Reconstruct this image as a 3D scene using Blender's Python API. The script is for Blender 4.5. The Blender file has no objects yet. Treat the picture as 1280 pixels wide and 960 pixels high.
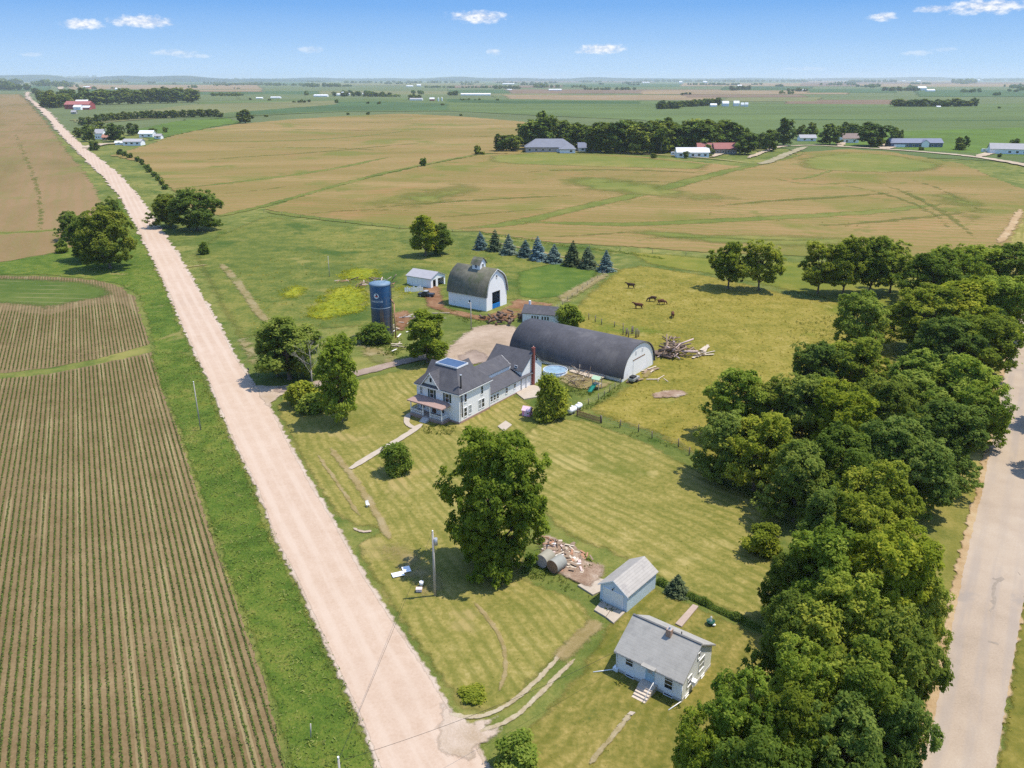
import bpy, bmesh, math, random
import numpy as np
from mathutils import Vector, Matrix
from mathutils.geometry import delaunay_2d_cdt

S = bpy.context.scene
COL = S.collection
R = math.radians
rnd = random.Random(7)

# ------------------------------------------------------------------ camera model (survey of the photo)
HC, FPX = 58.0, 1000.0
PITCH = math.atan(0.382)
CP, SP = math.cos(PITCH), math.sin(PITCH)

def G(u, v, z=0.0):
    """world point at height z seen at photo pixel (u, v)"""
    x = (u - 640) / FPX; y = -(v - 480) / FPX
    d = (x, CP + y * SP, -SP + y * CP)
    t = (HC - z) / -d[2]
    return Vector((x * t, d[1] * t, z))

def pxm(v):
    """photo pixels per metre at ground row v"""
    return (v - 98) * CP / HC

# ------------------------------------------------------------------ object helpers
def tag(o, label=None, cat=None, group=None, kind=None):
    if label: o['label'] = label
    if cat: o['category'] = cat
    if group: o['group'] = group
    if kind: o['kind'] = kind
    return o

def empty(name, loc=(0, 0, 0), rz=0.0):
    o = bpy.data.objects.new(name, None); COL.objects.link(o)
    o.empty_display_size = 0.3
    o.location = loc; o.rotation_euler = (0, 0, rz)
    return o

def thing(name, label, cat, loc=(0, 0, 0), rz=0.0, group=None):
    return tag(empty(name, loc, rz), label, cat, group)

def link(name, me, parent=None, loc=None):
    o = bpy.data.objects.new(name, me); COL.objects.link(o)
    if parent is not None: o.parent = parent
    if loc is not None: o.location = loc
    return o

KIDS = {}
def copy_tree(o, parent=None):
    c = o.copy(); COL.objects.link(c)
    if parent is not None: c.parent = parent
    for ch in list(o.children):
        copy_tree(ch, c)
    return c

class MB:
    """collects shapes; build() links them as ONE mesh"""
    def __init__(s): s.v = []; s.f = []; s.sm = []
    def add(s, vs, fs, smooth=False):
        b = len(s.v); s.v += [tuple(p) for p in vs]
        s.f += [tuple(i + b for i in q) for q in fs]; s.sm += [smooth] * len(fs)
        return s
    def box(s, a, b):
        x0, y0, z0 = a; x1, y1, z1 = b
        return s.add([(x0,y0,z0),(x1,y0,z0),(x1,y1,z0),(x0,y1,z0),(x0,y0,z1),(x1,y0,z1),(x1,y1,z1),(x0,y1,z1)],
              [(0,3,2,1),(4,5,6,7),(0,1,5,4),(1,2,6,5),(2,3,7,6),(3,0,4,7)])
    def poly(s, pts): return s.add(pts, [tuple(range(len(pts)))])
    def slab(s, pts, t):
        """a sheet of thickness t below/along its own normal"""
        P = [Vector(p) for p in pts]; n = (P[1]-P[0]).cross(P[2]-P[0]).normalized()
        Q = [p - n * t for p in P]; k = len(P)
        return s.add(P + Q, [tuple(range(k)), tuple(range(2*k-1, k-1, -1))] + [(i, i+k, (i+1) % k + k, (i+1) % k) for i in range(k)])
    def prism(s, prof, axis, a, b, smooth=False):
        """profile (2D) swept along axis x/y/z from a to b"""
        def P(q, t):
            if axis == 'x': return (t, q[0], q[1])
            if axis == 'y': return (q[0], t, q[1])
            return (q[0], q[1], t)
        k = len(prof)
        s.add([P(q, a) for q in prof] + [P(q, b) for q in prof], [tuple(range(k-1, -1, -1)), tuple(range(k, 2*k))])
        b0 = len(s.v) - 2*k
        s.f += [(b0+i, b0+(i+1) % k, b0+(i+1) % k+k, b0+i+k) for i in range(k)]; s.sm += [smooth]*k
        return s
    def tube(s, p, q, r0, r1=None, n=8, caps=True, smooth=True):
        r1 = r0 if r1 is None else r1
        p, q = Vector(p), Vector(q); d = (q - p)
        if d.length < 1e-6: return s
        d.normalize(); a = d.orthogonal().normalized(); b = d.cross(a)
        ring = [(math.cos(2*math.pi*i/n), math.sin(2*math.pi*i/n)) for i in range(n)]
        vs = [p + (a*c + b*t)*r0 for c, t in ring] + [q + (a*c + b*t)*r1 for c, t in ring]
        s.add(vs, [(i, (i+1) % n, (i+1) % n+n, i+n) for i in range(n)], smooth)
        if caps:
            b0 = len(s.v) - 2*n
            s.f += [tuple(b0+i for i in range(n-1, -1, -1)), tuple(b0+n+i for i in range(n))]; s.sm += [False, False]
        return s
    def lathe(s, prof, n=24, c=(0, 0), smooth=True):
        k = len(prof); vs = []
        for r, z in prof:
            for i in range(n):
                t = 2*math.pi*i/n; vs.append((c[0]+r*math.cos(t), c[1]+r*math.sin(t), z))
        fs = [(j*n+i, j*n+(i+1) % n, (j+1)*n+(i+1) % n, (j+1)*n+i) for j in range(k-1) for i in range(n)]
        return s.add(vs, fs, smooth)
    def blob(s, c, r, n=10, m=6, jit=0.0, rg=None):
        rg = rg or rnd; vs = []
        for j in range(m+1):
            ph = math.pi*j/m
            for i in range(n):
                t = 2*math.pi*i/n; k = 1 + jit*(rg.random()-.5)
                vs.append((c[0]+r[0]*k*math.sin(ph)*math.cos(t), c[1]+r[1]*k*math.sin(ph)*math.sin(t), c[2]+r[2]*k*math.cos(ph)))
        return s.add(vs, [(j*n+i, (j+1)*n+i, (j+1)*n+(i+1) % n, j*n+(i+1) % n) for j in range(m) for i in range(n)], True)
    def mesh(s, name, mat):
        me = bpy.data.meshes.new(name); me.from_pydata(s.v, [], s.f); me.materials.append(mat)
        me.polygons.foreach_set('use_smooth', s.sm); me.update()
        return me
    def build(s, name, mat, parent=None, loc=None):
        return link(name, s.mesh(name, mat), parent, loc)

# ------------------------------------------------------------------ materials
def lin(c):
    return tuple(((x/255)/12.92 if x/255 <= .04045 else ((x/255+.055)/1.055)**2.4) for x in c)
GAIN = 1.75
def alb(r, g, b):
    """surface albedo of something that looks (r,g,b) in full daylight"""
    return tuple(min(.85, x/GAIN) for x in lin((r, g, b)))

class NT:
    def __init__(s, name):
        s.m = bpy.data.materials.new(name); s.m.use_nodes = True
        s.t = s.m.node_tree; s.t.nodes.clear()
        s.out = s.t.nodes.new('ShaderNodeOutputMaterial')
    def n(s, typ, **kw):
        nd = s.t.nodes.new(typ)
        for k, v in kw.items(): setattr(nd, k, v)
        return nd
    def l(s, a, b): s.t.links.new(a, b)
    def coord(s): return s.n('ShaderNodeTexCoord').outputs['Object']
    def mapping(s, vec, rz=0.0, scale=(1, 1, 1)):
        mp = s.n('ShaderNodeMapping'); mp.inputs['Rotation'].default_value = (0, 0, rz); mp.inputs['Scale'].default_value = scale
        s.l(vec, mp.inputs['Vector']); return mp.outputs[0]
    def rs(s, vec, rz, scale):
        """rotate, then scale"""
        return s.mapping(s.mapping(vec, rz), 0, scale)
    def noise(s, vec, scale, detail=4, rough=.55, dist=0.0):
        nd = s.n('ShaderNodeTexNoise'); nd.inputs['Scale'].default_value = scale; nd.inputs['Detail'].default_value = detail
        nd.inputs['Roughness'].default_value = rough; nd.inputs['Distortion'].default_value = dist
        s.l(vec, nd.inputs['Vector']); return nd.outputs['Fac']
    def ramp(s, fac, stops):
        nd = s.n('ShaderNodeValToRGB'); e = nd.color_ramp.elements
        while len(e) < len(stops): e.new(.5)
        for el, (p, c) in zip(e, stops):
            el.position = p; el.color = (*c, 1) if len(c) == 3 else c
        s.l(fac, nd.inputs[0]); return nd.outputs[0]
    def math(s, op, a, b=0.0, clamp=False):
        nd = s.n('ShaderNodeMath', operation=op, use_clamp=clamp)
        for i, x in enumerate((a, b)):
            if hasattr(x, 'links'): s.l(x, nd.inputs[i])
            else: nd.inputs[i].default_value = x
        return nd.outputs[0]
    def rng(s, x, a, b, c=0.0, d=1.0):
        nd = s.n('ShaderNodeMapRange'); nd.interpolation_type = 'SMOOTHSTEP'
        for i, y in enumerate((a, b, c, d)): nd.inputs[i+1].default_value = y
        s.l(x, nd.inputs[0]); return nd.outputs[0]
    def mix(s, fac, a, b, blend='MIX'):
        nd = s.n('ShaderNodeMix', data_type='RGBA', blend_type=blend)
        for sock, x in ((nd.inputs[0], fac), (nd.inputs[6], a), (nd.inputs[7], b)):
            if hasattr(x, 'links'): s.l(x, sock)
            else: sock.default_value = (*x, 1) if isinstance(x, tuple) else x
        return nd.outputs[2]
    def bsdf(s, color, rough=.85, metal=0.0, spec=.25):
        b = s.n('ShaderNodeBsdfPrincipled')
        if hasattr(color, 'links'): s.l(color, b.inputs['Base Color'])
        else: b.inputs['Base Color'].default_value = (*color, 1)
        b.inputs['Roughness'].default_value = rough; b.inputs['Metallic'].default_value = metal
        b.inputs['Specular IOR Level'].default_value = spec
        s.l(b.outputs[0], s.out.inputs[0]); return b
    def bump(s, b, h, strength=.5, dist=.05):
        nd = s.n('ShaderNodeBump'); nd.inputs['Strength'].default_value = strength; nd.inputs['Distance'].default_value = dist
        s.l(h, nd.inputs['Height']); s.l(nd.outputs[0], b.inputs['Normal'])

def mat(name, c, rough=.8, var=.12, scale=1.5, metal=0.0, lines=None, bump=0.0, spec=.25, dirt=None):
    """painted / built surface: base colour with mottling, optional lap lines (axis, period, depth) and dirt colour"""
    t = NT(name); co = t.coord()
    n1 = t.noise(co, scale, 5); n2 = t.noise(co, scale*7, 3)
    f = t.math('ADD', t.math('MULTIPLY', n1, .6), t.math('MULTIPLY', n2, .4))
    lo = tuple(x*(1-var) for x in c); hi = tuple(min(.9, x*(1+var)) for x in c)
    colr = t.ramp(f, [(.3, lo), (.7, hi)])
    if dirt:
        dm = t.rng(t.noise(t.mapping(co, 0, (1, 1, .35)), dirt[1], 5, .65), dirt[2], dirt[2]+.18)
        colr = t.mix(t.math('MULTIPLY', dm, dirt[3]), colr, dirt[0])
    h = None
    if lines:
        ax, per, dep = lines
        sp = t.n('ShaderNodeSeparateXYZ'); t.l(co, sp.inputs[0])
        fr = t.math('FRACT', t.math('DIVIDE', sp.outputs['XYZ'.index(ax)], per))
        ln = t.math('LESS_THAN', fr, .16)
        colr = t.mix(t.math('MULTIPLY', ln, dep), colr, tuple(x*.45 for x in c))
        h = fr
    b = t.bsdf(colr, rough, metal, spec)
    if h is not None: t.bump(b, h, .5, .02)
    elif bump: t.bump(b, n2, bump, .04)
    return t.m

def gmat(name, stops, low=.03, mid=.25, fine=2.5, w=(.45, .3, .25), stripe=None, patches=(), bump=.5, feather=False, bdist=.15, rows=None, stretch=None, alpha=1.0, kf=2.0):
    """ground cover: colour ramp over three scales of noise, optional mowing stripes, patches of another colour, plant rows"""
    t = NT(name); co = t.coord()
    base = co
    if stretch: base = t.rs(co, -stretch[0], (1/stretch[1], 1, 1))
    a = t.noise(base, low, 3); b_ = t.noise(base, mid, 4); c_ = t.noise(co, fine, 4, .65)
    f = t.math('ADD', t.math('ADD', t.math('MULTIPLY', a, w[0]), t.math('MULTIPLY', b_, w[1])), t.math('MULTIPLY', c_, w[2]))
    f = t.math('ADD', t.math('MULTIPLY', t.math('SUBTRACT', f, .5), kf), .5)
    colr = t.ramp(f, stops)
    for (pc, ps, pt, pw, amt) in patches:
        pm = t.rng(t.noise(co, ps, 4, .6, .4), pt, pt+pw)
        colr = t.mix(t.math('MULTIPLY', pm, amt), colr, pc)
    if stripe:
        ang, per, sc, amt, warp = stripe
        mp = t.mapping(co, -ang)
        sp = t.n('ShaderNodeSeparateXYZ'); t.l(mp, sp.inputs[0])
        y = t.math('ADD', sp.outputs[1], t.math('MULTIPLY', t.noise(co, .05, 3), warp))
        sn = t.math('SINE', t.math('MULTIPLY', y, 2*math.pi/per))
        st = t.rng(sn, -.5, .9)
        brk = t.rng(t.noise(t.rs(co, -ang, (.12, 1.2, 1)), .8, 3), .28, .56)
        st = t.math('MULTIPLY', st, brk)
        st = t.math('MULTIPLY', st, t.rng(t.noise(co, .035, 2), .3, .52, .4, 1))
        colr = t.mix(t.math('MULTIPLY', st, amt), colr, sc)
    if rows:
        ang, per, gc, wid, amt = rows
        mp = t.mapping(co, -ang)
        sp = t.n('ShaderNodeSeparateXYZ'); t.l(mp, sp.inputs[0])
        y = t.math('ADD', sp.outputs[1], t.math('MULTIPLY', t.math('SUBTRACT', t.noise(co, .9, 3), .5), .16))
        fr = t.math('ABSOLUTE', t.math('SUBTRACT', t.math('FRACT', t.math('DIVIDE', y, per)), .5))
        wob = t.math('MULTIPLY', t.math('SUBTRACT', t.noise(co, 3.5, 3, .7), .5), .30)
        pl = t.rng(t.math('ADD', fr, wob), .5-wid-.07, .5-wid+.07)
        dens = t.rng(t.noise(t.rs(co, -ang, (.25, 1, 1)), .12, 4, .6), .30, .60, .35, 1)
        pl = t.math('MULTIPLY', pl, dens)
        # a pale wheel lane every eighth row
        g2 = t.math('ABSOLUTE', t.math('SUBTRACT', t.math('FRACT', t.math('DIVIDE', y, per*6)), .5))
        lane = t.math('MULTIPLY', t.math('GREATER_THAN', g2, .42), .5)
        colr = t.mix(t.math('MULTIPLY', lane, t.rng(t.noise(co, .05, 2), .4, .6)), colr, alb(196, 178, 132))
        shade = t.ramp(t.noise(co, 5, 3), [(.3, tuple(x*.6 for x in gc)), (.7, tuple(x*1.35 for x in gc))])
        colr = t.mix(t.math('MULTIPLY', pl, amt), colr, shade)
        c_ = t.math('ADD', t.math('MULTIPLY', c_, .5), t.math('MULTIPLY', pl, .8))
    b = t.bsdf(colr, .95, 0, .1)
    if bump: t.bump(b, c_, bump, bdist)
    if feather:
        at = t.n('ShaderNodeAttribute', attribute_name='edge')
        al = t.math('ADD', at.outputs['Fac'], t.math('MULTIPLY', t.math('SUBTRACT', t.noise(co, 1.3 if feather is True else feather, 4, .7), .5), 1.1))
        al = t.rng(al, .25, .75, 0, alpha)
        tr = t.n('ShaderNodeBsdfTransparent'); mx = t.n('ShaderNodeMixShader')
        t.l(al, mx.inputs[0]); t.l(tr.outputs[0], mx.inputs[1]); t.l(b.outputs[0], mx.inputs[2]); t.l(mx.outputs[0], t.out.inputs[0])
    return t.m

def leafmat(name, dark, mid, light, trans=.5, hue=.55):
    t = NT(name)
    at = t.n('ShaderNodeAttribute', attribute_name='tint')
    oi = t.n('ShaderNodeObjectInfo')
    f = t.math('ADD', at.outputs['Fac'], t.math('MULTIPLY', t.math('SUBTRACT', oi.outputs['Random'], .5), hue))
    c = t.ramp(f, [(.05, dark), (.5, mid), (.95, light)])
    r2 = t.math('FRACT', t.math('MULTIPLY', oi.outputs['Random'], 7.31))
    c = t.mix(t.rng(r2, .25, 1.0, 0, .85), c, t.mix(1.0, c, (1.38, 1.12, .75), 'MULTIPLY'))
    d = t.n('ShaderNodeBsdfDiffuse'); t.l(c, d.inputs[0])
    tr = t.n('ShaderNodeBsdfTranslucent')
    c2 = t.mix(.5, c, (light[0]*1.3, light[1]*1.3, light[2]*.8)); t.l(c2, tr.inputs[0])
    mx = t.n('ShaderNodeMixShader'); mx.inputs[0].default_value = trans
    t.l(d.outputs[0], mx.inputs[1]); t.l(tr.outputs[0], mx.inputs[2]); t.l(mx.outputs[0], t.out.inputs[0])
    return t.m
SKYK, EXPO = .56, 0.88
# ------------------------------------------------------------------ ground sheets
def subdivide(pts, near=.5):
    out = []
    for i, a in enumerate(pts):
        b = pts[(i+1) % len(pts)]
        d = min(a.length, b.length); step = max(near, min(40, d*.006))
        n = max(1, int((b-a).length/step)); n = min(n, 400)
        for k in range(n): out.append(a.lerp(b, k/n))
    return out

LAYER = [0]
def sheet(name, px, m, jitter=.35, feather=0.0, smooth=0, world=False, kind='structure', label=None, layer=None, near=.5):
    """a ground sheet outlined by photo pixels (or world points), laid a little above the sheet below"""
    pts = [Vector((p[0], p[1], 0)) for p in px] if world else [G(*p) for p in px]
    for _ in range(smooth):
        q = []
        for i, a in enumerate(pts):
            b = pts[(i+1) % len(pts)]; q += [a.lerp(b, .25), a.lerp(b, .75)]
        pts = q
    if layer is None:
        LAYER[0] += 1; layer = LAYER[0]
    rg = random.Random(name + str(layer))
    pts = subdivide(pts, near)
    n = len(pts); q = []
    ph = [rg.random()*6.28 for _ in range(4)]
    for i, a in enumerate(pts):
        d = a.length; amp = max(near, min(30, d*.006))*jitter
        q.append(a + Vector((rg.uniform(-1, 1), rg.uniform(-1, 1), 0))*amp)
    V = [p.to_2d() for p in q]; E_ = [(i, (i+1) % n) for i in range(n)]
    A = np.array([tuple(p) for p in V])
    if feather:
        lo, hi = A.min(0), A.max(0); g = max(feather*.5, math.sqrt((hi-lo).prod()/9000))
        xs = np.arange(lo[0], hi[0], g); ys = np.arange(lo[1], hi[1], g)
        P = np.array([(x+rg.uniform(-.2, .2)*g, y+rg.uniform(-.2, .2)*g) for x in xs for y in ys])
        # a ring of points just inside the outline
        T = np.roll(A, -1, 0)-np.roll(A, 1, 0); T /= np.linalg.norm(T, axis=1, keepdims=True)+1e-9
        NR = np.stack([-T[:, 1], T[:, 0]], 1); sgn_ = 1 if (A[:, 0]*np.roll(A[:, 1], -1)-np.roll(A[:, 0], -1)*A[:, 1]).sum() > 0 else -1
        ring = A+NR*sgn_*feather
        P = np.concatenate([ring, P.reshape(-1, 2)])
        # point in polygon
        ins = np.zeros(len(P), bool); j = n-1
        for i in range(n):
            xi, yi = A[i]; xj, yj = A[j]
            c = ((yi > P[:, 1]) != (yj > P[:, 1])) & (P[:, 0] < (xj-xi)*(P[:, 1]-yi)/(yj-yi+1e-12)+xi)
            ins ^= c; j = i
        P = P[ins]
        dist = seg_dist(P, A)
        keep = np.where(np.arange(len(dist)) < ins[:n].sum(), dist > feather*.8, dist > max(g*.45, feather*1.2 if g > feather else 0))
        P = P[keep]; dist = dist[keep]
        V = V + [Vector(p) for p in P]
    res = delaunay_2d_cdt(V, E_, [], 1, 1e-5)
    v2, f2 = res[0], res[2]
    W = np.array([tuple(p) for p in v2])
    zs = layer*.0025*np.clip(np.hypot(W[:, 0], W[:, 1])/200, 1, 20)
    me = bpy.data.meshes.new(name)
    me.from_pydata([(p[0], p[1], z) for p, z in zip(v2, zs)], [], f2)
    for pl in me.polygons:
        if pl.normal.z < 0: pl.flip()
    me.materials.append(m)
    if feather:
        d = seg_dist(W, A)/feather
        at = me.attributes.new('edge', 'FLOAT', 'POINT'); at.data.foreach_set('value', np.clip(d, 0, 1).astype(np.float32))
    me.update()
    o = link(name, me); tag(o, label=label, kind=kind)
    return o

def seg_dist(P, A):
    out = np.full(len(P), 1e9)
    B = np.roll(A, -1, 0)
    for a, b in zip(A, B):
        ab = b-a; L2 = (ab**2).sum()+1e-12
        t = np.clip(((P-a)@ab)/L2, 0, 1)
        out = np.minimum(out, np.hypot(*(P-(a+t[:, None]*ab)).T))
    return out

def ribbon(px, width):
    """outline (world) of a strip of given width along photo pixels"""
    P = [G(*p) for p in px]; L_, R_ = [], []
    for i, p in enumerate(P):
        d = (P[min(i+1, len(P)-1)]-P[max(i-1, 0)]).normalized(); n = Vector((-d.y, d.x, 0))
        w = width[i] if isinstance(width, (list, tuple)) else width
        L_.append(p+n*w/2); R_.append(p-n*w/2)
    return [tuple(q) for q in L_+R_[::-1]]

ROAD_ANG = math.atan2(1.0706, -.55)         # heading of the gravel road and the crop rows
C = alb
# base ground -------------------------------------------------------
g_base = gmat('grass_ground', [(.25, C(96,114,50)), (.45, C(120,132,62)), (.6, C(146,148,76)), (.78, C(172,162,94))], .03, .3, 2.2,
              patches=[(C(178,168,96), .05, .56, .12, .6), (C(72,106,36), .09, .55, .12, .6)])
xs = [-40000,-15000,-6000,-2500,-1000,-450,-200,-100,-50,0,50,100,200,450,1000,2500,6000,15000,40000]
ys = [-3000,-500,0,50,100,150,200,300,450,700,1000,1600,2600,4500,8000,14000,24000,45000]
me = bpy.data.meshes.new('ground')
me.from_pydata([(x, y, 0) for y in ys for x in xs], [], [(j*len(xs)+i, j*len(xs)+i+1, (j+1)*len(xs)+i+1, (j+1)*len(xs)+i) for j in range(len(ys)-1) for i in range(len(xs)-1)])
me.materials.append(g_base); tag(link('ground', me), kind='structure')

# far plain: patchwork of fields ------------------------------------
def fm(name, c, s=.004, var=.16, feather=False, stretch=None):
    lo = tuple(x*(1-var) for x in c); hi = tuple(x*(1+var) for x in c)
    return gmat(name, [(.3, lo), (.7, hi)], s, s*7, s*60, (.5, .3, .2), bump=0, feather=feather, stretch=stretch)
m_fg1 = fm('far_green_crop', C(92,118,72)); m_fg2 = fm('far_pale_green_crop', C(120,132,84)); m_fg3 = fm('far_deep_green_crop', C(82,108,60))
m_ft1 = fm('far_tan_soil', C(172,148,112)); m_ft2 = fm('far_brown_soil', C(148,124,100)); m_ft3 = fm('far_olive_field', C(140,140,92))
m_fb = fm('green_bean_field', C(112,130,74), .006, .22, stretch=(0, 5))
fld = lambda px, m, **k: sheet('field', px, m, jitter=.5, **k)
fld([(-900,160),(2300,175),(2300,98.7),(-900,98.7)], m_fg2)
FAR = [  # (u0,u1,vtop,vbot,material)
 (-200,130,103,107,m_ft3),(90,330,106,112,m_ft1),(120,420,112,118,m_fg1),(330,560,109,114,m_fg2),(400,700,114,119,m_ft3),(300,620,118,125,m_fg2),
 (560,760,112,117,m_fg1),(640,900,119,125,m_ft1),(640,1000,112,117,m_ft2),(700,900,105,109,m_fg1),(800,1060,113,118,m_ft1),(860,1010,118.5,122,m_ft2),
 (850,1130,104,108,m_ft1),(1000,1300,103,108,m_ft2),(900,1010,108,113,m_fg3),(1010,1120,111,116,m_fg1),(1100,1330,108,113,m_fg2),(1080,1340,105,108.5,m_ft1),(1150,1400,113,121,m_fg1),
 (980,1130,125,132,m_ft2),(900,1020,122,127,m_ft3),(160,380,103,106,m_fg1),(380,600,104,107,m_ft3),(560,700,107,110,m_ft2),(-300,60,107,113,m_fg1),(200,330,112.5,115,m_ft1),(620,820,100.5,103,m_ft2),(1000,1200,100.4,102.6,m_ft1)]
for u0, u1, vt, vb, m in FAR:
    k = rnd.uniform(-12, 12); fld([(u0,vb),(u1,vb+rnd.uniform(-.5,.5)),(u1+k,vt),(u0+k,vt+rnd.uniform(-.4,.4))], m)
# broad green crop behind the hill, darker strips in it
fld([(230,152),(300,146),(420,140),(560,139),(700,146),(800,150),(1000,190),(1130,196),(1500,215),(1500,128),(1120,131),(980,130),(860,128),(640,124),(470,123),(330,125),(250,128)], m_fb)
fld([(560,124),(640,126),(800,127),(800,130),(640,130),(560,128)], m_fg3)
fld([(280,130),(470,127),(560,130),(560,138),(420,139),(300,144)], m_fg1)
fld([(980,149),(1500,152),(1500,153),(980,150)], m_fg3)
m_lush = fm('lush_green_field', C(108,134,54), .01, .2)
fld([(1000,178),(1280,196),(1500,208),(1500,165),(1280,160),(1100,165),(1000,160)], m_lush)
fld([(165,163),(220,152),(285,148),(300,154),(270,158),(225,168),(190,176)], m_lush)
fld([(90,150),(240,131),(420,126),(420,131),(290,141),(100,156)], m_ft3)

# near tan fields ---------------------------------------------------
hay = [(.2, C(136,124,62)), (.4, C(160,138,80)), (.58, C(180,150,98)), (.78, C(196,166,114))]
m_tan = gmat('cut_hay_field', hay, .006, .03, .5, (.5, .3, .2), stripe=(R(8), 9, C(146,144,72), .6, 14), patches=[(C(128,136,58), .012, .53, .12, .75), (C(176,138,92), .02, .56, .1, .5), (C(120,130,56), .05, .62, .06, .5)], bump=.2, stretch=(R(10), 5))
m_tan2 = gmat('mown_hay_field', hay, .008, .04, .5, (.5, .3, .2), stripe=(R(-12), 7, C(142,140,66), .65, 12), patches=[(C(130,136,56), .012, .5, .14, .8), (C(186,144,96), .022, .56, .1, .6), (C(118,130,54), .05, .6, .06, .5)], bump=.2, stretch=(R(-8), 6))
m_soil = gmat('bare_soil_field', [(.25, C(138,124,74)), (.45, C(158,134,90)), (.62, C(172,142,102)), (.8, C(152,138,88))], .01, .05, .6, (.5, .3, .2),
              stripe=(ROAD_ANG, 6, C(150,140,84), .4, 6), patches=[(C(142,140,74), .015, .56, .1, .7)], bump=.2, stretch=(ROAD_ANG, 3))
fld([(140,195),(190,180),(215,170),(255,162),(300,155.5),(360,150),(420,146),(500,142.5),(560,145),(612,149),(668,154),(690,170),(650,192),(600,192),(530,206),(470,218),(420,233),(330,258),(275,270),(240,262),(226,245),(212,236),(196,218),(176,203)], m_tan)
fld([(330,262),(370,248),(440,228),(528,208),(600,194),(680,190),(800,196),(930,209),(1010,190),(1060,187),(1110,190),(1200,205),(1285,240),(1279,275),(1262,300),(1240,330),(1120,326),(1000,320),(900,317),(780,308),(690,303),(600,290),(500,285),(400,275)], m_tan2)
# waterways and grassed lanes
m_ww = gmat('grassed_waterway', [(.3, C(110,126,54)), (.5, C(130,138,62)), (.7, C(152,148,78))], .02, .15, 1.5, feather=.5, bump=.3)
def lane(px, w, m=m_ww, f=None): return sheet('grass_strip', ribbon(px, w), m, .4, feather=f or (w if not isinstance(w, list) else max(w))*.35, smooth=1, world=True)
lane([(272,271),(330,258),(400,238),(470,219),(528,206),(600,193)], 7)
lane([(212,237),(270,231),(330,224),(390,216),(440,207),(490,196)], [4,8,9,10,10,5])
lane([(226,175),(300,178),(380,176),(450,171),(520,163)], [6,10,12,10,6])
lane([(330,264),(400,274),(500,284),(590,290)], 8)
lane([(560,288),(640,281),(700,266),(760,252),(830,236),(900,216),(940,208),(1010,192)], [8,16,14,16,18,16,14,10])
lane([(620,276),(720,280),(800,281),(900,276),(1000,271),(1100,265),(1180,255)], [5,12,14,14,14,14,8])
lane([(1090,200),(1040,213),(1000,226),(960,222),(1010,232),(1085,228)], [4,5,7,5,6,5])
m_gr2 = gmat('green_hay_strip', [(.3, C(122,138,60)), (.5, C(140,144,68)), (.7, C(164,154,84))], .01, .06, .8, feather=.06, bump=.2)
sheet('grass_strip', [(600,195),(680,190),(800,196),(900,206),(890,214),(780,211),(640,207),(604,203)], m_gr2, feather=16)
sheet('grass_strip', [(985,198),(1060,189),(1130,194),(1200,207),(1180,216),(1110,218),(1040,216),(990,212)], m_gr2, feather=22)
sheet('grass_strip', [(660,222),(760,216),(900,240),(1000,250),(940,262),(820,252),(700,240)], m_gr2, feather=38)
sheet('grass_strip', [(1130,240),(1210,232),(1275,262),(1250,298),(1180,290),(1150,262)], m_gr2, feather=34)
sheet('grass_strip', [(440,250),(560,226),(640,228),(600,250),(520,268),(420,268)], m_gr2, feather=36)
sheet('grass_strip', [(760,282),(900,290),(1060,292),(1120,310),(1000,314),(880,308),(780,298)], m_gr2, feather=18)
m_str = gmat('grassy_streak', [(.3, C(112,128,54)), (.6, C(136,140,66)), (.8, C(156,148,80))], .02, .1, .8, feather=.12, bump=.2, alpha=.5)
for px, w in (([(205,204),(300,197),(400,191),(500,181),(560,178)], 9), ([(250,186),(340,184),(440,186),(520,192)], 7), ([(300,164),(380,162),(470,164),(560,160)], 14), ([(420,152),(500,155),(590,153)], 16), ([(240,244),(320,240),(400,226)], 4), ([(540,168),(600,172),(650,168)], 12),
              ([(420,264),(540,254),(660,247),(760,243)], 8), ([(500,276),(600,268),(700,260)], 6), ([(620,218),(720,212),(840,214),(900,220)], 12), ([(760,300),(860,296),(980,302),(1090,298)], 6), ([(850,262),(960,252),(1060,246),(1160,238)], 10), ([(980,284),(1080,280),(1170,270),(1240,262)], 8),
              ([(1040,230),(1100,240),(1160,262),(1200,296)], 5), ([(1090,226),(1140,244),(1190,272),(1228,306)], 5), ([(1130,222),(1180,238),(1236,270)], 5), ([(660,298),(740,294),(820,288)], 6), ([(360,270),(450,262),(520,264)], 5), ([(700,232),(800,226),(900,232)], 10)):
    sheet('grass_streak', ribbon(px, [w*.3]+[w]*(len(px)-2)+[w*.3]), m_str, .5, feather=w*.45, smooth=1, world=True)
# left of the gravel road
LAYER[0] = 10
fld([(-900,120),(24,118),(34,126),(44,138),(57,152),(66,165),(84,190),(104,214),(120,238),(131,262),(112,282),(90,286),(0,291),(-900,296)], m_soil)
fld([(-900,300),(0,293),(92,288),(104,300),(80,314),(0,328),(-900,380)], m_soil)
lane([(-300,168),(0,156),(40,155),(74,158)], 6)
lane([(20,168),(28,190),(40,215),(48,240),(51,265),(50,288)], [1.5,2.4,2.6,2.6,2.4,2], m_str)
lane([(-300,294),(0,291),(60,288),(100,284)], 5)
row_soil = [(.25, C(134,112,78)), (.45, C(151,128,92)), (.62, C(165,142,104)), (.8, C(180,156,116))]
m_rows = gmat('row_crop_soil', row_soil, .03, .3, 3, (.4, .3, .3), rows=(ROAD_ANG, .762, C(94,108,50), .17, .6), bump=.7, bdist=.2)
m_head = gmat('headland_crop', [(.3, C(92,118,50)), (.5, C(110,130,58)), (.7, C(130,142,70))], .03, .3, 2.5, rows=(R(-4), .762, C(70,100,36), .2, .7), bump=.6, feather=.9)
sheet('crop_field', [(-900,470),(0,467),(60,460),(120,449),(186,431),(184,418),(176,395),(168,372),(152,359),(120,350),(60,346),(0,345),(-900,352)], m_rows)
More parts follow.
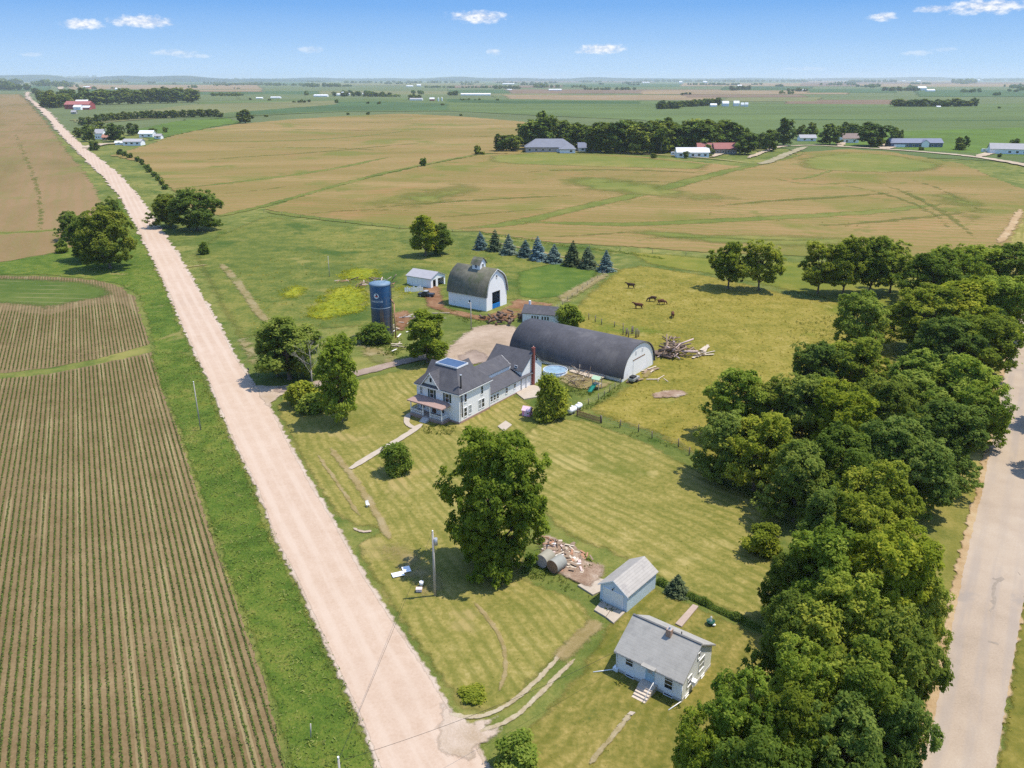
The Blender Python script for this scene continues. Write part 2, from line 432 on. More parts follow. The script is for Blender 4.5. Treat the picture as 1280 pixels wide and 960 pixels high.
sheet('crop_field', [(-900,352),(0,345),(60,346),(120,350),(150,358),(158,366),(140,374),(98,380),(60,392),(25,386),(0,384),(-900,392)], m_head, feather=8)
sheet('crop_field', [(-1600,520),(-600,492),(0,474),(60,468),(110,458),(188,441),(200,482),(222,540),(246,612),(268,680),(297,760),(330,850),(346,920),(362,980),(400,1120),(-1600,1120)], m_rows)

LAYER[0] = 16
# pasture, lawns, farmyard -----------------------------------------
m_past = gmat('pasture_grass', [(.2, C(118,124,48)), (.4, C(148,142,58)), (.56, C(172,158,72)), (.78, C(194,176,98))], .02, .2, 1.1, (.25, .33, .42),
              patches=[(C(110,134,40), .03, .56, .1, .6), (C(196,180,104), .12, .6, .08, .6)], bump=1.0, bdist=.4, feather=.5)
sheet('pasture', [(700,392),(735,360),(768,336),(800,330),(900,345),(1010,372),(1110,372),(1140,400),(1130,470),(1150,560),(1010,600),(860,575),(806,545),(736,522),(722,508),(775,480),(700,440),(690,410)], m_past, feather=5)
sheet('pasture', [(776,312),(900,322),(1010,326),(1130,332),(1260,322),(1230,420),(1130,420),(1020,374),(900,347),(800,331)], gmat('pasture_top', [(.25, C(104,124,44)), (.5, C(136,142,54)), (.75, C(168,158,74))], .02, .15, 1.5, bump=.6, feather=.5, bdist=.3), feather=6)
m_yard = gmat('farm_meadow', [(.22, C(88,108,46)), (.43, C(114,128,56)), (.6, C(146,146,70)), (.8, C(178,162,94))], .018, .2, 1.2, (.32, .33, .35),
              patches=[(C(170,160,90), .05, .6, .08, .7), (C(60,100,36), .04, .55, .1, .6)], bump=.8, bdist=.3, feather=.5)
sheet('meadow', [(232,318),(262,296),(330,268),(400,279),(500,288),(600,294),(700,306),(775,312),(768,334),(745,352),(700,385),(640,378),(560,384),(470,410),(340,420),(290,432),(262,380)], m_yard, feather=6)
sheet('meadow', [(640,340),(700,325),(752,338),(750,352),(710,372),(668,376),(640,372)], gmat('green_paddock', [(.3, C(84,112,42)), (.5, C(102,128,50)), (.7, C(130,144,60))], .04, .25, 2, bump=.6, feather=.6), feather=4)
lawn_st = [(.2, C(122,128,56)), (.4, C(154,148,74)), (.56, C(176,163,90)), (.78, C(204,186,120))]
mow = G(859,581)-G(727,526); mow_ang = math.atan2(mow.y, mow.x)
m_lawn = gmat('mown_lawn', lawn_st, .03, .3, 1.6, (.26, .32, .42), stripe=(mow_ang, 1.9, C(118,126,50), .6, 5), patches=[(C(108,124,44), .05, .56, .12, .65), (C(214,194,126), .1, .56, .1, .6)], bump=.8, feather=.6)
m_lawn2 = gmat('front_lawn', lawn_st, .035, .3, 1.6, (.26, .32, .42), stripe=(R(118), 1.6, C(122,128,52), .55, 5), patches=[(C(112,126,46), .06, .56, .12, .6), (C(200,178,116), .09, .58, .1, .75)], bump=.8, feather=.6)
sheet('lawn', [(640,515),(690,520),(735,524),(806,548),(862,578),(985,640),(985,720),(960,790),(900,768),(830,735),(770,700),(700,672),(668,640),(600,560),(590,530)], m_lawn, feather=2.5)
sheet('lawn', [(338,506),(362,492),(455,472),(520,455),(575,450),(660,500),(690,525),(640,560),(670,650),(660,720),(730,748),(752,775),(700,830),(640,890),(600,900),(566,888),(535,842),(495,782),(455,720),(436,680),(470,662),(440,662),(414,646),(387,604),(367,567)], m_lawn2, feather=2.0)
sheet('lawn', [(760,700),(830,736),(905,768),(975,796),(1000,900),(930,1000),(620,1010),(640,915),(680,880),(716,836),(755,775)], gmat('cottage_lawn', [(.2, C(106,116,50)), (.42, C(140,136,64)), (.6, C(168,154,82)), (.8, C(198,176,108))], .05, .35, 1.7, (.26, .32, .42), stripe=(R(60), 1.6, C(118,120,44), .5, 8), patches=[(C(104,118,42), .08, .55, .1, .7)], bump=.8, feather=.6), feather=2)
sheet('verge_grass', [(1140,470),(1220,300),(1290,240),(1310,300),(1270,462),(1242,610),(1204,780),(1166,960),(1146,1060),(1060,1060),(1110,900),(1110,700),(1130,600)], gmat('mown_verge', lawn_st, .04, .25, 2.4, stripe=(R(58), 2.2, C(130,130,50), .5, 3), bump=.6, feather=.6), feather=1.5)
sheet('verge_grass', [(1220,1060),(1248,900),(1262,780),(1290,640),(1360,400),(1500,300),(1700,1060)], gmat('right_verge', [(.22, C(112,118,46)), (.5, C(146,138,62)), (.75, C(178,162,86))], .05, .4, 1.8, bump=.8, feather=.6), feather=1.5)
m_verge = gmat('rough_verge_grass', [(.25, C(80,108,38)), (.45, C(104,132,48)), (.6, C(132,148,60)), (.8, C(172,162,88))], .05, .35, 3, (.35, .35, .3), bump=1.0, bdist=.35, feather=.7, patches=[(C(176,164,100), .07, .63, .06, .8), (C(150,150,60), .3, .6, .1, .5)])
sheet('verge_grass', [(186,444),(200,440),(225,440),(246,446),(262,487),(287,542),(312,594),(343,674),(369,722),(410,812),(453,905),(474,962),(500,1060),(385,1060),(362,980),(345,915),(328,850),(296,760),(267,680),(245,612),(221,540),(199,482)], m_verge, feather=1.2)
sheet('verge_grass', [(130,262),(150,248),(171,284),(190,322),(211,366),(225,401),(244,440),(190,446),(180,395),(170,370),(150,357),(110,349),(60,344),(-300,346),(-300,330),(0,328),(82,314),(106,298)], m_verge, feather=1.5)
LAYER[0] = 52
# ------------------------------------------------------------------ roads, drives, bare ground
m_grav = gmat('gravel', [(.2, C(218,188,162)), (.42, C(228,200,175)), (.6, C(234,207,183)), (.8, C(242,217,194))], .05, .5, 4, (.3, .3, .4), stripe=(ROAD_ANG, 2.3, C(242,219,197), .6, .8), feather=2.5, patches=[(C(218,192,170), .03, .55, .15, .5)], bump=.35, bdist=.03)
m_gedge = gmat('gravel_edge', [(.25, C(206,182,154)), (.5, C(228,206,184)), (.75, C(242,222,202))], .1, .5, 5, bump=.5, feather=1.2)
Lr = [(500,1060),(474,960),(453,904),(410,811),(369,720),(344,673),(322,612),(300,567),(287,540),(265,485),(246,444),(225,400),(211,365),(190,321),(171,283),(150,246),(128,220),(109,202),(94,186),(78,170.6),(67,156.5),(58,145.6),(47,134.7),(36,125),(32,119.5),(33.6,115.5)]
Rr = [(36.7,115.5),(35.2,120),(40.6,126),(51.6,133),(61,141),(69,149),(76.5,158),(94,174),(109,188),(128,202),(150,220),(173,246),(197,282),(225,323),(248,363),(274,407),(293,445),(318,482),(336,506),(367,567),(387,604),(414,647),(454,720),(494,782),(535,842),(563,889),(592,925),(610,962),(650,1060)]
sheet('gravel_shoulder', [(u-5*(v-98)/862*1.6-1, v) for u, v in Lr]+[(u+6*(v-98)/862*1.6+1, v) for u, v in Rr], m_gedge, .4, feather=.8)
sheet('gravel_road', Lr+Rr, m_grav, .1, feather=.35)
m_drive = gmat('drive_gravel', [(.25, C(184,162,136)), (.5, C(206,182,158)), (.75, C(224,202,178))], .1, .5, 4, bump=.5, feather=1.0)
# junction of the two-track drive
sheet('driveway', [(548,866),(566,886),(592,899),(622,890),(628,897),(612,908),(640,905),(630,920),(605,935),(590,960),(540,940)], m_gedge, .6, feather=.9)
m_track = gmat('worn_wheel_track', [(.25, C(192,170,130)), (.5, C(222,202,166)), (.75, C(238,222,192))], .2, .8, 5, bump=.6, feather=1.6, alpha=.85)
def path(name, px, w, m, f=.35, **k): return sheet(name, ribbon(px, w), m, k.pop('jitter', .18), feather=w*f if not isinstance(w, list) else max(w)*f, smooth=1, world=True, near=.4, **k)
path('wheel_track', [(560,893),(596,899),(630,886),(662,861),(690,832),(706,812)], .75, m_track)
path('wheel_track', [(598,916),(640,901),(672,872),(694,848),(720,824)], .75, m_track)
m_worn = gmat('worn_lawn', [(.3, C(184,162,106)), (.5, C(202,178,126)), (.7, C(216,194,148))], .2, .7, 4, bump=.5, feather=.9, alpha=.72)
path('worn_path', [(694,830),(712,812),(730,794),(752,774)], 3.2, m_worn, .45)
path('worn_path', [(592,752),(612,776),(628,800),(634,836),(624,866)], .9, m_worn, .5)
sheet('dry_lawn', [(448,676),(500,668),(545,690),(575,726),(560,762),(520,760),(484,730),(458,700)], gmat('straw_lawn', [(.25, C(172,156,92)), (.5, C(194,172,118)), (.75, C(208,188,140))], .1, .5, 2.5, bump=.5, feather=.5, alpha=.6), feather=5)
path('worn_path', [(412,560),(440,595),(470,640),(490,680)], 2.0, m_worn, .5)
path('worn_path', [(395,566),(426,610),(452,650)], 1.0, m_worn, .5)
path('driveway', [(440,660),(452,666),(466,664)], 1.0, m_gedge, .5)
# farm drive: mouth at the road, lane past the trees, yard
m_lane = gmat('lane_gravel', [(.25, C(170,150,134)), (.5, C(188,166,150)), (.75, C(204,184,166))], .1, .4, 4, bump=.5, feather=1.0)
m_grav2 = m_gedge
sheet('driveway', [(300,458),(322,482),(350,482),(372,481),(376,490),(356,494),(342,504),(338,512),(330,508)], m_gedge, .4, feather=.8)
path('driveway', [(340,489),(372,486),(410,477),(452,466),(490,456),(520,449),(560,442)], 4.2, m_lane, .25)
sheet('farmyard', [(540,455),(556,432),(572,418),(590,408),(612,404),(640,404),(660,414),(656,432),(640,448),(618,456),(590,458),(560,462)], m_drive, .6, feather=3)
sheet('farmyard', [(566,446),(590,436),(610,440),(618,452),(600,458),(570,458)], m_lane, .5, feather=2)
m_brown = gmat('bare_brown_earth', [(.25, C(132,92,62)), (.45, C(156,114,82)), (.62, C(176,136,102)), (.8, C(188,156,118))], .1, .5, 3, bump=.9, feather=.8, patches=[(C(126,132,56), .12, .57, .1, .6)])
sheet('bare_earth', [(520,352),(548,348),(560,372),(562,384),(607,394),(632,382),(640,372),(700,380),(690,386),(660,392),(650,400),(630,402),(600,404),(574,398),(548,392),(528,384)], m_brown, feather=3)
sheet('bare_earth', [(486,392),(510,384),(520,398),(512,412),(496,420),(490,410)], m_brown, feather=2.5)
m_dry = gmat('dry_ground', [(.25, C(170,152,96)), (.5, C(192,172,122)), (.75, C(206,190,146))], .1, .4, 3, bump=.6, feather=.8, alpha=.75, patches=[(C(126,138,56), .12, .55, .1, .7)])
sheet('dry_ground', [(430,420),(460,405),(468,425),(500,440),(508,455),(470,462),(452,455),(440,440)], m_dry, feather=5)
path('dry_ground', [(276,330),(290,345),(308,368),(326,396),(338,404)], 4.0, m_dry, .45)
path('dry_ground', [(228,336),(245,333),(262,331)], 2.0, m_dry, .45)
sheet('dry_ground', [(288,424),(316,420),(330,436),(334,470),(318,480),(304,456)], m_dry, feather=3.5)
path('dry_ground', [(600,300),(660,312),(740,330),(775,338)], 3.0, m_dry, .45)
sheet('dry_ground', [(690,372),(725,352),(760,338),(766,346),(735,366),(705,384)], m_dry, feather=3)
# concrete
m_conc = mat('concrete', alb(222,206,186), .9, .12, 1.2, bump=.2)
path('front_path', [(527,531),(508,545),(478,562),(438,587)], 1.25, m_conc, .3, jitter=.1)
path('front_path', [(518,536),(509,531),(508,524),(513,517)], 1.0, m_conc, .3, jitter=.1)
def slab_thing(name, px, label, h=.09, m=None, cat='slab'):
    mb = MB(); P = [G(*p) for p in px]; c = sum(P, Vector())/len(P)
    q = [(p-c) for p in P]; k = len(q)
    mb.add([(p.x, p.y, -.05) for p in q]+[(p.x, p.y, h+.13) for p in q], [tuple(range(k, 2*k))]+[(i, (i+1) % k, (i+1) % k+k, i+k) for i in range(k)])
    o = mb.build(name, m or m_conc, None, (c.x, c.y, 0)); tag(o, label, cat); return o
slab_thing('concrete_slab', [(742.7,764),(751,753),(766,760),(757,772.5)], 'cracked pale concrete apron slab on the left before the blue garage door')
slab_thing('concrete_slab', [(757.6,773),(766.6,760.3),(781,767),(767,780.5)], 'pale concrete apron slab on the right before the blue garage door')
slab_thing('concrete_slab', [(722,733),(745,724),(757,726),(752,740),(741,745)], 'tilted pale concrete pad left of the blue garage beside the scrap lot')
slab_thing('concrete_walk', [(844,781),(866,757),(873,759.5),(852,785)], 'narrow pinkish concrete walk leading away behind the grey roofed cottage', m=mat('pink_concrete', alb(214,190,172), .9, .14, 1.5, bump=.2), cat='path')
slab_thing('concrete_slab', [(622,534),(632,527),(640,532),(630,540)], 'flat pale stone slab lying in the lawn beside the farmhouse')
slab_thing('patio', [(640,488),(652,478),(676,485),(672,497),(655,500)], 'pale concrete patio at the back corner of the farmhouse wing', cat='patio')
path('front_path', [(788,893),(772,914),(754,936),(736,958)], .8, gmat('sunken_stone_path', [(.3, C(176,158,108)), (.55, C(200,182,142)), (.75, C(214,198,166))], .3, 1.2, 5, bump=.4, feather=1.4, alpha=.9), .4)
for i, (u, v) in enumerate([(789,893),(783,900),(776,908)]):
    w = [3.2, 3.4, 3.2, 3.0, 3.4, 3.0, 2.6][i]
    o = slab_thing('stepping_stone', [(u-w-2, v+1), (u-1, v-2.6), (u+w+2, v-1), (u+1, v+2.6)], 'pale concrete stepping stone in the line running from the cottage steps', .05, cat='stepping stone')
    o['group'] = 'stepping stones below the cottage steps'
# right paved road
m_pave = gmat('worn_asphalt', [(.2, C(190,170,148)), (.42, C(208,187,164)), (.6, C(216,196,173)), (.8, C(226,208,186))], .05, .3, 5, (.35, .3, .35), stripe=(R(57), 2.4, C(186,174,164), .45, .6), bump=.2, bdist=.02,
              patches=[(C(170,160,152), .12, .62, .08, .45)])
m_sh = gmat('earth_shoulder', [(.25, C(190,156,110)), (.5, C(212,180,136)), (.75, C(226,200,158))], .1, .6, 4, bump=.6, feather=1.2)
Lp = [(1133,1060),(1152,960),(1170,885),(1191,780),(1211,682),(1229,610),(1244,528),(1257,462),(1279,369),(1300,290),(1320,240)]
Rp = [(1380,240),(1368,290),(1350,369),(1330,480),(1302,640),(1281,742),(1264,840),(1244,958),(1226,1060)]
sheet('earth_shoulder', [(u-17*(v-98)/862-2, v) for u, v in Lp]+[(u+5*(v-98)/862+1, v) for u, v in Rp], m_sh, .5, feather=.6)
sheet('paved_road', Lp+Rp, m_pave, .15)
m_crk = mat('tar_patch', alb(182,166,148), .8, .2, 3)
for px, w in (([(1247,727),(1243,735),(1241,758),(1238,768)], .28), ([(1239,724),(1247,727),(1254,724)], .3), ([(1236,803),(1247,806)], .3), ([(1270,716),(1276,720)], .25)):
    sheet('road_crack', ribbon(px, w), m_crk, .4, world=True, near=.3)
path('earth_path', [(1276,262),(1262,288),(1248,305)], 5, m_sh, .4)
# the far lane in front of the houses and its branches
m_far = gmat('far_lane', [(.3, C(206,184,156)), (.7, C(232,212,186))], .05, .3, 2, bump=0)
Lf = [(935,198),(960,188.5),(976,183.5),(1015,182.3),(1057,184.5),(1100,187),(1162,191.3),(1218,196.5),(1280,206.5),(1340,222)]
sheet('far_lane', ribbon(Lf, [5,6,6,7,7,7,7,8,9,9]), m_far, .3, smooth=1, world=True)
m_fl2 = gmat('grey_lane', [(.3, C(176,164,128)), (.7, C(196,184,150))], .05, .3, 2, bump=0)
sheet('far_lane', ribbon([(1006,184.5),(985,193),(962,203),(950,206)], 7), m_fl2, .3, smooth=1, world=True)
path('far_lane', [(950,206),(900,200),(860,196.5),(800,193),(720,190),(650,189)], [3,6,7,7,7,4], m_worn, .3)
path('driveway', [(1053,177),(1050,184)], 8, m_far, .2); path('driveway', [(1113,179),(1106,187)], 14, m_far, .2); path('driveway', [(1244,190),(1222,197)], 8, m_far, .2)
path('driveway', [(716,186.5),(705,190)], 14, m_far, .2); path('driveway', [(915,186),(890,197)], 6, m_far, .2)
path('far_lane', [(75.5,112.5),(76.5,107)], 35, m_far, .1)
path('driveway', [(108,186),(125,181),(150,180),(172,180)], 12, m_far, .3)
lot = gmat('scrap_lot_earth', [(.22, C(150,118,94)), (.42, C(182,152,128)), (.6, C(204,178,154)), (.78, C(226,206,186))], .3, 1.0, 4, bump=1.0, feather=.9)
sheet('bare_earth', [(672,668),(690,668),(724,684),(738,700),(760,704),(762,716),(742,742),(722,735),(700,724),(672,706)], lot, feather=1.4)
sheet('bare_earth', [(808,494),(826,488),(846,486),(862,490),(862,497),(840,500),(816,500)], lot, feather=1.6)
sheet('bare_earth', [(690,462),(720,466),(770,478),(760,488),(730,490),(700,482)], m_dry, feather=1.6)
sheet('bare_earth', [(798,470),(815,458),(826,462),(806,476)], m_dry, feather=1.2)
m_gw = gmat('yellow_weed_ground', [(.25, C(120,138,44)), (.45, C(156,166,48)), (.62, C(190,190,54)), (.8, C(206,198,76))], .06, .4, 1.6, (.25, .35, .4), bump=1.0, bdist=.3, feather=.22, alpha=.9)
for px in ([(418,343),(440,335),(477,336),(482,349),(448,353),(424,352)], [(342,368),(372,354),(392,360),(376,376),(346,377)], [(380,388),(412,360),(455,354),(466,366),(462,390),(430,398),(402,405),(380,400)], [(490,364),(512,354),(519,366),(500,377)], [(484,375),(498,372),(506,384),(492,388)]):
    sheet('weed_bed', px, m_gw, feather=5)
# ------------------------------------------------------------------ trees
L_mid = leafmat('leaf_green', (.10,.15,.026), (.175,.25,.040), (.32,.38,.070))
L_dark = leafmat('leaf_dark', (.085,.132,.028), (.142,.208,.042), (.26,.325,.072))
L_warm = leafmat('leaf_yellow_green', (.11,.17,.024), (.205,.285,.038), (.36,.42,.070))
L_spr = leafmat('spruce_blue', (.045,.085,.085), (.095,.16,.16), (.19,.28,.29), .1)
L_sprd = leafmat('spruce_dark', (.035,.055,.03), (.07,.105,.055), (.14,.18,.10), .1)
L_far = leafmat('leaf_far', (.042,.076,.016), (.095,.145,.028), (.185,.24,.050), .2, .5)
L_red = leafmat('leaf_red', (.10,.02,.015), (.20,.05,.035), (.26,.12,.06))
L_weed = leafmat('weed_green', (.035,.065,.012), (.085,.13,.022), (.17,.19,.035))
L_gold = leafmat('weed_yellow', (.20,.23,.02), (.42,.42,.03), (.62,.56,.05))
M_bark = mat('bark', (.16,.12,.09), .95, .3, 4, bump=.6)
M_barkg = mat('bark_grey', (.27,.245,.21), .95, .25, 4, bump=.6)

def leaf_mesh(name, pos, nor, size, tint, m, rs, asp=.55):
    n = len(pos)
    nor = nor/np.maximum(np.linalg.norm(nor, axis=1, keepdims=True), 1e-6)
    rv = rs.normal(size=(n, 3)); t = np.cross(nor, rv); t /= np.maximum(np.linalg.norm(t, axis=1, keepdims=True), 1e-6)
    b = np.cross(nor, t); s = size[:, None]
    V = np.empty((n, 4, 3)); V[:, 0] = pos-t*s; V[:, 1] = pos-b*s*asp+nor*s*.12; V[:, 2] = pos+t*s; V[:, 3] = pos+b*s*asp+nor*s*.12
    me = bpy.data.meshes.new(name)
    me.vertices.add(4*n); me.vertices.foreach_set('co', V.reshape(-1).astype(np.float32))
    me.loops.add(4*n); me.loops.foreach_set('vertex_index', np.arange(4*n, dtype=np.int32))
    me.polygons.add(n); me.polygons.foreach_set('loop_start', np.arange(0, 4*n, 4, dtype=np.int32))
    me.polygons.foreach_set('loop_total', np.full(n, 4, dtype=np.int32))
    at = me.attributes.new('tint', 'FLOAT', 'FACE'); at.data.foreach_set('value', np.clip(tint, 0, 1).astype(np.float32))
    me.materials.append(m); me.update(calc_edges=True); me.validate()
    return me

def unit(rs, n):
    d = rs.normal(size=(n, 3)); return d/np.linalg.norm(d, axis=1, keepdims=True)

def lobes_of(rs, H, Rr, hb, K, top=.9, loose=.55):
    out = []
    for i in range(K):
        t = (i+.5)/K; t = min(.97, max(.03, t+rs.uniform(-.06, .06)))
        prof = max(.12, math.sqrt(max(0, 1-((t-.42)/(.62 if t > .42 else .55))**2)))
        a = i*2.4+rs.uniform(-.7, .7); rho = Rr*prof*loose*rs.uniform(.5, 1.22)
        r = Rr*rs.uniform(.24, .46)*(.7+.3*prof)
        out.append((rho*math.cos(a), rho*math.sin(a), hb+(H-hb)*t*top, r, r*rs.uniform(.75, .95)))
    out.append((0, 0, hb+(H-hb)*.45, Rr*.5, (H-hb)*.33))
    return np.array(out)

def crown(name, seed, H, Rr, hb, K, nface, size, m, loose=.55, clump=.16, sec=30, up=.85):
    rs = np.random.RandomState(seed)
    lb = lobes_of(rs, H, Rr, hb, K, .9, loose)
    C_, T_ = [], []
    for L in lb:
        d = unit(rs, sec); d[:, 2] = d[:, 2]*.9+.12
        c = L[:3]+d*np.array([L[3], L[3], L[4]])*rs.uniform(.6, 1.2, (sec, 1))
        C_.append(c); T_.append(np.clip(rs.normal(.5, .14)+rs.normal(0, .14, sec), .1, .95))
    C_ = np.concatenate(C_); T_ = np.concatenate(T_)
    keep = C_[:, 2] > hb*.75
    for L in lb:      # drop clumps buried deep inside a lobe
        q = np.linalg.norm((C_-L[:3])/np.array([L[3], L[3], L[4]]), axis=1); keep &= q > .55
    C_, T_ = C_[keep], T_[keep]
    k = rs.randint(len(C_), size=nface)
    d = unit(rs, nface); cr = Rr*clump*rs.uniform(.6, 1.15, len(C_))[k]
    ctr = np.array([0, 0, hb+(H-hb)*.45])
    out = C_[k]-ctr; out /= np.linalg.norm(out, axis=1, keepdims=True)+1e-6
    flip = (d*out).sum(1) < -.35; d[flip] *= -1
    rr = cr*(.3+.85*rs.uniform(size=nface)**.8+.35*np.maximum(0, rs.normal(-.6, .8, nface)))
    pos = C_[k]+d*rr[:, None]*np.array([1, 1, .75])
    nor = d*.6+out*.25+unit(rs, nface)*.75+np.array([0, 0, up])
    tint = T_[k]+rs.normal(0, .12, nface)
    me = leaf_mesh(name, pos, nor, size*rs.uniform(.65, 1.35, nface), tint, m, rs)
    return me, lb

def trunk(name, seed, H, Rr, hb, lb, r0, m=None):
    rg = random.Random(seed); mb = MB()
    top = hb+(H-hb)*.55; p = Vector((0, 0, -.1)); n = 5; r = r0
    mb.tube(p, p+Vector((0, 0, .5)), r0*1.5, r0, 9, False)
    p = Vector((0, 0, .4)); pts = [p]
    for i in range(n):
        q = Vector((rg.uniform(-.12, .12)*(i+1), rg.uniform(-.12, .12)*(i+1), .4+(top-.4)*(i+1)/n))
        mb.tube(p, q, r, r*.8, 9, False); r *= .8; p = q; pts.append(q)
    for L in lb[:-1]:
        i = 1 if L[2] < hb+(H-hb)*.4 else 3
        a = pts[min(i, n-1)]; e = Vector(L[:3]); mid = a.lerp(e, .5)+Vector((0, 0, .4))
        mb.tube(a, mid, r0*.42, r0*.26, 6, False); mb.tube(mid, e, r0*.26, r0*.08, 6, False)
    return mb.mesh(name, m or M_bark)

PROTO = {}
def proto(kind, variants, **kw):
    tr = kw.pop('r0', .3); bark = kw.pop('bark', None); seed0 = kw.pop('seed', 1)
    PROTO[kind] = []
    for i in range(variants):
        cm, lb = crown('crown', seed0*97+i*13, **kw)
        tm = trunk('trunk', seed0*31+i, kw['H'], kw['Rr'], kw['hb'], lb, tr, bark)
        PROTO[kind].append((cm, tm, kw['H'], kw['Rr']))

proto('maple', 3, H=12, Rr=4.3, hb=1.8, K=13, nface=15000, size=.25, m=L_warm, loose=.55, clump=.18, seed=3)
proto('dense', 2, H=11, Rr=4.6, hb=1.2, K=13, nface=15000, size=.25, m=L_dark, loose=.6, clump=.18, seed=5)
proto('oak', 4, H=13, Rr=6.0, hb=2.4, K=17, nface=24000, size=.26, m=L_mid, loose=.7, clump=.13, sec=34, seed=8)
proto('oakd', 3, H=13, Rr=6.0, hb=2.0, K=16, nface=24000, size=.26, m=L_dark, loose=.7, clump=.13, sec=34, seed=11)
proto('oakw', 2, H=13, Rr=6.0, hb=2.4, K=17, nface=24000, size=.26, m=L_warm, loose=.7, clump=.13, sec=34, seed=14)
proto('airy', 2, H=18, Rr=8.0, hb=.6, K=30, nface=52000, size=.28, m=L_warm, loose=.62, clump=.105, sec=36, r0=.45, seed=17)
proto('fan', 4, H=15, Rr=5.6, hb=3.6, K=16, nface=20000, size=.28, m=L_mid, loose=.8, clump=.14, sec=26, seed=37)
proto('bush', 3, H=4.6, Rr=2.7, hb=.3, K=9, nface=8000, size=.2, m=L_mid, loose=.5, clump=.28, r0=.12, seed=20)
proto('shrub', 2, H=2.4, Rr=1.8, hb=.15, K=8, nface=3500, size=.18, m=L_mid, loose=.6, clump=.3, r0=.07, seed=23)
proto('far', 5, H=18, Rr=7.2, hb=2.2, K=12, nface=2600, size=.85, m=L_far, loose=.62, clump=.2, sec=14, r0=.4, seed=26)
proto('farshrub', 2, H=5, Rr=3.4, hb=.3, K=7, nface=700, size=.7, m=L_far, loose=.55, clump=.3, sec=8, r0=.15, seed=29)

def spruce_mesh(seed, H, Rr, m, n=5200):
    rs = np.random.RandomState(seed)
    t = 1-np.sqrt(rs.uniform(0, 1, n)); tiers = 13
    tz = (np.floor(t*tiers)+rs.uniform(-.16, .16, n)+.35)/tiers
    tz = np.clip(tz, 0, .99)
    a = rs.uniform(0, 2*math.pi, n); spokes = 11
    a = (np.round(a/(2*math.pi)*spokes+tz*7)+rs.normal(0, .22, n))*2*math.pi/spokes
    env = Rr*(1-tz)**(.75+.1*(seed % 3))*(1+.2*np.sin(a*3+tz*20+seed)+.12*np.sin(a*5-tz*33+seed))
    rho = env*(1-.75*rs.uniform(size=n)**1.8)
    z = .25+tz*(H-.3)-(rho/Rr)*.55*(1-tz)*1.1+rs.normal(0, .05, n)
    z = np.maximum(z, .12)
    pos = np.stack([rho*np.cos(a), rho*np.sin(a), z], 1)
    nor = np.stack([np.cos(a)*.5, np.sin(a)*.5, np.full(n, .75)], 1)+unit(rs, n)*.55
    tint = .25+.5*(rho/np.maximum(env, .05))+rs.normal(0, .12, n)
    return leaf_mesh('crown', pos, nor, .26*rs.uniform(.7, 1.3, n), tint, m, rs, .4)
def spruce_trunk(H):
    mb = MB(); mb.tube((0, 0, -.05), (0, 0, H*.96), .2, .02, 8); return mb.mesh('trunk', M_bark)
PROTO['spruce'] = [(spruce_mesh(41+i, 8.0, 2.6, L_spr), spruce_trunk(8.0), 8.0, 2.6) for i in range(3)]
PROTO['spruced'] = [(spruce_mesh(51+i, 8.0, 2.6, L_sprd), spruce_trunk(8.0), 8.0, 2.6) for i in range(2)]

NT_ = [0]
def tree(kind, loc, h, r, label, name='leafy_tree', cat='tree', group=None, rz=None, parts=('crown', 'trunk'), var=None):
    NT_[0] += 1
    P = PROTO[kind]; cm, tm, H0, R0 = P[(NT_[0] if var is None else var) % len(P)]
    o = thing(name, label, cat, (loc[0], loc[1], LAYER[0]*.0+.0), rnd.uniform(0, 6.28) if rz is None else rz, group)
    o.scale = (r/R0, r/R0, h/H0)
    link(parts[0], cm, o)
    if len(parts) > 1: link(parts[1], tm, o)
    return o

def tree_base(kind, u, vb, vt, wpx, label, **k):
    """tree standing at pixel (u,vb), top at vt, crown wpx wide"""
    p = G(u, vb); y = -(vt-480)/FPX; t = p.y/(CP+y*SP); h = HC+t*(-SP+y*CP)
    r = wpx/2/pxm(vb)
    h = max(h-r*.12, .5)
    return tree(kind, p, h, r, label, **k)

def tree_crown(kind, u, v, rpx, h, label, **k):
    """tree whose crown centre is seen at (u,v)"""
    p = G(u, v, h*.58); d = math.hypot(p.y*CP+(HC-h*.58)*SP, 0)
    return tree(kind, p, h, rpx*d/FPX, label, **k)

# farmyard trees
tree_base('dense', 362, 474, 393, 84, 'broad dark green tree, leftmost of the clump where the farm drive meets the gravel road', name='dark_tree')
tree_base('dense', 347, 470, 408, 44, 'small dark tree tucked at the road side of the clump by the farm drive', name='dark_tree')
tree_base('maple', 426, 527, 413, 64, 'tall dense green maple with a clear trunk in front of the drive clump')
tree_base('maple', 535, 453, 385, 58, 'round bright green maple beside the farm drive behind the farmhouse porch roof', var=1)
tree_base('maple', 532, 320, 265, 42, 'light green tree alone in the meadow behind the white open shed')
tree_base('dense', 550, 318, 276, 34, 'darker tree tight against the lone meadow tree behind the white barn', name='dark_tree')
tree_base('bush', 690, 522, 469, 50, 'large rounded dark bush on the lawn between pink playhouse and propane tank', name='round_bush', cat='bush')
tree_base('bush', 711, 412, 380, 40, 'rounded dark tree at the end of the low white shed behind the arched barn', name='round_bush', cat='bush')
tree_base('bush', 496, 591, 553, 40, 'single rounded bush on the front lawn beside the concrete path', name='round_bush', cat='bush')
tree_base('airy', 619, 707, 526, 126, 'huge spreading tree in mid lawn between the farmhouse and the scrap lot', var=0)
tree_base('shrub', 470, 428, 404, 44, 'scruffy green shrub growing at the foot of the blue silo', name='shrub', cat='shrub')
tree_base('shrub', 380, 507, 478, 46, 'grey green shrub at the front of the clump by the farm drive', name='shrub', cat='shrub')
tree_base('shrub', 392, 514, 492, 40, 'low dark green shrub left of the tall maple trunk', name='shrub', cat='shrub')
_o = tree_base('shrub', 378, 512, 498, 16, 'dark red leaved shrub at the edge of the drive clump', name='shrub', cat='shrub')
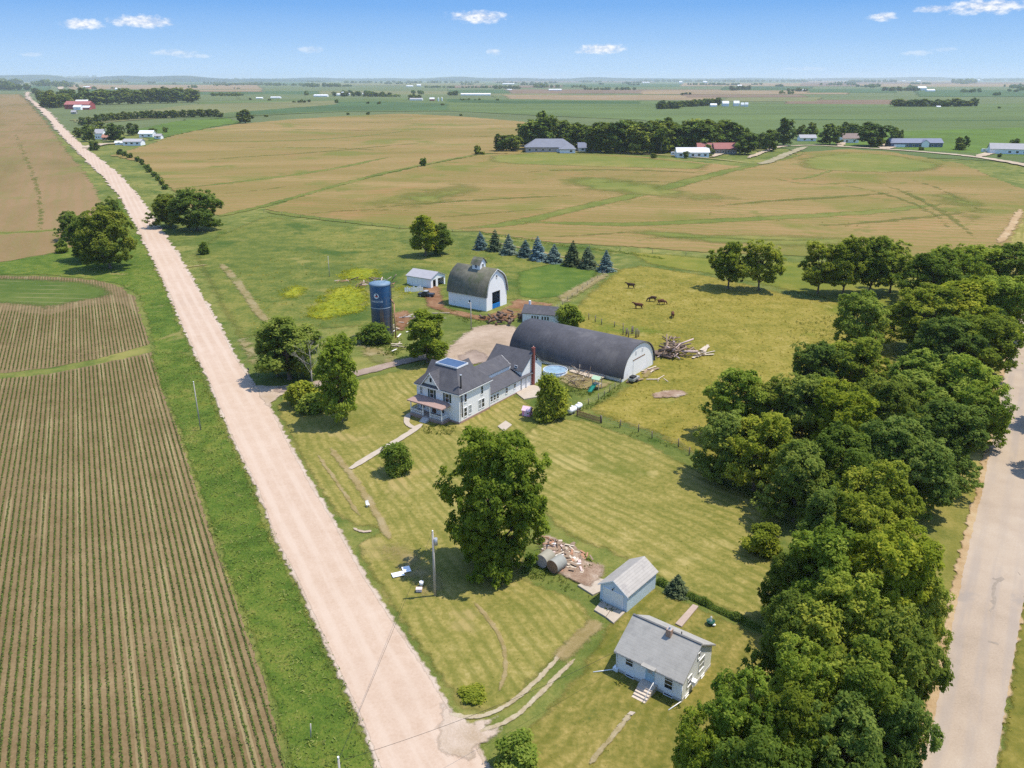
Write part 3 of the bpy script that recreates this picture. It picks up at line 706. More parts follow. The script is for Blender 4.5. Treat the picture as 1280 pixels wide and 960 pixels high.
_m = _o.children[0].data.copy(); _m.materials.clear(); _m.materials.append(L_red); _o.children[0].data = _m
tree_base('spruced', 846, 742, 716, 30, 'dark bushy young evergreen behind the blue garage', name='young_evergreen', cat='evergreen')
tree_crown('bush', 645, 941, 34, 3.2, 'bright green rounded bush at the mouth of the two-track drive', name='round_bush', cat='bush')
_o = tree_base('shrub', 592, 871, 856, 37, 'flat dark green weed patch in the lawn near the gravel road', name='weed_patch', cat='weeds'); _o.scale.z *= .55
# bare dead tree in the drive clump
def dead_tree(loc, h, label):
    rg = random.Random(5); o = thing('dead_tree', label, 'dead tree', loc); tb, br = MB(), MB()
    tb.tube((0, 0, -.1), (.1, 0, h*.45), .17, .13, 9); tb.tube((.1, 0, h*.45), (.15, .1, h*.8), .13, .05, 8)
    def grow(p, d, l, r, k):
        q = p+d*l; br.tube(p, q, r, r*.6, 5, False)
        if k:
            for _ in range(3):
                e = (d+Vector((rg.uniform(-.7, .7), rg.uniform(-.7, .7), rg.uniform(-.1, .5)))).normalized(); grow(q, e, l*.68, r*.58, k-1)
    for i in range(9):
        a = i*2.4; z = h*(.3+.06*i); grow(Vector((.1, 0, z)), Vector((math.cos(a), math.sin(a), .7)).normalized(), h*.17, .055, 3)
    tb.build('trunk', M_barkg, o); br.build('branches', M_barkg, o); return o
dead_tree(G(391, 490), 10.5, 'bare grey dead tree between the dark clump and the tall maple')
# left of the road
tree_base('oakd', 138, 336, 256, 66, 'tall tree with a pale trunk closest to the gravel road in the left roadside group', var=0, name='dark_tree')
tree_base('oakd', 114, 326, 268, 52, 'dark tree in the middle of the left roadside group', name='dark_tree', var=1)
tree_base('oakd', 92, 300, 262, 34, 'smaller tree at the field side of the left roadside group', name='dark_tree', var=2)
tree_base('oakd', 143, 296, 246, 32, 'loose tree behind the pale trunked one in the left roadside group', name='dark_tree', var=0)
tree_base('bush', 78, 316, 301, 20, 'small round dark bush at the corner of the tan field left of the road', name='round_bush', cat='bush')
tree_base('oakd', 247, 288, 232, 62, 'big dark tree, right one of the pair beside the gravel road bend', name='dark_tree', var=1)
tree_base('oakd', 213, 284, 240, 46, 'looser green tree, road side one of the pair beside the gravel road bend', name='dark_tree', var=2)
tree_base('shrub', 256, 318, 303, 14, 'thin small shrub in the meadow by the cut track right of the gravel road', name='shrub', cat='shrub')
# pasture edge trees
for u, vb, vt, w, kd, lb in [(910,361,300,46,'oakd','left tree of the twin pair at the top of the pasture'),(948,363,299,48,'oakd','right tree of the twin pair at the top of the pasture'),
     (1022,367,301,48,'oak','leftmost tree of the open stand along the pasture top'),(1053,370,294,50,'oakd','second tree of the open stand along the pasture top'),
     (1086,369,293,54,'oak','third tree of the open stand along the pasture top'),(1112,366,300,50,'oakd','rightmost tree of the open stand along the pasture top'),
     (1070,440,362,66,'oak','lone leaning tree between the open stand and the dense grove')]:
    tree_base('fan' if w < 60 else 'oak', u, vb, vt, w, lb, name='leafy_tree')
GROVE = [(1168,346,42,15,'oak'),(1207,338,43,15,'oakw'),(1248,334,43,15,'oak'),(1160,392,47,15,'oak'),(1206,386,52,15,'oakw'),(1250,380,46,15,'oakw'),(1182,430,42,13,'oakd'),(1226,426,46,13,'oak'),
 (1022,462,40,12,'oakd'),(1062,458,42,12,'oak'),(920,500,42,12,'oakw'),(968,508,40,11,'oakd'),(905,552,38,11,'oakd'),(948,560,46,12,'oak'),(1006,510,46,13,'oakd'),(1050,522,46,13,'oakw'),(1100,508,42,12,'oakd'),
 (1150,488,48,13,'oak'),(1200,486,46,13,'oakw'),(1232,516,36,11,'oakw'),(1180,544,54,13,'oakd'),(1112,566,50,13,'oakd'),(1056,580,46,12,'oak'),(1000,596,44,12,'oakd'),(1158,592,42,11,'oakd'),(1092,628,46,12,'oak'),
 (1030,655,40,11,'oakd'),(1080,668,46,12,'oak'),(1030,722,58,13,'oakw'),(1112,728,62,14,'oakw'),(988,730,34,9,'oakd'),(1155,756,34,10,'oak'),(985,800,44,12,'oakd'),(1052,808,66,14,'oak'),(1120,830,56,13,'oakd'),
 (1000,868,46,12,'oakw'),(1080,890,60,13,'oak'),(925,916,52,12,'oakw'),(990,925,54,12,'oak'),(872,952,38,10,'oakw'),(1056,950,58,12,'oakd'),(1120,925,46,11,'oakd'),(950,985,60,12,'oak')]
for i, (u, v, r, h, kd) in enumerate(GROVE):
    if i >= 26: lb, gp = 'green leafy tree packed in the dense grove between cottage and paved road', 'grove trees beside the cottage'
    elif i < 8: lb, gp = 'green leafy tree packed in the far upper end of the grove along the paved road', 'grove trees at the top of the paved road'
    else: lb, gp = 'green leafy tree packed in the wide middle of the grove right of the pasture', 'grove trees right of the pasture'
    tree_crown(kd, u, v, r*.97, h, lb, group=gp, name='leafy_tree')
tree_crown('bush', 952, 672, 27, 4, 'dark round shrub sticking out of the grove edge onto the mown lawn', name='round_bush', cat='bush')
for u, v in [(1322,536),(1330,590)]:
    tree_base('oak', u, v, v-95, 70, 'leafy tree across the paved road throwing shade on it', group='trees across the paved road')
# blue spruces
SPR = [(601,311,288,'spruce'),(619,313,285,'spruced'),(636,317,290,'spruce'),(656,320,298,'spruce'),(673,324,293,'spruce'),(692,327,303,'spruce'),(715,331,298,'spruced'),(735,334,306,'spruced'),(757,338,310,'spruce')]
SL = ['leftmost blue spruce of the row behind the white barn','slim greyer spruce, second from the left of the row','broad blue spruce, third from the left of the row','short pale blue spruce in the middle of the row','tallest blue spruce in the middle of the row',
      'small blue spruce right of the tallest one','tall dark green spruce in the right half of the row','small dark spruce between the tall dark one and the end','blue spruce at the right end of the row by the pasture corner']
for (u, vb, vt, kd), lb in zip(SPR, SL):
    tree_base(kd, u, vb+1, vt, 19+(vb-311)*.12+(3 if 'all' in lb or 'broad' in lb else 0), lb, name='spruce_tree', cat='spruce', group='spruces in the row behind the barn').rotation_euler = (rnd.uniform(-.05, .05), rnd.uniform(-.05, .05), rnd.uniform(0, 6))
# field trees and hedgerow shrubs
tree_base('far', 307, 154, 136, 20, 'single round tree on the field edge far behind the gravel road', name='field_tree')
tree_base('farshrub', 529, 208, 197, 10, 'dark shrub on the grass strip in the middle of the tan field', name='field_shrub', cat='shrub')
tree_base('farshrub', 597, 193, 182, 11, 'shrub on the field edge left of the far hip roofed house', name='field_shrub', cat='shrub')
tree_base('farshrub', 603, 193, 189, 7, 'tiny shrub just right of the field edge shrub', name='field_shrub', cat='shrub')
for u, v in [(150,194),(156,195.5),(163,198),(172,202),(178,206),(184,211),(187,215.5),(193,221),(198,226),(202,231),(207,237)]:
    tree_base('farshrub', u, v, v-6-rnd.uniform(0, 2), 7+rnd.uniform(0, 2), 'small dark shrub in the hedgerow dotted along the tan field', name='field_shrub', cat='shrub', group='hedgerow shrubs')
tree_base('farshrub', 118, 188, 176, 12, 'pale green shrub beside the gravel road near the far farmyard', name='field_shrub', cat='shrub')
# far farmyard by the road
for u, vb, vt, w, lb in [(112,177,154,20,'dark tree left of the far farmyard house'),(100,172,158,16,'tree at the road side of the far farmyard'),(124,166,151,20,'tree behind the far farmyard house'),(145,177,152,24,'broad dark tree right of the far farmyard house'),
      (166,169,153,20,'rounded tree between the two far farmyard sheds'),(192,168,159,12,'small dark tree right of the far white shed'),(207,166,158,8,'tiny tree at the right end of the far farmyard')]:
    tree_base('far', u, vb, vt, w, lb, name='far_tree')
for k, (u0, u1, v0, v1) in enumerate([(104,140,157,150.5),(140,180,151,148.5),(184,216,148.2,147.6),(220,240,147.4,147),(243,271,146.8,146.4)]):
    nn = max(2, int((u1-u0)/8))
    for i in range(nn+1):
        tree_base('far', u0+(u1-u0)*i/nn, v0+(v1-v0)*i/nn, v0+(v1-v0)*i/nn-10-rnd.uniform(0, 1.5), 12.5, 'reddish dark tree in the broken windbreak row behind the far farmyard', name='windbreak_tree', group='windbreak row trees')
tree_base('far', 276, 147, 141, 8, 'tiny conifer at the right end of the broken windbreak row', name='windbreak_tree')
# wood behind the red barn
rg = random.Random(3)
for row, (va, vb_, n) in enumerate([(129,125,13),(132,127.5,14),(135,129.5,12)]):
    for i in range(n):
        t = (i+.5+rg.uniform(-.3, .3))/n; u = (58, 60, 58)[row]+t*(186, 184, 62)[row]
        if row == 2 and 84 < u < 113: continue
        tree_base('far', u, va+(vb_-va)*t+.6, va+(vb_-va)*t-16-rg.uniform(0, 3), 20+rg.uniform(0, 4), 'dark green tree in the wood behind the red barn', name='wood_tree', group='wood behind the red barn')
for u, vb, vt, w in [(50,124,112,14),(57,127,113,16),(44,117,109,10)]:
    tree_base('far', u, vb, vt, w, 'tree where the gravel road disappears beside the red barn wood', name='wood_tree', group='trees at the far end of the gravel road')
# central wood behind the hip roofed house
CW = []
for row, (va, n, hh) in enumerate([(183,11,33),(187,12,36),(191,13,38)]):
    for i in range(n):
        t = (i+.5+rg.uniform(-.3, .3))/n; CW.append((652+t*272 if row < 2 else 742+t*150, va+rg.uniform(-1, 1)-(0 if t < .6 else 1.5), hh+rg.uniform(-5, 5)))
for u, vb, dh in CW:
    tree_base('far', u, vb, vb-dh, 36+rg.uniform(-3, 6), 'tall green tree in the wood behind the far hip roofed house', name='wood_tree', group='wood behind the hip roofed house')
tree_base('far', 680, 186, 136, 30, 'tallest tree rising over the left end of the wood by the hip roofed house', name='wood_tree')
for u, w in [(624,20),(633,22),(644,20)]:
    tree_base('far', u, 189, 167, w, 'low dark evergreen at the left tip of the wood by the hip roofed house', name='evergreen_tree', group='evergreens left of the hip roofed house')
# trees by the far houses
for u, vb, vt, w, lb in [(931,193,164,34,'tree right of the red roofed house'),(962,189,160,26,'tree in front of the lane right of the red roofed house'),(979,182,147,28,'tall tree left of the small white far house'),(950,186,166,22,'bushy tree behind the lane trees right of the red roof'),
      (1001,175,155,16,'small tree behind the small white far house'),(1014,175,152,16,'dark tree between the two small white far houses'),(1037,181,152,31,'spreading tree on the lane in front of the small white far houses'),(1056,174,152,20,'tree behind the second small white far house'),
      (1068,176,153,18,'tree left of the great round tree on the lane'),(1090,183,150,46,'great round tree on the lane left of the long blue house'),(1098,184,169,16,'small round tree under the great round tree'),(1117,176,158,12,'tree at the left end of the long blue house'),
      (1125,176,162,10,'thin tree behind the long blue house roof'),(1198,187,170,12,'left tree of the pair right of the long blue house'),(1206,187,169,10,'right tree of the pair right of the long blue house'),(1200,188,178,14,'low bush under the pair right of the long blue house'),
      (1268,186,172,13,'tree behind the far right grey roofed house'),(1151,188,183,8,'round bush before the long blue house'),(1249,197,191,6,'small bush before the far right house'),(735,190,184,8,'small bush before the little blue roofed house'),
      (817,198,191,10,'small bush by the lane in front of the wood'),(857,198,188,10,'dark tree before the white far house'),(884,196,180,14,'small tree between the white house and the red roofed house'),(763,192,185,14,'low bush at the wood edge right of the little blue roofed house')]:
    tree_base('far', u, vb, vt, w, lb, name='far_tree')
# groves on the plain
def grove(n, u0, u1, va, vb_, hp, lb, gp):
    for i in range(n):
        t = (i+.5+rg.uniform(-.3, .3))/n
        v = va+(vb_-va)*t+rg.uniform(-.3, .3); h_ = hp*rg.uniform(.7, 1.15)
        tree_base('far', u0+(u1-u0)*t, v, v-h_, max(4, hp*1.15)*rg.uniform(.9, 1.3), lb, name='plain_tree', group=gp)
grove(16, 1113, 1222, 133.6, 133.4, 11, 'tree in the dark grove standing out on the green plain at right', 'grove on the right plain')
grove(14, 823, 900, 135, 132, 10, 'tree in the grove beside the white sheds behind the central wood', 'grove by the white sheds')
grove(7, 822, 850, 137, 136, 9, 'tree at the left tip of the grove behind the central wood', 'grove by the white sheds tip')
grove(9, 1104, 1150, 114, 114, 6, 'tree at the distant white farmstead on the right plain', 'distant farmstead trees right')
grove(6, 912, 938, 113.5, 112, 6, 'tree at the distant farmstead above the white sheds', 'distant farmstead trees centre')
grove(10, 416, 490, 120.5, 121, 7, 'tree at the distant white farmstead left of centre', 'distant farmstead trees left')
grove(4, 512, 526, 124.5, 124.5, 7, 'tree in the small clump by the distant grey roof', 'clump by the grey roof')
grove(5, 366, 388, 128.4, 128.4, 4, 'low tree in the dark field clump left of centre', 'field clump left')
grove(3, 560, 572, 119.5, 119.5, 6, 'tree left of the long distant white shed', 'trees by the long white shed')
grove(5, 984, 1008, 114.4, 114.4, 5, 'tree at the small distant farm right of the central wood', 'small distant farm trees')
grove(4, 850, 864, 118.5, 118.5, 3.5, 'tree in the low clump above the central wood', 'low clump above the wood')
for u, v in [(460,143.5),(435,143.7),(421,129),(460,130),(474,130.5),(576,145),(553,132),(333,146),(1249,136),(622,126),(313,125),(337,126)]:
    tree_base('farshrub', u, v, v-rg.uniform(2.5, 5), rg.uniform(4, 6.5), 'tiny lone bush out on the green plain', name='plain_shrub', cat='shrub', group='lone bushes on the plain')

# far treelines that read as one mass
def treeline(label, segs, seed):
    rs = np.random.RandomState(seed); P_, N_, S_, T_ = [], [], [], []
    for (u0, u1, v, hp, dens) in segs:
        n = max(3, int((u1-u0)/max(1.2, hp*.55)*dens))
        for i in range(n):
            u = rs.uniform(u0, u1); p = np.array(G(u, v+rs.uniform(-.4, .4)*min(1, hp*.2))); d = math.hypot(p[0], p[1]); k = d/FPX
            hh = hp*k*rs.uniform(.55, 1.1); w = hh*rs.uniform(.5, .8); m_ = 46; dd = unit(rs, m_)
            c = p+np.array([0, 0, hh*.52]); P_.append(c+dd*np.array([w, w, hh*.5])*rs.uniform(.6, 1, (m_, 1)))
            N_.append(dd+unit(rs, m_)*.5); S_.append(np.full(m_, hh*.24)); T_.append(np.clip(rs.normal(.5, .2)+rs.normal(0, .1, m_), 0, 1))
    me = leaf_mesh('treeline', np.concatenate(P_), np.concatenate(N_), np.concatenate(S_), np.concatenate(T_), L_far, rs, .8)
    tag(link('treeline', me), label, None, None, 'stuff')
treeline('hazy wooded ridge on the left horizon', [(-150,120,100.5,4.5,2),(0,40,112.5,8,1.5),(40,90,108,6,1.2),(100,160,104,3.5,1.5),(-200,40,106,6,1.5),(120,300,101.5,3,2),(140,215,101,4,1.4)], 1)
treeline('broken hazy tree belts along the middle horizon', [(300,560,100.6,2.4,1.6),(380,425,108.5,4,1.5),(330,420,107,2.5,.8),(430,600,104,2.6,.6),(560,700,100.4,2,1.6),(615,650,111,4,1.2),(668,700,109.5,4,1.3),(715,735,109.5,3,1.2),(730,800,112.5,3,.9),(560,640,110,2.4,.7),(640,900,100.6,2,1.4),(290,345,106,2.2,.8),(260,310,119.8,3.6,1.4),(270,340,106.5,2,.8),(470,500,121,3,1),(575,600,125.6,2.4,1)], 2)
_r = random.Random(8); _sg = []
for _ in range(110):
    _u = _r.uniform(-60, 1330); _v = 99.6+_r.random()**1.5*20
    if _v > 107 and 600 < _u < 960: continue
    if _v > 113 and _u < 260: continue
    _w = _r.uniform(4, 40)*(1.3-(_v-99)/22); _sg.append((_u, _u+_w, _v, 1.2+(_v-98)*.13*_r.uniform(.7, 1.3), _r.uniform(.5, 1.2)))
treeline('scattered hazy tree clumps and farm belts over the far plain', _sg, 9)
treeline('broken hazy tree belts along the right horizon', [(800,1010,102.5,2.6,.8),(900,1300,100,2,1.5),(1060,1120,103,3,1),(1190,1222,104,4.2,1.6),(1010,1060,100.5,2.4,1.2),(1100,1190,100.5,2.6,1),(860,900,106.5,2.6,1),(1230,1300,101.5,2.4,1)], 3)
# ------------------------------------------------------------------ building helpers
W_white = mat('white_siding', (.90,.89,.87), .7, .03, .8, lines=('Z', .16, .25))
W_wood = mat('white_painted_boards', (.90,.89,.86), .75, .05, .9, lines=('X', .3, .15), dirt=((.45,.42,.38), .8, .58, .5))
W_trim = mat('white_trim', (.82,.82,.82), .6, .04, 2)
W_blue = mat('pale_blue_siding', (.56,.67,.76), .7, .06, .9, lines=('Z', .14, .35), dirt=((.6,.6,.56), .6, .6, .35))
W_pblue = mat('faded_white_blue_siding', (.84,.86,.87), .7, .05, .9, lines=('Z', .16, .35), dirt=((.52,.53,.5), .7, .6, .4))
R_char = mat('charcoal_shingles', (.092,.09,.10), .9, .25, 1.2, lines=('Y', .28, .3), bump=.3, dirt=((.13,.125,.13), .4, .52, .6))
R_charb = mat('charcoal_shingles_side', (.092,.09,.10), .9, .25, 1.2, lines=('X', .28, .3), bump=.3, dirt=((.13,.125,.13), .4, .52, .6))
R_grey = mat('grey_shingles', (.34,.325,.295), .92, .14, 1.0, lines=('Y', .3, .22), dirt=((.22,.215,.2), .5, .55, .5))
R_moss = mat('mossy_shingles', (.165,.155,.115), .95, .35, .8, lines=('X', .5, .15), dirt=((.10,.115,.06), .5, .48, .8))
R_tan = mat('red_brown_porch_roof', (.36,.245,.21), .9, .12, 1.5, lines=('Y', .3, .2))
M_glass = mat('window_glass', (.02,.025,.03), .08, .2, 1, spec=.6)
M_curt = mat('curtained_glass', (.30,.32,.33), .15, .2, 2, spec=.5)
M_shut = mat('dark_green_shutter', (.02,.045,.04), .6, .1, 3)
M_brick = mat('red_brick', (.27,.085,.07), .85, .25, 5, lines=('Z', .1, .3))
M_bfound = mat('brick_foundation', (.42,.27,.22), .9, .25, 3, lines=('Z', .12, .3))
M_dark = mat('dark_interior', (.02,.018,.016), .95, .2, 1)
M_black = mat('black_metal', (.03,.03,.032), .45, .2, 3, metal=.3)
M_steel = mat('grey_metal', (.45,.46,.47), .45, .12, 3, metal=.5)
M_blue = mat('blue_gate_paint', (.02,.22,.55), .5, .1, 3)
M_deckb = mat('blue_roof_deck', (.055,.10,.19), .6, .2, 1.2)
M_wood = mat('weathered_wood', (.25,.18,.125), .9, .3, 3, bump=.4)
M_wood2 = mat('pale_timber', (.48,.40,.31), .9, .25, 3, bump=.4)
M_wood3 = mat('dark_timber', (.15,.105,.08), .9, .3, 3, bump=.4)
M_door = mat('brown_door', (.14,.07,.05), .6, .15, 3)
M_soil = mat('foundation_concrete', (.5,.48,.45), .9, .12, 2)

def wframe(face, at, c, z):
    """frame on a wall: at = wall coordinate, c = centre along the wall. returns function (along, out, up)->local"""
    if face == '-y': return lambda a, o, k: (c+a, at-o, z+k)
    if face == '+y': return lambda a, o, k: (c-a, at+o, z+k)
    if face == '+x': return lambda a, o, k: (at+o, c+a, z+k)
    return lambda a, o, k: (at-o, c-a, z+k)
def fbox(mb, F, a0, a1, o0, o1, k0, k1):
    p = [F(a, o, k) for a in (a0, a1) for o in (o0, o1) for k in (k0, k1)]
    lo = [min(q[i] for q in p) for i in range(3)]; hi = [max(q[i] for q in p) for i in range(3)]
    mb.box(lo, hi)
def window(par, face, at, c, z, w, h, bars=1, shutters=False, glass=None, m=None, t=.09, name='window'):
    F = wframe(face, at, c, z); mb = MB(); w2 = w/2
    fbox(mb, F, -w2-t, -w2, 0, .06, -t, h+t); fbox(mb, F, w2, w2+t, 0, .06, -t, h+t)
    fbox(mb, F, -w2, w2, 0, .06, h, h+t); fbox(mb, F, -w2-.05, w2+.05, 0, .09, -t-.03, -.002)
    for i in range(bars): k = h*(i+1)/(bars+1); fbox(mb, F, -w2, w2, 0, .045, k-.03, k+.03)
    o = mb.build(name, m or W_trim, par)
    g = MB(); fbox(g, F, -w2+.002, w2-.002, .004, .022, .002, h-.002); g.build('pane', glass or M_glass, o)
    if shutters:
        for s in (-1, 1):
            sb = MB(); a = s*(w2+t+.2); fbox(sb, F, a-.19, a+.19, .004, .05, -.05, h+.05); sb.build('shutter', M_shut, par)
    return o
def roofslab(mb, pts, t=.14): mb.slab(pts, t)
def gable_roof(par, x0, x1, y0, y1, ze, zr, axis, m, over=.35, rake=.3, t=.14, name='roof', ridge=None):
    """two slabs meeting in a ridge along axis; over = eave overhang"""
    mb = MB()
    if axis == 'x':
        ym = (y0+y1)/2 if ridge is None else ridge
        for ya, s in ((y0, -1), (y1, 1)):
            sl = (zr-ze)/abs(ym-ya); ye = ya+s*over; zz = ze-over*sl
            a, b, c, d = (x0-rake, ye, zz), (x1+rake, ye, zz), (x1+rake, ym, zr), (x0-rake, ym, zr)
            mb.slab([Vector(q)+Vector((0, 0, t)) for q in ((a, b, c, d) if s < 0 else (b, a, d, c))], t)
    else:
        xm = (x0+x1)/2 if ridge is None else ridge
        for xa, s in ((x0, -1), (x1, 1)):
            sl = (zr-ze)/abs(xm-xa); xe = xa+s*over; zz = ze-over*sl
            a, b, c, d = (xe, y0-rake, zz), (xe, y1+rake, zz), (xm, y1+rake, zr), (xm, y0-rake, zr)
            mb.slab([Vector(q)+Vector((0, 0, t)) for q in ((b, a, d, c) if s < 0 else (a, b, c, d))], t)
    return mb.build(name, m, par)
def gable_walls(mb, x0, x1, y0, y1, ze, zr, axis, z0=0.0, ridge=None):
    if axis == 'x':
        ym = (y0+y1)/2 if ridge is None else ridge
        mb.prism([(y0, z0), (y1, z0), (y1, ze), (ym, zr), (y0, ze)], 'x', x0, x1)
    else:
        xm = (x0+x1)/2 if ridge is None else ridge
        mb.prism([(x0, z0), (x1, z0), (x1, ze), (xm, zr), (x0, ze)], 'y', y0, y1)

# ------------------------------------------------------------------ farmhouse
ZB = .3
fh = thing('farmhouse', 'white two storey farmhouse with dark hipped roof, front porch and long rear wing', 'house', (-17.39, 137.17, 0), R(-35.5))
mb = MB(); mb.box((0, 0, .45), (9.8, 9.0, 6.0))
mb.prism([(2.2, 6.0), (7.2, 6.0), (4.7, 8.9)], 'y', 8.0, 8.98)           # back gable
mb.prism([(2.2, 6.0), (7.0, 6.0), (4.6, 8.9)], 'x', .02, .9)              # left gable
mb.build('wall', W_white, fh)
mb = MB(); mb.box((-.03, -.03, 0), (9.83, 9.03, .45)); mb.build('foundation', M_bfound, fh)
mb = MB(); e, ze, zd = .45, 5.95, 9.2
dx0, dx1, dy0, dy1 = 2.35, 7.1, 2.9, 5.9
ec = [(-e, -e, ze), (9.8+e, -e, ze), (9.8+e, 9+e, ze), (-e, 9+e, ze)]; dc = [(dx0, dy0, zd), (dx1, dy0, zd), (dx1, dy1, zd), (dx0, dy1, zd)]
lo = [(p[0], p[1], p[2]-.16) for p in ec]
mb.add(ec+dc+lo, [(0,1,5,4),(1,2,6,5),(2,3,7,6),(3,0,4,7),(8,9,1,0),(9,10,2,1),(10,11,3,2),(11,8,0,3),(11,10,9,8),(4,5,6,7)])
for s in (-1, 1):                                                          # back and left gables' own roofs
    a = 4.7+s*2.95
    mb.slab([(4.7, 9.3, 9.02), (4.7, 4.5, 9.02), (a, 4.5, 5.62), (a, 9.3, 5.62)] if s > 0 else [(4.7, 4.5, 9.02), (4.7, 9.3, 9.02), (a, 9.3, 5.62), (a, 4.5, 5.62)], .1)
    b = 4.6+s*2.85
    mb.slab([(4.0, 4.6, 9.0), (-.35, 4.6, 9.0), (-.35, b, 5.62), (4.0, b, 5.62)] if s > 0 else [(-.35, 4.6, 9.0), (4.0, 4.6, 9.0), (4.0, b, 5.62), (-.35, b, 5.62)], .1)
rf = mb.build('roof', R_char, fh)
mb = MB(); mb.box((dx0-.08, dy0-.08, zd+.004), (dx1+.08, dy1+.08, zd+.22)); dk = mb.build('roof_deck', M_deckb, fh)
mb = MB()
for a, b in (((dx0-.14, dy0-.14), (dx1+.14, dy0-.07)), ((dx0-.14, dy1+.07), (dx1+.14, dy1+.14)), ((dx0-.14, dy0-.07), (dx0-.07, dy1+.07)), ((dx1+.07, dy0-.07), (dx1+.14, dy1+.07))):
    mb.box((*a, zd), (*b, zd+.3))
mb.build('deck_edge', W_trim, fh)
# front gable (pediment)
px0, px1, pm, zp0, zp1 = 1.5, 5.4, 3.45, 6.12, 8.55
mb = MB(); mb.prism([(px0, zp0), (px1, zp0), (pm, zp1)], 'y', -.12, 2.2); pd = mb.build('front_gable', W_trim, fh)
window(pd, '-y', -.12, pm, 6.75, .5, .8, 0, t=.06)
mb = MB()
mb.slab([(pm, -.45, zp1+.12), (pm, 2.6, zp1+.12), (px0-.3, 2.6, zp0-.22), (px0-.3, -.45, zp0-.22)], .12)
mb.slab([(pm, 2.6, zp1+.12), (pm, -.45, zp1+.12), (px1+.3, -.45, zp0-.22), (px1+.3, 2.6, zp0-.22)], .12)
mb.build('front_gable_roof', R_charb, fh)
mb = MB()                                                                  # white rake boards
for a, b in ((px0-.3, zp0-.26), (px1+.3, zp0-.26)): mb.slab([(pm, -.48, zp1+.09), (a, -.48, b+.02), (a, -.48, b-.16), (pm, -.48, zp1-.12)], .04)
mb.build('rake_trim', W_trim, fh)
mb = MB()                                                                  # fascia below the eaves
mb.box((-e+.02, -e-.03, 5.66), (9.8+e, -e+.02, 5.80)); mb.box((9.8+e-.02, -e, 5.66), (9.8+e+.03, 9+e, 5.80)); mb.box((-.02, -e, 5.62), (9.82+e, 0, 5.66)); mb.box((9.8, 0, 5.62), (9.8+e, 9+e, 5.66))
mb.build('eave_trim', W_trim, fh)
for x, y in ((0, 0), (9.8, 0), (9.8, 9)): mb = MB(); mb.box((x-.09, y-.09, .45), (x+.09, y+.09, 5.6)); mb.build('corner_trim', W_trim, fh)
window(fh, '-y', 0, .95, 3.9, .6, 1.35, 1, glass=M_curt)
window(fh, '-y', 0, 3.5, 3.75, .85, 1.5, 1, True); window(fh, '-y', 0, 7.1, 3.75, .85, 1.5, 1, True)
window(fh, '-y', 0, 1.2, 1.3, .9, 1.4); window(fh, '-y', 0, 5.9, 1.3, .8, 1.4)
window(fh, '+x', 9.8, 1.85, 3.75, .6, 1.5); window(fh, '+x', 9.8, 6.7, 3.75, .6, 1.5, 1)
window(fh, '+x', 9.8, 1.75, 1.05, .75, 1.6, 1); window(fh, '+x', 9.8, 3.1, 1.15, .7, 1.55, 1, glass=M_curt)
window(fh, '+x', 9.8, 5.95, 1.1, .7, 1.65, 1, glass=M_curt); window(fh, '+x', 9.8, 6.95, 1.1, .7, 1.65, 1)
window(fh, '-x', 0, 3.0, 3.8, .8, 1.5); window(fh, '-x', 0, 6.4, 3.8, .8, 1.5); window(fh, '-x', 0, 4.5, 1.2, .9, 1.5)
window(fh, '+y', 8.98, 4.7, 6.9, .6, .9, 0)
mb = MB(); F = wframe('-y', 0, 3.9, .85); fbox(mb, F, -.46, .46, .004, .06, 0, 2.05); dr = mb.build('front_door', M_door, fh)
mb = MB(); fbox(mb, F, -.25, .25, .063, .075, 1.2, 1.8); mb.build('door_glass', M_glass, dr)
# flue pipe on the right front corner
mb = MB(); mb.tube((10.05, .55, 1.3), (10.05, .55, 5.4), .12, n=10); mb.tube((10.05, .55, 5.4), (9.6, .9, 6.25), .12, n=10); mb.tube((9.6, .9, 6.2), (9.6, .9, 9.0), .13, n=10)
fl = mb.build('flue_pipe', M_black, fh)
mb = MB(); mb.tube((9.6, .9, 9.0), (9.6, .9, 9.2), .22, n=10); mb.build('flue_cap', M_steel, fl)
mb = MB(); mb.tube((9.6, .9, 6.2), (9.6, .9, 6.5), .2, n=10); mb.build('flashing', M_steel, fl)
# porch
po = MB(); po.box((-.1, -2.1, .55), (7.5, -.02, .75)); porch = po.build('porch', mat('porch_floor', (.35,.31,.29), .8, .1, 3), fh)
mb = MB(); mb.box((-.1, -2.1, 0), (7.5, -.03, .545)); mb.build('porch_base', M_bfound, porch)
mb = MB()
mb.add([(-.45, -2.5, 3.25), (7.85, -2.5, 3.25), (7.3, -.02, 3.75), (.2, -.02, 3.75), (-.45, -2.5, 3.05), (7.85, -2.5, 3.05), (7.85, -.02, 3.05), (-.45, -.02, 3.05), (7.85, -.02, 3.25), (-.45, -.02, 3.25)],
       [(0,1,2,3),(1,8,2),(0,3,9),(4,5,1,0),(5,6,8,1),(7,4,0,9),(7,6,5,4),(2,8,6,7,9,3)])
mb.build('porch_roof', R_tan, porch)
for x in (0, 2.9, 4.6, 7.3):
    mb = MB(); mb.box((x-.08, -2.02, .75), (x+.08, -1.86, 3.04)); mb.box((x-.12, -2.06, 2.8), (x+.12, -1.82, 3.03)); mb.build('porch_post', W_trim, porch)
for a, b in ((.08, 2.82), (4.68, 7.22)):
    mb = MB(); mb.box((a, -1.98, 1.45), (b, -1.90, 1.54)); mb.box((a, -1.97, .86), (b, -1.91, .93)); k = int((b-a)/.16)
    for i in range(k): x = a+(i+.5)*(b-a)/k; mb.box((x-.03, -1.96, .93), (x+.03, -1.92, 1.45))
    mb.build('porch_railing', W_trim, porch)
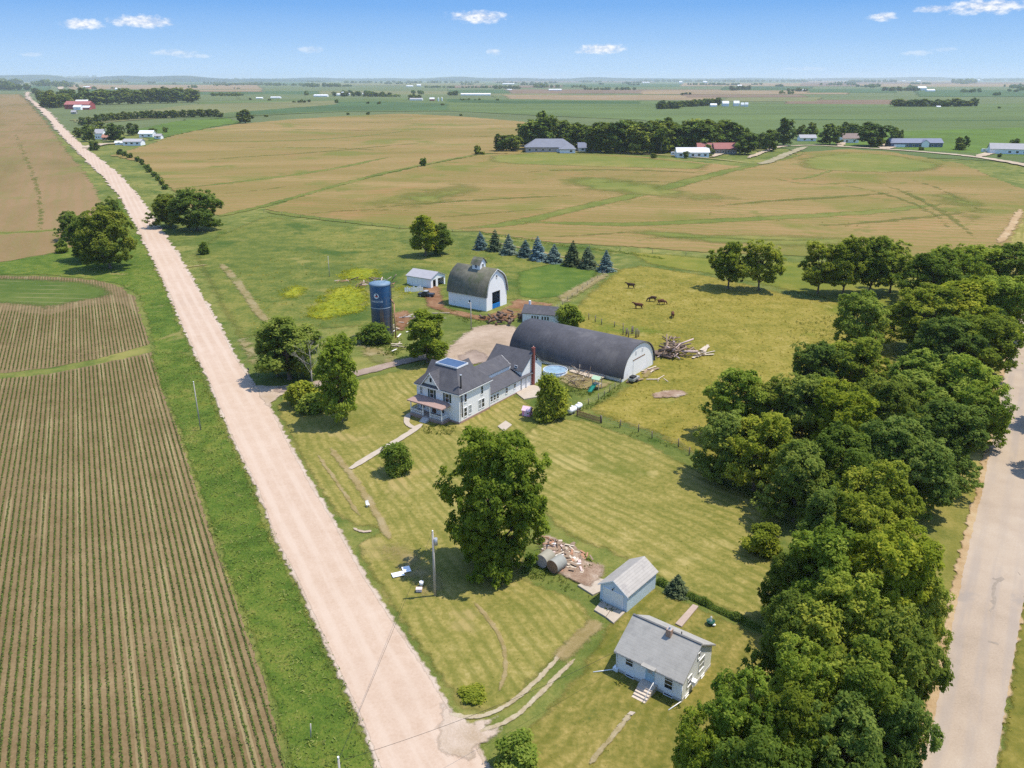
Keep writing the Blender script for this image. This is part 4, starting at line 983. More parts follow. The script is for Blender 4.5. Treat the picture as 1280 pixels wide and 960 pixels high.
for x in (0, 7.3):
    mb = MB(); mb.box((x-.04, -1.86, 1.45), (x+.04, -.04, 1.54)); mb.box((x-.03, -1.86, .86), (x+.03, -.04, .93))
    for i in range(11): y = -1.8+i*.165; mb.box((x-.025, y-.03, .93), (x+.025, y+.03, 1.45))
    mb.build('porch_railing', W_trim, porch)
st = MB()
for i in range(4): st.box((3.1, -2.12-.3*(i+1), 0), (4.5, -2.12-.3*i, .6-.15*i))
st.build('porch_steps', mat('porch_step_concrete', (.6,.56,.52), .9, .1, 3), porch)
# rear wing: connector, lean-to and cross gabled kitchen
wg = MB(); gable_walls(wg, 2.2, 6.6, 9.03, 20.2, 5.0, 6.5, 'y')
wg.prism([(6.6, 0), (9.45, 0), (9.45, 2.75), (6.6, 3.85)], 'y', 9.03, 19.6)
wg.prism([(7.6, 0), (6.6, 0), (6.6, 3.8), (7.6, 3.4)], 'y', 19.6, 24.2)
gable_walls(wg, .8, 9.3, 20.3, 27.3, 4.3, 7.1, 'x')
wing = wg.build('rear_wing', W_white, fh)
mb = MB(); mb.slab([(6.62, 9.05, 4.05), (6.62, 23.9, 4.05), (9.85, 23.9, 2.78), (9.85, 9.05, 2.78)][::-1], .12); mb.build('leanto_roof', R_charb, wing)
gable_roof(wing, 2.2, 6.6, 9.35, 20.0, 5.0, 6.5, 'y', R_charb, .3, .0, name='connector_roof')
gable_roof(wing, .8, 9.3, 20.3, 27.3, 4.3, 7.1, 'x', R_char, .4, .35, name='kitchen_roof')
mb = MB(); mb.box((9.455, 9.03, 0), (9.48, 19.6, .3)); mb.build('wing_foundation', M_bfound, wing)
for y in (10.0, 11.0, 12.0): window(wing, '+x', 9.45, y, 1.05, .62, 1.0, 1)
window(wing, '+x', 9.45, 14.9, 1.2, .6, 1.1); window(wing, '+x', 9.45, 17.6, 1.4, .55, .9)
window(wing, '+x', 9.3, 25.3, 4.9, .6, .8)
window(wing, '-y', 20.3, 7.9, 4.55, .5, .35, 0)
mb = MB()
for y in (20.0, 21.7): mb.box((9.4, y-.08, 0), (9.56, y+.08, 2.9))
mb.build('porch_post', W_trim, wing)
mb = MB(); F = wframe('+x', 7.6, 21.2, .1); fbox(mb, F, -1.2, 1.2, .004, .05, 0, 2.1); gd = mb.build('patio_door', W_trim, wing)
mb = MB(); fbox(mb, F, -1.05, -.08, .053, .07, .12, 2.0); fbox(mb, F, .08, 1.05, .053, .07, .12, 2.0); mb.build('door_glass', M_glass, gd)
mb = MB(); mb.box((9.32, 23.6, 0), (9.82, 24.15, 7.9)); mb.box((9.28, 23.55, 7.9), (9.86, 24.2, 8.05)); ch = mb.build('chimney', M_brick, wing)
mb = MB(); mb.tube((9.57, 23.88, 8.05), (9.57, 23.88, 8.35), .14, .12, 10); mb.build('chimney_pot', M_bfound, ch)

# ------------------------------------------------------------------ arched (quonset) barn
qb = thing('arched_barn', 'long arch roofed barn with charcoal roof and white end wall by the lumber heap', 'barn', (22.5, 152.85, 0), R(53.3))
QW, QL, QH = 13.6, 28.4, 6.6
def arch(x0, x1, z0, h, n=22, p=1.25):
    out = []
    for i in range(n+1):
        t = math.pi*i/n; c, s_ = math.cos(t), math.sin(t)
        out.append((((x0+x1)/2)-(x1-x0)/2*math.copysign(abs(c)**(2/2.1), c), z0+(h-z0)*abs(s_)**(2/p*.62)))
    return out
ap = arch(0, QW, .85, QH)
mb = MB(); mb.prism([(0, 0)]+[(0, .85)]+ap[1:-1]+[(QW, .85), (QW, 0)], 'y', 0, .2); fw = mb.build('end_wall', W_wood, qb)
mb = MB(); mb.prism([(0, 0)]+[(0, .85)]+ap[1:-1]+[(QW, .85), (QW, 0)], 'y', QL-.2, QL); mb.build('back_wall', W_wood, qb)
ao = arch(-.3, QW+.3, .8, QH+.16)
mb = MB(); k = len(ap)
vs = [(p[0], -.3, p[1]) for p in ao]+[(p[0], QL+.3, p[1]) for p in ao]+[(p[0], -.3, p[1]) for p in ap]+[(p[0], QL+.3, p[1]) for p in ap]
fs = [(i, i+1, i+1+k, i+k) for i in range(k-1)]; mb.add(vs, fs, True)
mb.f += [(i+2*k, i+1+2*k, i+1, i) for i in range(k-1)]+[(i+k, i+1+k, i+1+3*k, i+3*k) for i in range(k-1)]; mb.sm += [False]*(2*k-2)
mb.build('roof', mat('arched_roof_shingles', (.085,.083,.092), .9, .25, .4, lines=('Y', 1.0, .08), bump=.3, dirt=((.13,.125,.13), .25, .5, .7)), qb)
mb = MB(); mb.box((0, .2, 0), (.22, QL-.2, .95)); mb.box((QW-.22, .2, 0), (QW, QL-.2, .95)); mb.build('side_wall', mat('whitewashed_block', (.72,.68,.64), .9, .12, 1, lines=('Y', .4, .3)), qb)
mb = MB(); mb.box((4.2, -.06, 3.35), (9.4, -.004, 3.6)); mb.build('track_rail', M_wood, fw)
for x in (5.4, 8.2):
    mb = MB(); mb.box((x-.28, -.05, 4.5), (x+.28, -.004, 5.3)); mb.build('vent_door', mat('weathered_white_panel', (.6,.6,.62), .8, .1, 3), fw)
mb = MB(); mb.box((4.4, -.05, .02), (9.2, -.003, 3.3)); mb.build('sliding_door', W_wood, fw)

# ------------------------------------------------------------------ gothic white barn with cupola
wb = thing('white_barn', 'white gothic roofed barn with mossy roof, cupola and dark doorway', 'barn', (-17.35, 213.1, 0), R(-34.1))
BW, BL = 9.4, 12.8
def gothic(y0, y1, ze, zr, n=9):
    out = []; m = (y0+y1)/2
    for i in range(n+1):
        t = i/n; out.append((y0+(m-y0)*(1-math.cos(t*math.pi/2)**1.0)*1.0 if False else y0+(m-y0)*(t**1.55), ze+(zr-ze)*(1-(1-t)**1.75)))
    return out+[(y1-(p[0]-y0), p[1]) for p in out[::-1][1:]]
def gothic(y0, y1, ze, zr):
    m = (y0+y1)/2; q = [(0, 0), (.05, .22), (.13, .42), (.24, .60), (.37, .73), (.58, .85), (.8, .94), (1, 1.02)]
    h = [(y0+(m-y0)*a, ze+(zr-ze)*b) for a, b in q]
    return h+[(y1-(p[0]-y0), p[1]) for p in h[::-1][1:]]
gp = gothic(0, BW, 4.0, 10.4)
dy0_, dy1_, dz_ = 2.6, 6.3, 4.6
outl = [(0, 0), (dy0_, 0), (dy0_, dz_), (dy1_, dz_), (dy1_, 0), (BW, 0)]+gp[::-1]
mb = MB(); mb.prism(outl, 'x', BL-.2, BL); ew = mb.build('end_wall', W_wood, wb)
mb = MB(); mb.prism([(0, 0), (BW, 0)]+gp[::-1], 'x', 0, .2); mb.build('back_wall', W_wood, wb)
mb = MB(); mb.box((.2, 0, 0), (BL-.2, .2, 4.0)); mb.box((.2, BW-.2, 0), (BL-.2, BW, 4.0)); mb.build('side_wall', W_wood, wb)
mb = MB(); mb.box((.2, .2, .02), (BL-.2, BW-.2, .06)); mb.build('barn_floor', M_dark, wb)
go = gothic(-.4, BW+.4, 3.75, 10.6); k = len(go)
mb = MB(); vs = [(-.35, p[0], p[1]) for p in go]+[(BL+.35, p[0], p[1]) for p in go]+[(-.35, p[0], p[1]-.14) for p in gp]+[(BL+.35, p[0], p[1]-.14) for p in gp]
mb.add(vs, [(i, i+k, i+1+k, i+1) for i in range(k-1)], True)
mb.f += [(i+2*k, i, i+1, i+1+2*k) for i in range(k-1)]+[(i+k, i+3*k, i+1+3*k, i+1+k) for i in range(k-1)]+[(i+2*k, i+1+2*k, i+1+3*k, i+3*k) for i in range(k-1)]; mb.sm += [False]*(3*k-3)
mb.build('roof', R_moss, wb)
mb = MB()
for i in range(k-1):
    a, b = go[i], go[i+1]; mb.slab([(BL+.36, a[0], a[1]), (BL+.36, b[0], b[1]), (BL+.36, b[0], b[1]-.22), (BL+.36, a[0], a[1]-.22)], .04)
mb.build('rake_trim', W_trim, wb)
mb = MB(); mb.box((BL-.1, dy0_+.02, .05), (BL-.04, dy1_-.02, 1.35))
for i in range(6): mb.box((BL-.04, dy0_+.05, .12+i*.21), (BL+.0, dy1_-.05, .2+i*.21))
mb.build('gate', M_blue, ew)
window(ew, '+x', BL, BW/2, 8.3, .5, .7, 0); window(wb, '-y', 0, 7.2, 1.7, .5, .6, 0)
cx, cy = 7.0, BW/2
mb = MB(); mb.box((cx-1.3, cy-1.3, 9.2), (cx+1.3, cy+1.3, 11.5)); mb.prism([(cy-1.3, 11.5), (cy+1.3, 11.5), (cy+.75, 12.5), (cy, 13.0), (cy-.75, 12.5)], 'x', cx-1.3, cx+1.3); cu = mb.build('cupola', W_trim, wb)
mb = MB(); q = [(cy-1.75, 11.35), (cy-.85, 12.6), (cy, 13.2), (cy+.85, 12.6), (cy+1.75, 11.35)]
for a, b in zip(q, q[1:]): mb.slab([(cx-1.6, a[0], a[1]), (cx+1.6, a[0], a[1]), (cx+1.6, b[0], b[1]), (cx-1.6, b[0], b[1])], .1)
mb.build('cupola_roof', R_moss, cu)
window(cu, '-y', cy-1.3, cx, 10.4, .6, .8, 0, glass=M_deckb); window(cu, '+x', cx+1.3, cy, 10.6, .6, .9, 0)

# ------------------------------------------------------------------ cottage
ct = thing('cottage', 'small one storey cottage with grey shingle roof, white siding and front steps', 'house', (10.7, 67.1, 0), R(-38))
x0, x1, y0, y1, ze, zr = -.1, 7.35, .55, 7.15, 2.85, 4.95
mb = MB(); gable_walls(mb, x0, x1, y0, y1, ze, zr, 'x', .4); cw = mb.build('wall', W_pblue, ct)
mb = MB(); mb.box((x0-.03, y0-.03, 0), (x1+.03, y1+.03, .4)); mb.build('foundation', M_soil, ct)
rf = gable_roof(ct, x0, x1, y0, y1, ze, zr, 'x', R_grey, .42, .22)
mb = MB(); mb.box((x0-.2, (y0+y1)/2-.12, zr+.12), (x1+.2, (y0+y1)/2+.12, zr+.2)); mb.build('ridge_cap', mat('dark_ridge_cap', (.13,.13,.13), .9, .2, 2), rf)
mb = MB(); mb.box((3.85, 3.2, 4.2), (4.4, 3.75, 5.55)); chb = mb.build('chimney', mat('old_brick', (.42,.28,.2), .9, .25, 6, lines=('Z', .1, .3)), rf)
mb = MB(); mb.box((3.92, 3.27, 5.55), (4.33, 3.68, 5.57)); mb.tube((4.12, 3.47, 5.55), (4.12, 3.47, 5.85), .1, n=10); mb.build('chimney_pot', M_steel, chb)
mb = MB(); mb.tube((5.0, 4.5, 4.6), (5.0, 4.5, 5.0), .06, n=8); mb.build('vent_pipe', M_black, rf)
for sy, yy in ((-1, y0-.44), (1, y1+.40)):
    sl = (zr-ze)/3.3; mb = MB(); mb.box((x0-.2, yy, ze-.42*sl-.08), (x1+.2, yy+.05, ze-.42*sl+.12)); mb.build('gutter', mat('rusty_gutter', (.55,.5,.46), .7, .2, 3, dirt=((.2,.1,.06), 2.0, .52, .8)), ct)
window(ct, '-y', y0, 1.35, 1.45, .8, .85, 1); window(ct, '-y', y0, 5.85, .95, .85, 1.45, 2)
window(ct, '-y', y0-.03, 1.5, .1, .9, .22, 0, t=.04); window(ct, '-y', y0-.03, 5.9, .1, .9, .22, 0, t=.04)
window(ct, '+x', x1, 2.0, 1.2, .75, 1.05, 1); window(ct, '+x', x1, 4.7, 1.4, 1.1, 1.35, 1, glass=M_curt); window(ct, '+x', x1, 3.85, 3.35, .4, .6, 0)
window(ct, '+x', x1+.03, 1.6, .1, .7, .22, 0, t=.04); window(ct, '+x', x1+.03, 5.2, .1, .7, .22, 0, t=.04)
mb = MB(); F = wframe('-y', y0, 3.75, .78); fbox(mb, F, -.5, .5, .004, .07, -.02, 2.0); dr = mb.build('front_door', mat('pale_blue_door', (.36,.52,.62), .5, .1, 3), ct)
mb = MB(); fbox(mb, F, -.28, .28, .073, .085, 1.0, 1.7); mb.build('door_glass', M_curt, dr)
mb = MB(); fbox(mb, F, .33, .4, .07, .14, .9, 1.0); mb.build('door_handle', M_steel, dr)
mb = MB(); fbox(mb, F, -.75, .75, 0, .75, 2.02, 2.09); mb.build('door_hood', R_grey, ct)
sp = MB(); sp.box((3.0, -.55, 0), (4.65, y0-.035, .72))
for i in range(4): sp.box((3.05, -.55-.32*(i+1), 0), (4.6, -.552-.32*i, .72-.16*(i+1)))
stp = sp.build('front_steps', mat('step_concrete', (.56,.47,.38), .9, .15, 3, bump=.2), ct)
mb = MB(); mb.tube((4.6, -1.8, .1), (4.6, -1.8, .95), .025, n=6); mb.tube((4.6, -.3, .72), (4.6, -.3, 1.6), .025, n=6); mb.tube((4.6, -1.8, .95), (4.6, -.3, 1.6), .03, n=6); mb.build('handrail', W_trim, stp)
mb = MB(); mb.box((x1+.006, 2.45, .95), (x1+.45, 3.05, 1.38)); mb.build('window_air_conditioner', W_trim, ct)
mb = MB(); mb.box((-.45, .3, 0), (.12, .85, .45)); mb.build('cellar_cap', W_trim, ct)
mb = MB(); mb.tube((x0, y0-.2, ze-.45), (x0, y0-.08, .35), .05, n=7); mb.tube((x0, y0-.08, .3), (-1.9, -1.2, .08), .05, n=7); mb.build('downspout', W_trim, ct)
mb = MB(); mb.tube((x1, y0-.2, ze-.45), (x1+.05, y0-.1, .3), .05, n=7); mb.tube((x1+.05, y0-.1, .3), (x1-.5, -1.2, .08), .05, n=7); mb.build('downspout', W_trim, ct)

# ------------------------------------------------------------------ garage
ga = thing('garage', 'small pale blue garage with grey roof and white overhead door', 'garage', (10.45, 79.75, 0), R(-40.5))
mb = MB(); gable_walls(mb, 0, 3.75, 0, 6.35, 2.35, 3.55, 'y'); mb.build('wall', W_blue, ga)
gable_roof(ga, 0, 3.75, 0, 6.35, 2.35, 3.55, 'y', mat('grey_garage_shingles', (.38,.355,.325), .92, .14, 1.2, lines=('X', .3, .22), dirt=((.22,.20,.2), .6, .55, .5)), .22, .2)
mb = MB(); mb.box((.55, -.05, .02), (3.1, -.004, 2.05))
for i in range(1, 4): mb.box((.6, -.06, .5*i+.02), (3.05, -.05, .5*i+.05))
gdo = mb.build('overhead_door', mat('ivory_door', (.74,.76,.72), .6, .08, 2), ga)
mb = MB(); mb.box((.42, -.07, 0), (.53, 0, 2.17)); mb.box((3.12, -.07, 0), (3.23, 0, 2.17)); mb.box((.53, -.07, 2.06), (3.12, 0, 2.17)); mb.build('door_trim', W_trim, ga)
mb = MB()
mb.slab([(1.875, -.22, 3.68), (-.26, -.22, 2.32), (-.26, -.22, 2.18), (1.875, -.22, 3.54)], .03); mb.slab([(1.875, -.22, 3.68), (4.01, -.22, 2.32), (4.01, -.22, 2.18), (1.875, -.22, 3.54)], .03); mb.build('rake_trim', W_trim, ga)
mb = MB(); mb.tube((1.9, -.02, 2.65), (1.9, -.3, 2.6), .04, n=7); mb.blob((1.9, -.34, 2.52), (.1, .1, .12)); mb.build('wall_lamp', M_black, ga)

# ------------------------------------------------------------------ sheds
sh = thing('open_shed', 'low white open fronted shed with grey roof beside the silo yard', 'shed', tuple(G(509, 356)), R(-32))
mb = MB(); L_, D_ = 9.0, 7.0
mb.box((0, 0, 0), (L_, .15, 2.9)); mb.box((0, D_-.15, 0), (L_, D_, 2.9)); mb.prism([(.15, 0), (D_-.15, 0), (D_-.15, 2.9), (D_/2, 4.3), (.15, 2.9)], 'x', 0, .15)
mb.prism([(0, 2.4), (D_, 2.4), (D_, 2.9), (D_/2, 4.3), (0, 2.9)], 'x', L_-.15, L_)
mb.box((L_-.15, .15, 0), (L_, 1.0, 2.4)); mb.box((L_-.15, 2.4, 0), (L_, 3.4, 2.4)); mb.box((L_-.15, 6.4, 0), (L_, D_-.15, 2.4)); mb.build('wall', W_wood, sh)
gable_roof(sh, 0, L_, 0, D_, 2.9, 4.3, 'x', mat('grey_tin_roof', (.36,.35,.37), .6, .12, 1, lines=('X', .6, .15)), .3, .3)
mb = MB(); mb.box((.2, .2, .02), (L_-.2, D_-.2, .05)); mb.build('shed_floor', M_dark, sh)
bf = thing('board_fence', 'short white board fence leaning out in front of the open shed', 'fence', tuple(G(506, 366)), R(20))
mb = MB(); 
for i in range(9): mb.box((i*.62, 0, .05), (i*.62+.5, .05, 1.5+.25*math.sin(i*2.1)))
mb.build('board', W_wood, bf); mb = MB(); mb.box((0, .055, .4), (5.5, .12, .55)); mb.box((0, .055, 1.0), (5.5, .12, 1.15)); mb.build('rail', W_wood, bf)
ls = thing('low_shed', 'low white shed with dark roof and a row of six windows behind the arched barn', 'shed', tuple(G(653, 402.5)), R(-17))
mb = MB(); gable_walls(mb, 0, 9.6, 0, 5.2, 2.5, 3.9, 'x'); lw = mb.build('wall', W_white, ls)
gable_roof(ls, 0, 9.6, 0, 5.2, 2.5, 3.9, 'x', R_char, .3, .25)
for i in range(6): window(ls, '-y', 0, 2.6+i*.72+(.5 if i > 2 else 0), 1.0, .42, .9, 0, t=.06)
mb = MB(); mb.box((.5, 4.0, 3.0), (1.0, 4.5, 4.6)); mb.build('vent_box', W_trim, ls)

# ------------------------------------------------------------------ silo
si = thing('silo', 'tall dark blue steel silo with rust streaks and white lettering', 'silo', (-31.0, 183.6, 0), R(0))
SR, SH = 2.45, 13.2
def silomat():
    t = NT('blue_glass_steel'); co = t.coord(); sp = t.n('ShaderNodeSeparateXYZ'); t.l(co, sp.inputs[0])
    z = sp.outputs[2]
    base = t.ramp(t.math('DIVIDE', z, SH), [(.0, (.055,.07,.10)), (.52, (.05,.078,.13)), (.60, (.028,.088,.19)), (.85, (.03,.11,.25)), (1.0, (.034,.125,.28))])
    n = t.noise(t.mapping(co, 0, (1.2, 1.2, .12)), 1.0, 5, .65)
    rust = t.math('MULTIPLY', t.rng(n, .52, .62), t.rng(z, 9.5, 5.0))
    c = t.mix(t.math('MULTIPLY', rust, .85), base, (.20,.115,.075))
    pale = t.rng(t.noise(t.mapping(co, 0, (.8, .8, .3)), 1.6, 4), .6, .7); c = t.mix(t.math('MULTIPLY', pale, .4), c, (.2,.21,.22))
    ln = t.math('LESS_THAN', t.math('FRACT', t.math('DIVIDE', z, 1.42)), .05); c = t.mix(t.math('MULTIPLY', ln, .6), c, (.16,.19,.22))
    t.bsdf(c, .32, .2, .5); return t.m
mb = MB(); mb.lathe([(SR, 0), (SR, SH)], 36); mb.build('body', silomat(), si)
mb = MB(); mb.lathe([(SR+.08, SH-.25), (SR+.08, SH+.03), (SR*.6, SH+.3), (.5, SH+.5), (.01, SH+.52)], 36); mb.build('roof', mat('blue_silo_roof', (.16,.24,.32), .5, .1, 2), si)
mb = MB(); mb.lathe([(SR+.05, 7.55), (SR+.05, 7.75)], 36); mb.build('band', mat('pale_band', (.35,.40,.45), .5, .1, 2), si)
mb = MB(); a0 = R(-12)
for s in (-.22, .22): mb.tube(((SR+.25)*math.cos(a0)-s*math.sin(a0), (SR+.25)*math.sin(a0)+s*math.cos(a0), .3), ((SR+.25)*math.cos(a0)-s*math.sin(a0), (SR+.25)*math.sin(a0)+s*math.cos(a0), SH+.6), .045, n=6)
for i in range(40): z = .5+i*.32; mb.tube(((SR+.25)*math.cos(a0)+.22*math.sin(a0), (SR+.25)*math.sin(a0)-.22*math.cos(a0), z), ((SR+.25)*math.cos(a0)-.22*math.sin(a0), (SR+.25)*math.sin(a0)+.22*math.cos(a0), z), .025, n=5)
for i in range(9):
    z = 2.6+i*1.25
    for j in range(6):
        b0, b1 = R(-100+j*33), R(-100+(j+1)*33); cc = Vector(((SR+.55)*math.cos(a0), (SR+.55)*math.sin(a0), z))
        mb.tube(cc+Vector((math.cos(b0), math.sin(b0), 0))*.4, cc+Vector((math.cos(b1), math.sin(b1), 0))*.4, .03, n=4)
mb.build('caged_ladder', M_black, si)
mb = MB(); mb.tube((SR+.75, -.9, 0), (SR+.75, -.9, 8.4), .17, n=9); mb.tube((SR+.75, -.9, 8.4), (SR-.1, -.3, 9.6), .17, n=9); mb.build('filler_pipe', mat('rusty_pipe', (.42,.24,.13), .85, .3, 3), si)
mb = MB()
for i in range(12):
    a, b = 2*math.pi*i/12, 2*math.pi*(i+1)/12; p, q = (SR*.55*math.cos(a), SR*.55*math.sin(a), SH+.85), (SR*.55*math.cos(b), SR*.55*math.sin(b), SH+.85)
    mb.tube(p, q, .03, n=4); mb.tube((p[0], p[1], SH+.4), p, .025, n=4)
mb.build('roof_railing', M_steel, si)
# lettering wrapped round the shell
W_sign = mat('white_lettering', (.80,.80,.78), .6, .05, 3); W_red = mat('red_emblem', (.5,.06,.05), .6, .1, 3)
def wrap(pts2, ang0, z0, off=.02):
    return [((SR+off)*math.cos(ang0+x/SR), (SR+off)*math.sin(ang0+x/SR), z0+y) for x, y in pts2]
cu_ = bpy.data.curves.new('lettering', 'FONT'); cu_.body = 'HARVESTORE'; cu_.size = .62; cu_.align_x = 'CENTER'; cu_.resolution_u = 3
to = bpy.data.objects.new('lettering', cu_); COL.objects.link(to)
bpy.context.view_layer.update()
tm = bpy.data.meshes.new_from_object(to.evaluated_get(bpy.context.evaluated_depsgraph_get()))
bpy.data.objects.remove(to)
bm = bmesh.new(); bm.from_mesh(tm); bmesh.ops.triangulate(bm, faces=bm.faces)
sgn = R(-103)
for v in bm.verts: v.co = Vector(wrap([(v.co.x*.78, v.co.y*1.15)], sgn, 9.05)[0])
bm.to_mesh(tm); bm.free(); tm.materials.clear(); tm.materials.append(W_sign); tm.name = 'lettering'
link('lettering', tm, si)
mb = MB(); ring = [(.62*math.cos(2*math.pi*i/20), .62*math.sin(2*math.pi*i/20)) for i in range(20)]
mb.poly(wrap(ring, sgn-.02, 10.65)); em = mb.build('emblem', W_sign, si)
mb = MB(); mb.poly(wrap([(-.35, -.25), (.35, -.25), (.42, .1), (.1, .05), (0, .38), (-.1, .05), (-.42, .1)], sgn-.02, 10.62, .035)); mb.build('emblem_mark', W_red, em)

# ------------------------------------------------------------------ distant houses
def far_house(u0, u1, vb, rz, d, ze, zr, wall, roof, label, name='far_house', cat='house', wins=4, garage=None, hip=False, v1=None):
    a, b = G(u0, vb), G(u1, vb if v1 is None else v1); w = (b-a).length
    o = thing(name, label, cat, tuple(a), math.atan2((b-a).y, (b-a).x))
    mb = MB()
    if hip: mb.box((0, 0, 0), (w, d, ze))
    else: gable_walls(mb, 0, w, 0, d, ze, zr, 'x')
    mb.build('wall', wall, o)
    if hip:
        mb = MB(); e = .9; q = [(-e, -e, ze), (w+e, -e, ze), (w+e, d+e, ze), (-e, d+e, ze), (d*.5, d/2, zr), (w-d*.5, d/2, zr)]
        mb.add(q+[(p[0], p[1], ze-.3) for p in q[:4]], [(0,1,5,4),(1,2,5),(2,3,4,5),(3,0,4),(6,7,1,0),(7,8,2,1),(8,9,3,2),(9,6,0,3),(9,8,7,6)]); mb.build('roof', roof, o)
    else: gable_roof(o, 0, w, 0, d, ze, zr, 'x', roof, .7, .6, .2)
    for i in range(wins):
        x = w*(i+.6)/(wins+.2)
        if garage and garage[0]-1 < x < garage[1]+1: continue
        window(o, '-y', 0, x, 1.3, min(2.0, w/wins*.4), 1.4, 0, t=.15)
    if garage:
        mb = MB(); mb.box((garage[0], -.1, .02), (garage[1], -.004, 2.7)); mb.build('garage_door', W_trim, o)
    return o
m_steelroof = mat('slate_blue_roof', (.20,.21,.25), .8, .12, .3); m_redroof = mat('red_tin_roof', (.30,.11,.10), .7, .12, .3)
m_bluehouse = mat('navy_siding', (.10,.13,.20), .7, .12, .5); m_bluer = mat('blue_roof', (.17,.19,.26), .7, .1, .4); m_brn = mat('dull_brown_roof', (.24,.18,.16), .85, .12, .4); m_gryr = mat('pale_grey_roof', (.36,.35,.36), .85, .1, .4)
m_tanw = mat('tan_brick_wall', (.46,.40,.36), .85, .15, .6); m_stone = mat('brown_wood_wall', (.20,.17,.15), .85, .15, .6)
far_house(657, 717, 190.5, 0, 17, 4.2, 10.5, m_tanw, m_steelroof, 'wide hip roofed grey house at the left end of the far wood', hip=True, wins=7, garage=(26, 32))
far_house(700, 719, 192.0, 0, 10, 3.6, 6.5, W_white, m_steelroof, 'low garage wing with tan roof joined beside the hip roofed house', name='garage_wing', wins=2, garage=(1.5, 7), hip=True, cat='garage')
far_house(723, 752, 189.5, 0, 10, 3.4, 7.0, W_pblue, m_bluer, 'little house with a blue roof against the far wood', wins=3)
far_house(846, 886, 197, 0, 9, 4.2, 7.2, W_white, mat('white_tin_roof', (.66,.66,.68), .6, .06, .5), 'white house with pale roof, left of the red roofed house', wins=5)
rr = far_house(893, 921, 193, 0, 12, 4.6, 8.6, m_stone, m_redroof, 'dark house with a long red roof among the far lane trees', wins=4)
mb = MB(); gable_walls(mb, -13, 0.2, 3, 13, 4.4, 8.3, 'x'); gw = mb.build('side_wing', m_tanw, rr); gable_roof(gw, -13, 0, 3, 13, 4.4, 8.3, 'x', m_redroof, .6, .6, .2, name='wing_roof')
far_house(1000, 1020, 177, 0, 9, 3.6, 6.2, W_white, m_gryr, 'small white house with grey roof, left of the lane tree', wins=2)
far_house(1053, 1073, 179, 0, 11, 4.6, 8.6, W_white, m_brn, 'small white house with brown roof beside the great round tree', wins=2)
lb_ = far_house(1113, 1178, 184.5, 0, 12, 4.2, 7.4, m_bluehouse, m_bluer, 'long low navy blue house with a blue grey roof on the far lane', wins=8, garage=(3, 13))
mb = MB(); w_ = (G(1178, 184.5)-G(1113, 184.5)).length; gable_walls(mb, w_*.58, w_*.72, -1.5, 4, 4.4, 6.6, 'y'); pw = mb.build('entry_porch', W_trim, lb_); gable_roof(pw, w_*.58, w_*.72, -1.5, 4, 4.4, 6.6, 'y', m_bluer, .5, .3, .2, name='porch_roof')
rh = far_house(1237, 1296, 192.5, 0, 12, 4.4, 8.2, W_white, m_gryr, 'long pale house with grey roof at the far right edge', wins=6, garage=(2, 8), v1=194)
for i, (u, v, w, c_, lb) in enumerate([(1229, 190.5, 4.5, W_trim, 'white camper trailer parked left of the far right house'), (1235, 190, 4.2, W_trim, 'second white trailer parked against the far right house'), (841, 194.5, 5, W_trim, 'white van parked left of the far white house')]):
    p = G(u, v); s = 1/pxm(v); o = thing('parked_trailer' if i < 2 else 'parked_van', lb, 'trailer' if i < 2 else 'van', tuple(p))
    mb = MB(); k = w*s; mb.prism([(-k/2, .5), (k/2, .5), (k/2, 1.6), (k/2-.4, 2.9), (-k/2+.2, 2.9), (-k/2, 2.2)], 'y', -1.1, 1.1); mb.build('body', c_, o)
    for x in (-k*.25, k*.25):
        mb = MB(); mb.tube((x, -1.15, .4), (x, 1.15, .4), .4, n=12); mb.build('wheel', M_black, o)
    mb = MB(); mb.box((-k*.3, -1.12, 1.7), (k*.3, -1.102, 2.4)); mb.build('window', M_glass, o)
# red barn farm
rb = far_house(81, 112, 136.5, 0, 26, 9, 15, mat('red_barn_wall', (.32,.06,.06), .8, .15, .3), mat('red_barn_roof', (.34,.12,.11), .7, .15, .3), 'big red barn in front of the wood far along the gravel road', 'red_barn', 'barn', wins=0)
m_wr = mat('white_tin_roof_far', (.75,.75,.76), .6, .05, .4)
far_house(95, 110, 135.9, 0, 14, 12, 17, mat('red_wall_far', (.34,.08,.08), .8, .1, .3), m_wr, 'tall white roofed red barn wing beside the big red barn', 'red_barn', 'barn', wins=0)
far_house(92, 101, 137.4, 0, 12, 5.5, 9, W_white, m_wr, 'low white shed in front of the big red barn', 'white_shed', 'shed', wins=1)
far_house(103, 112, 137.2, 0, 10, 4.5, 7.5, mat('red_shed_wall', (.36,.1,.09), .8, .1, .3), m_wr, 'low white roofed red shed at the right of the big red barn', 'red_shed', 'shed', wins=1)
far_house(89, 95, 142.5, 0, 6, 3.5, 6, mat('drab_wall', (.3,.3,.26), .8, .1, .3), m_gryr, 'small drab shed below the big red barn', 'drab_shed', 'shed', wins=1)
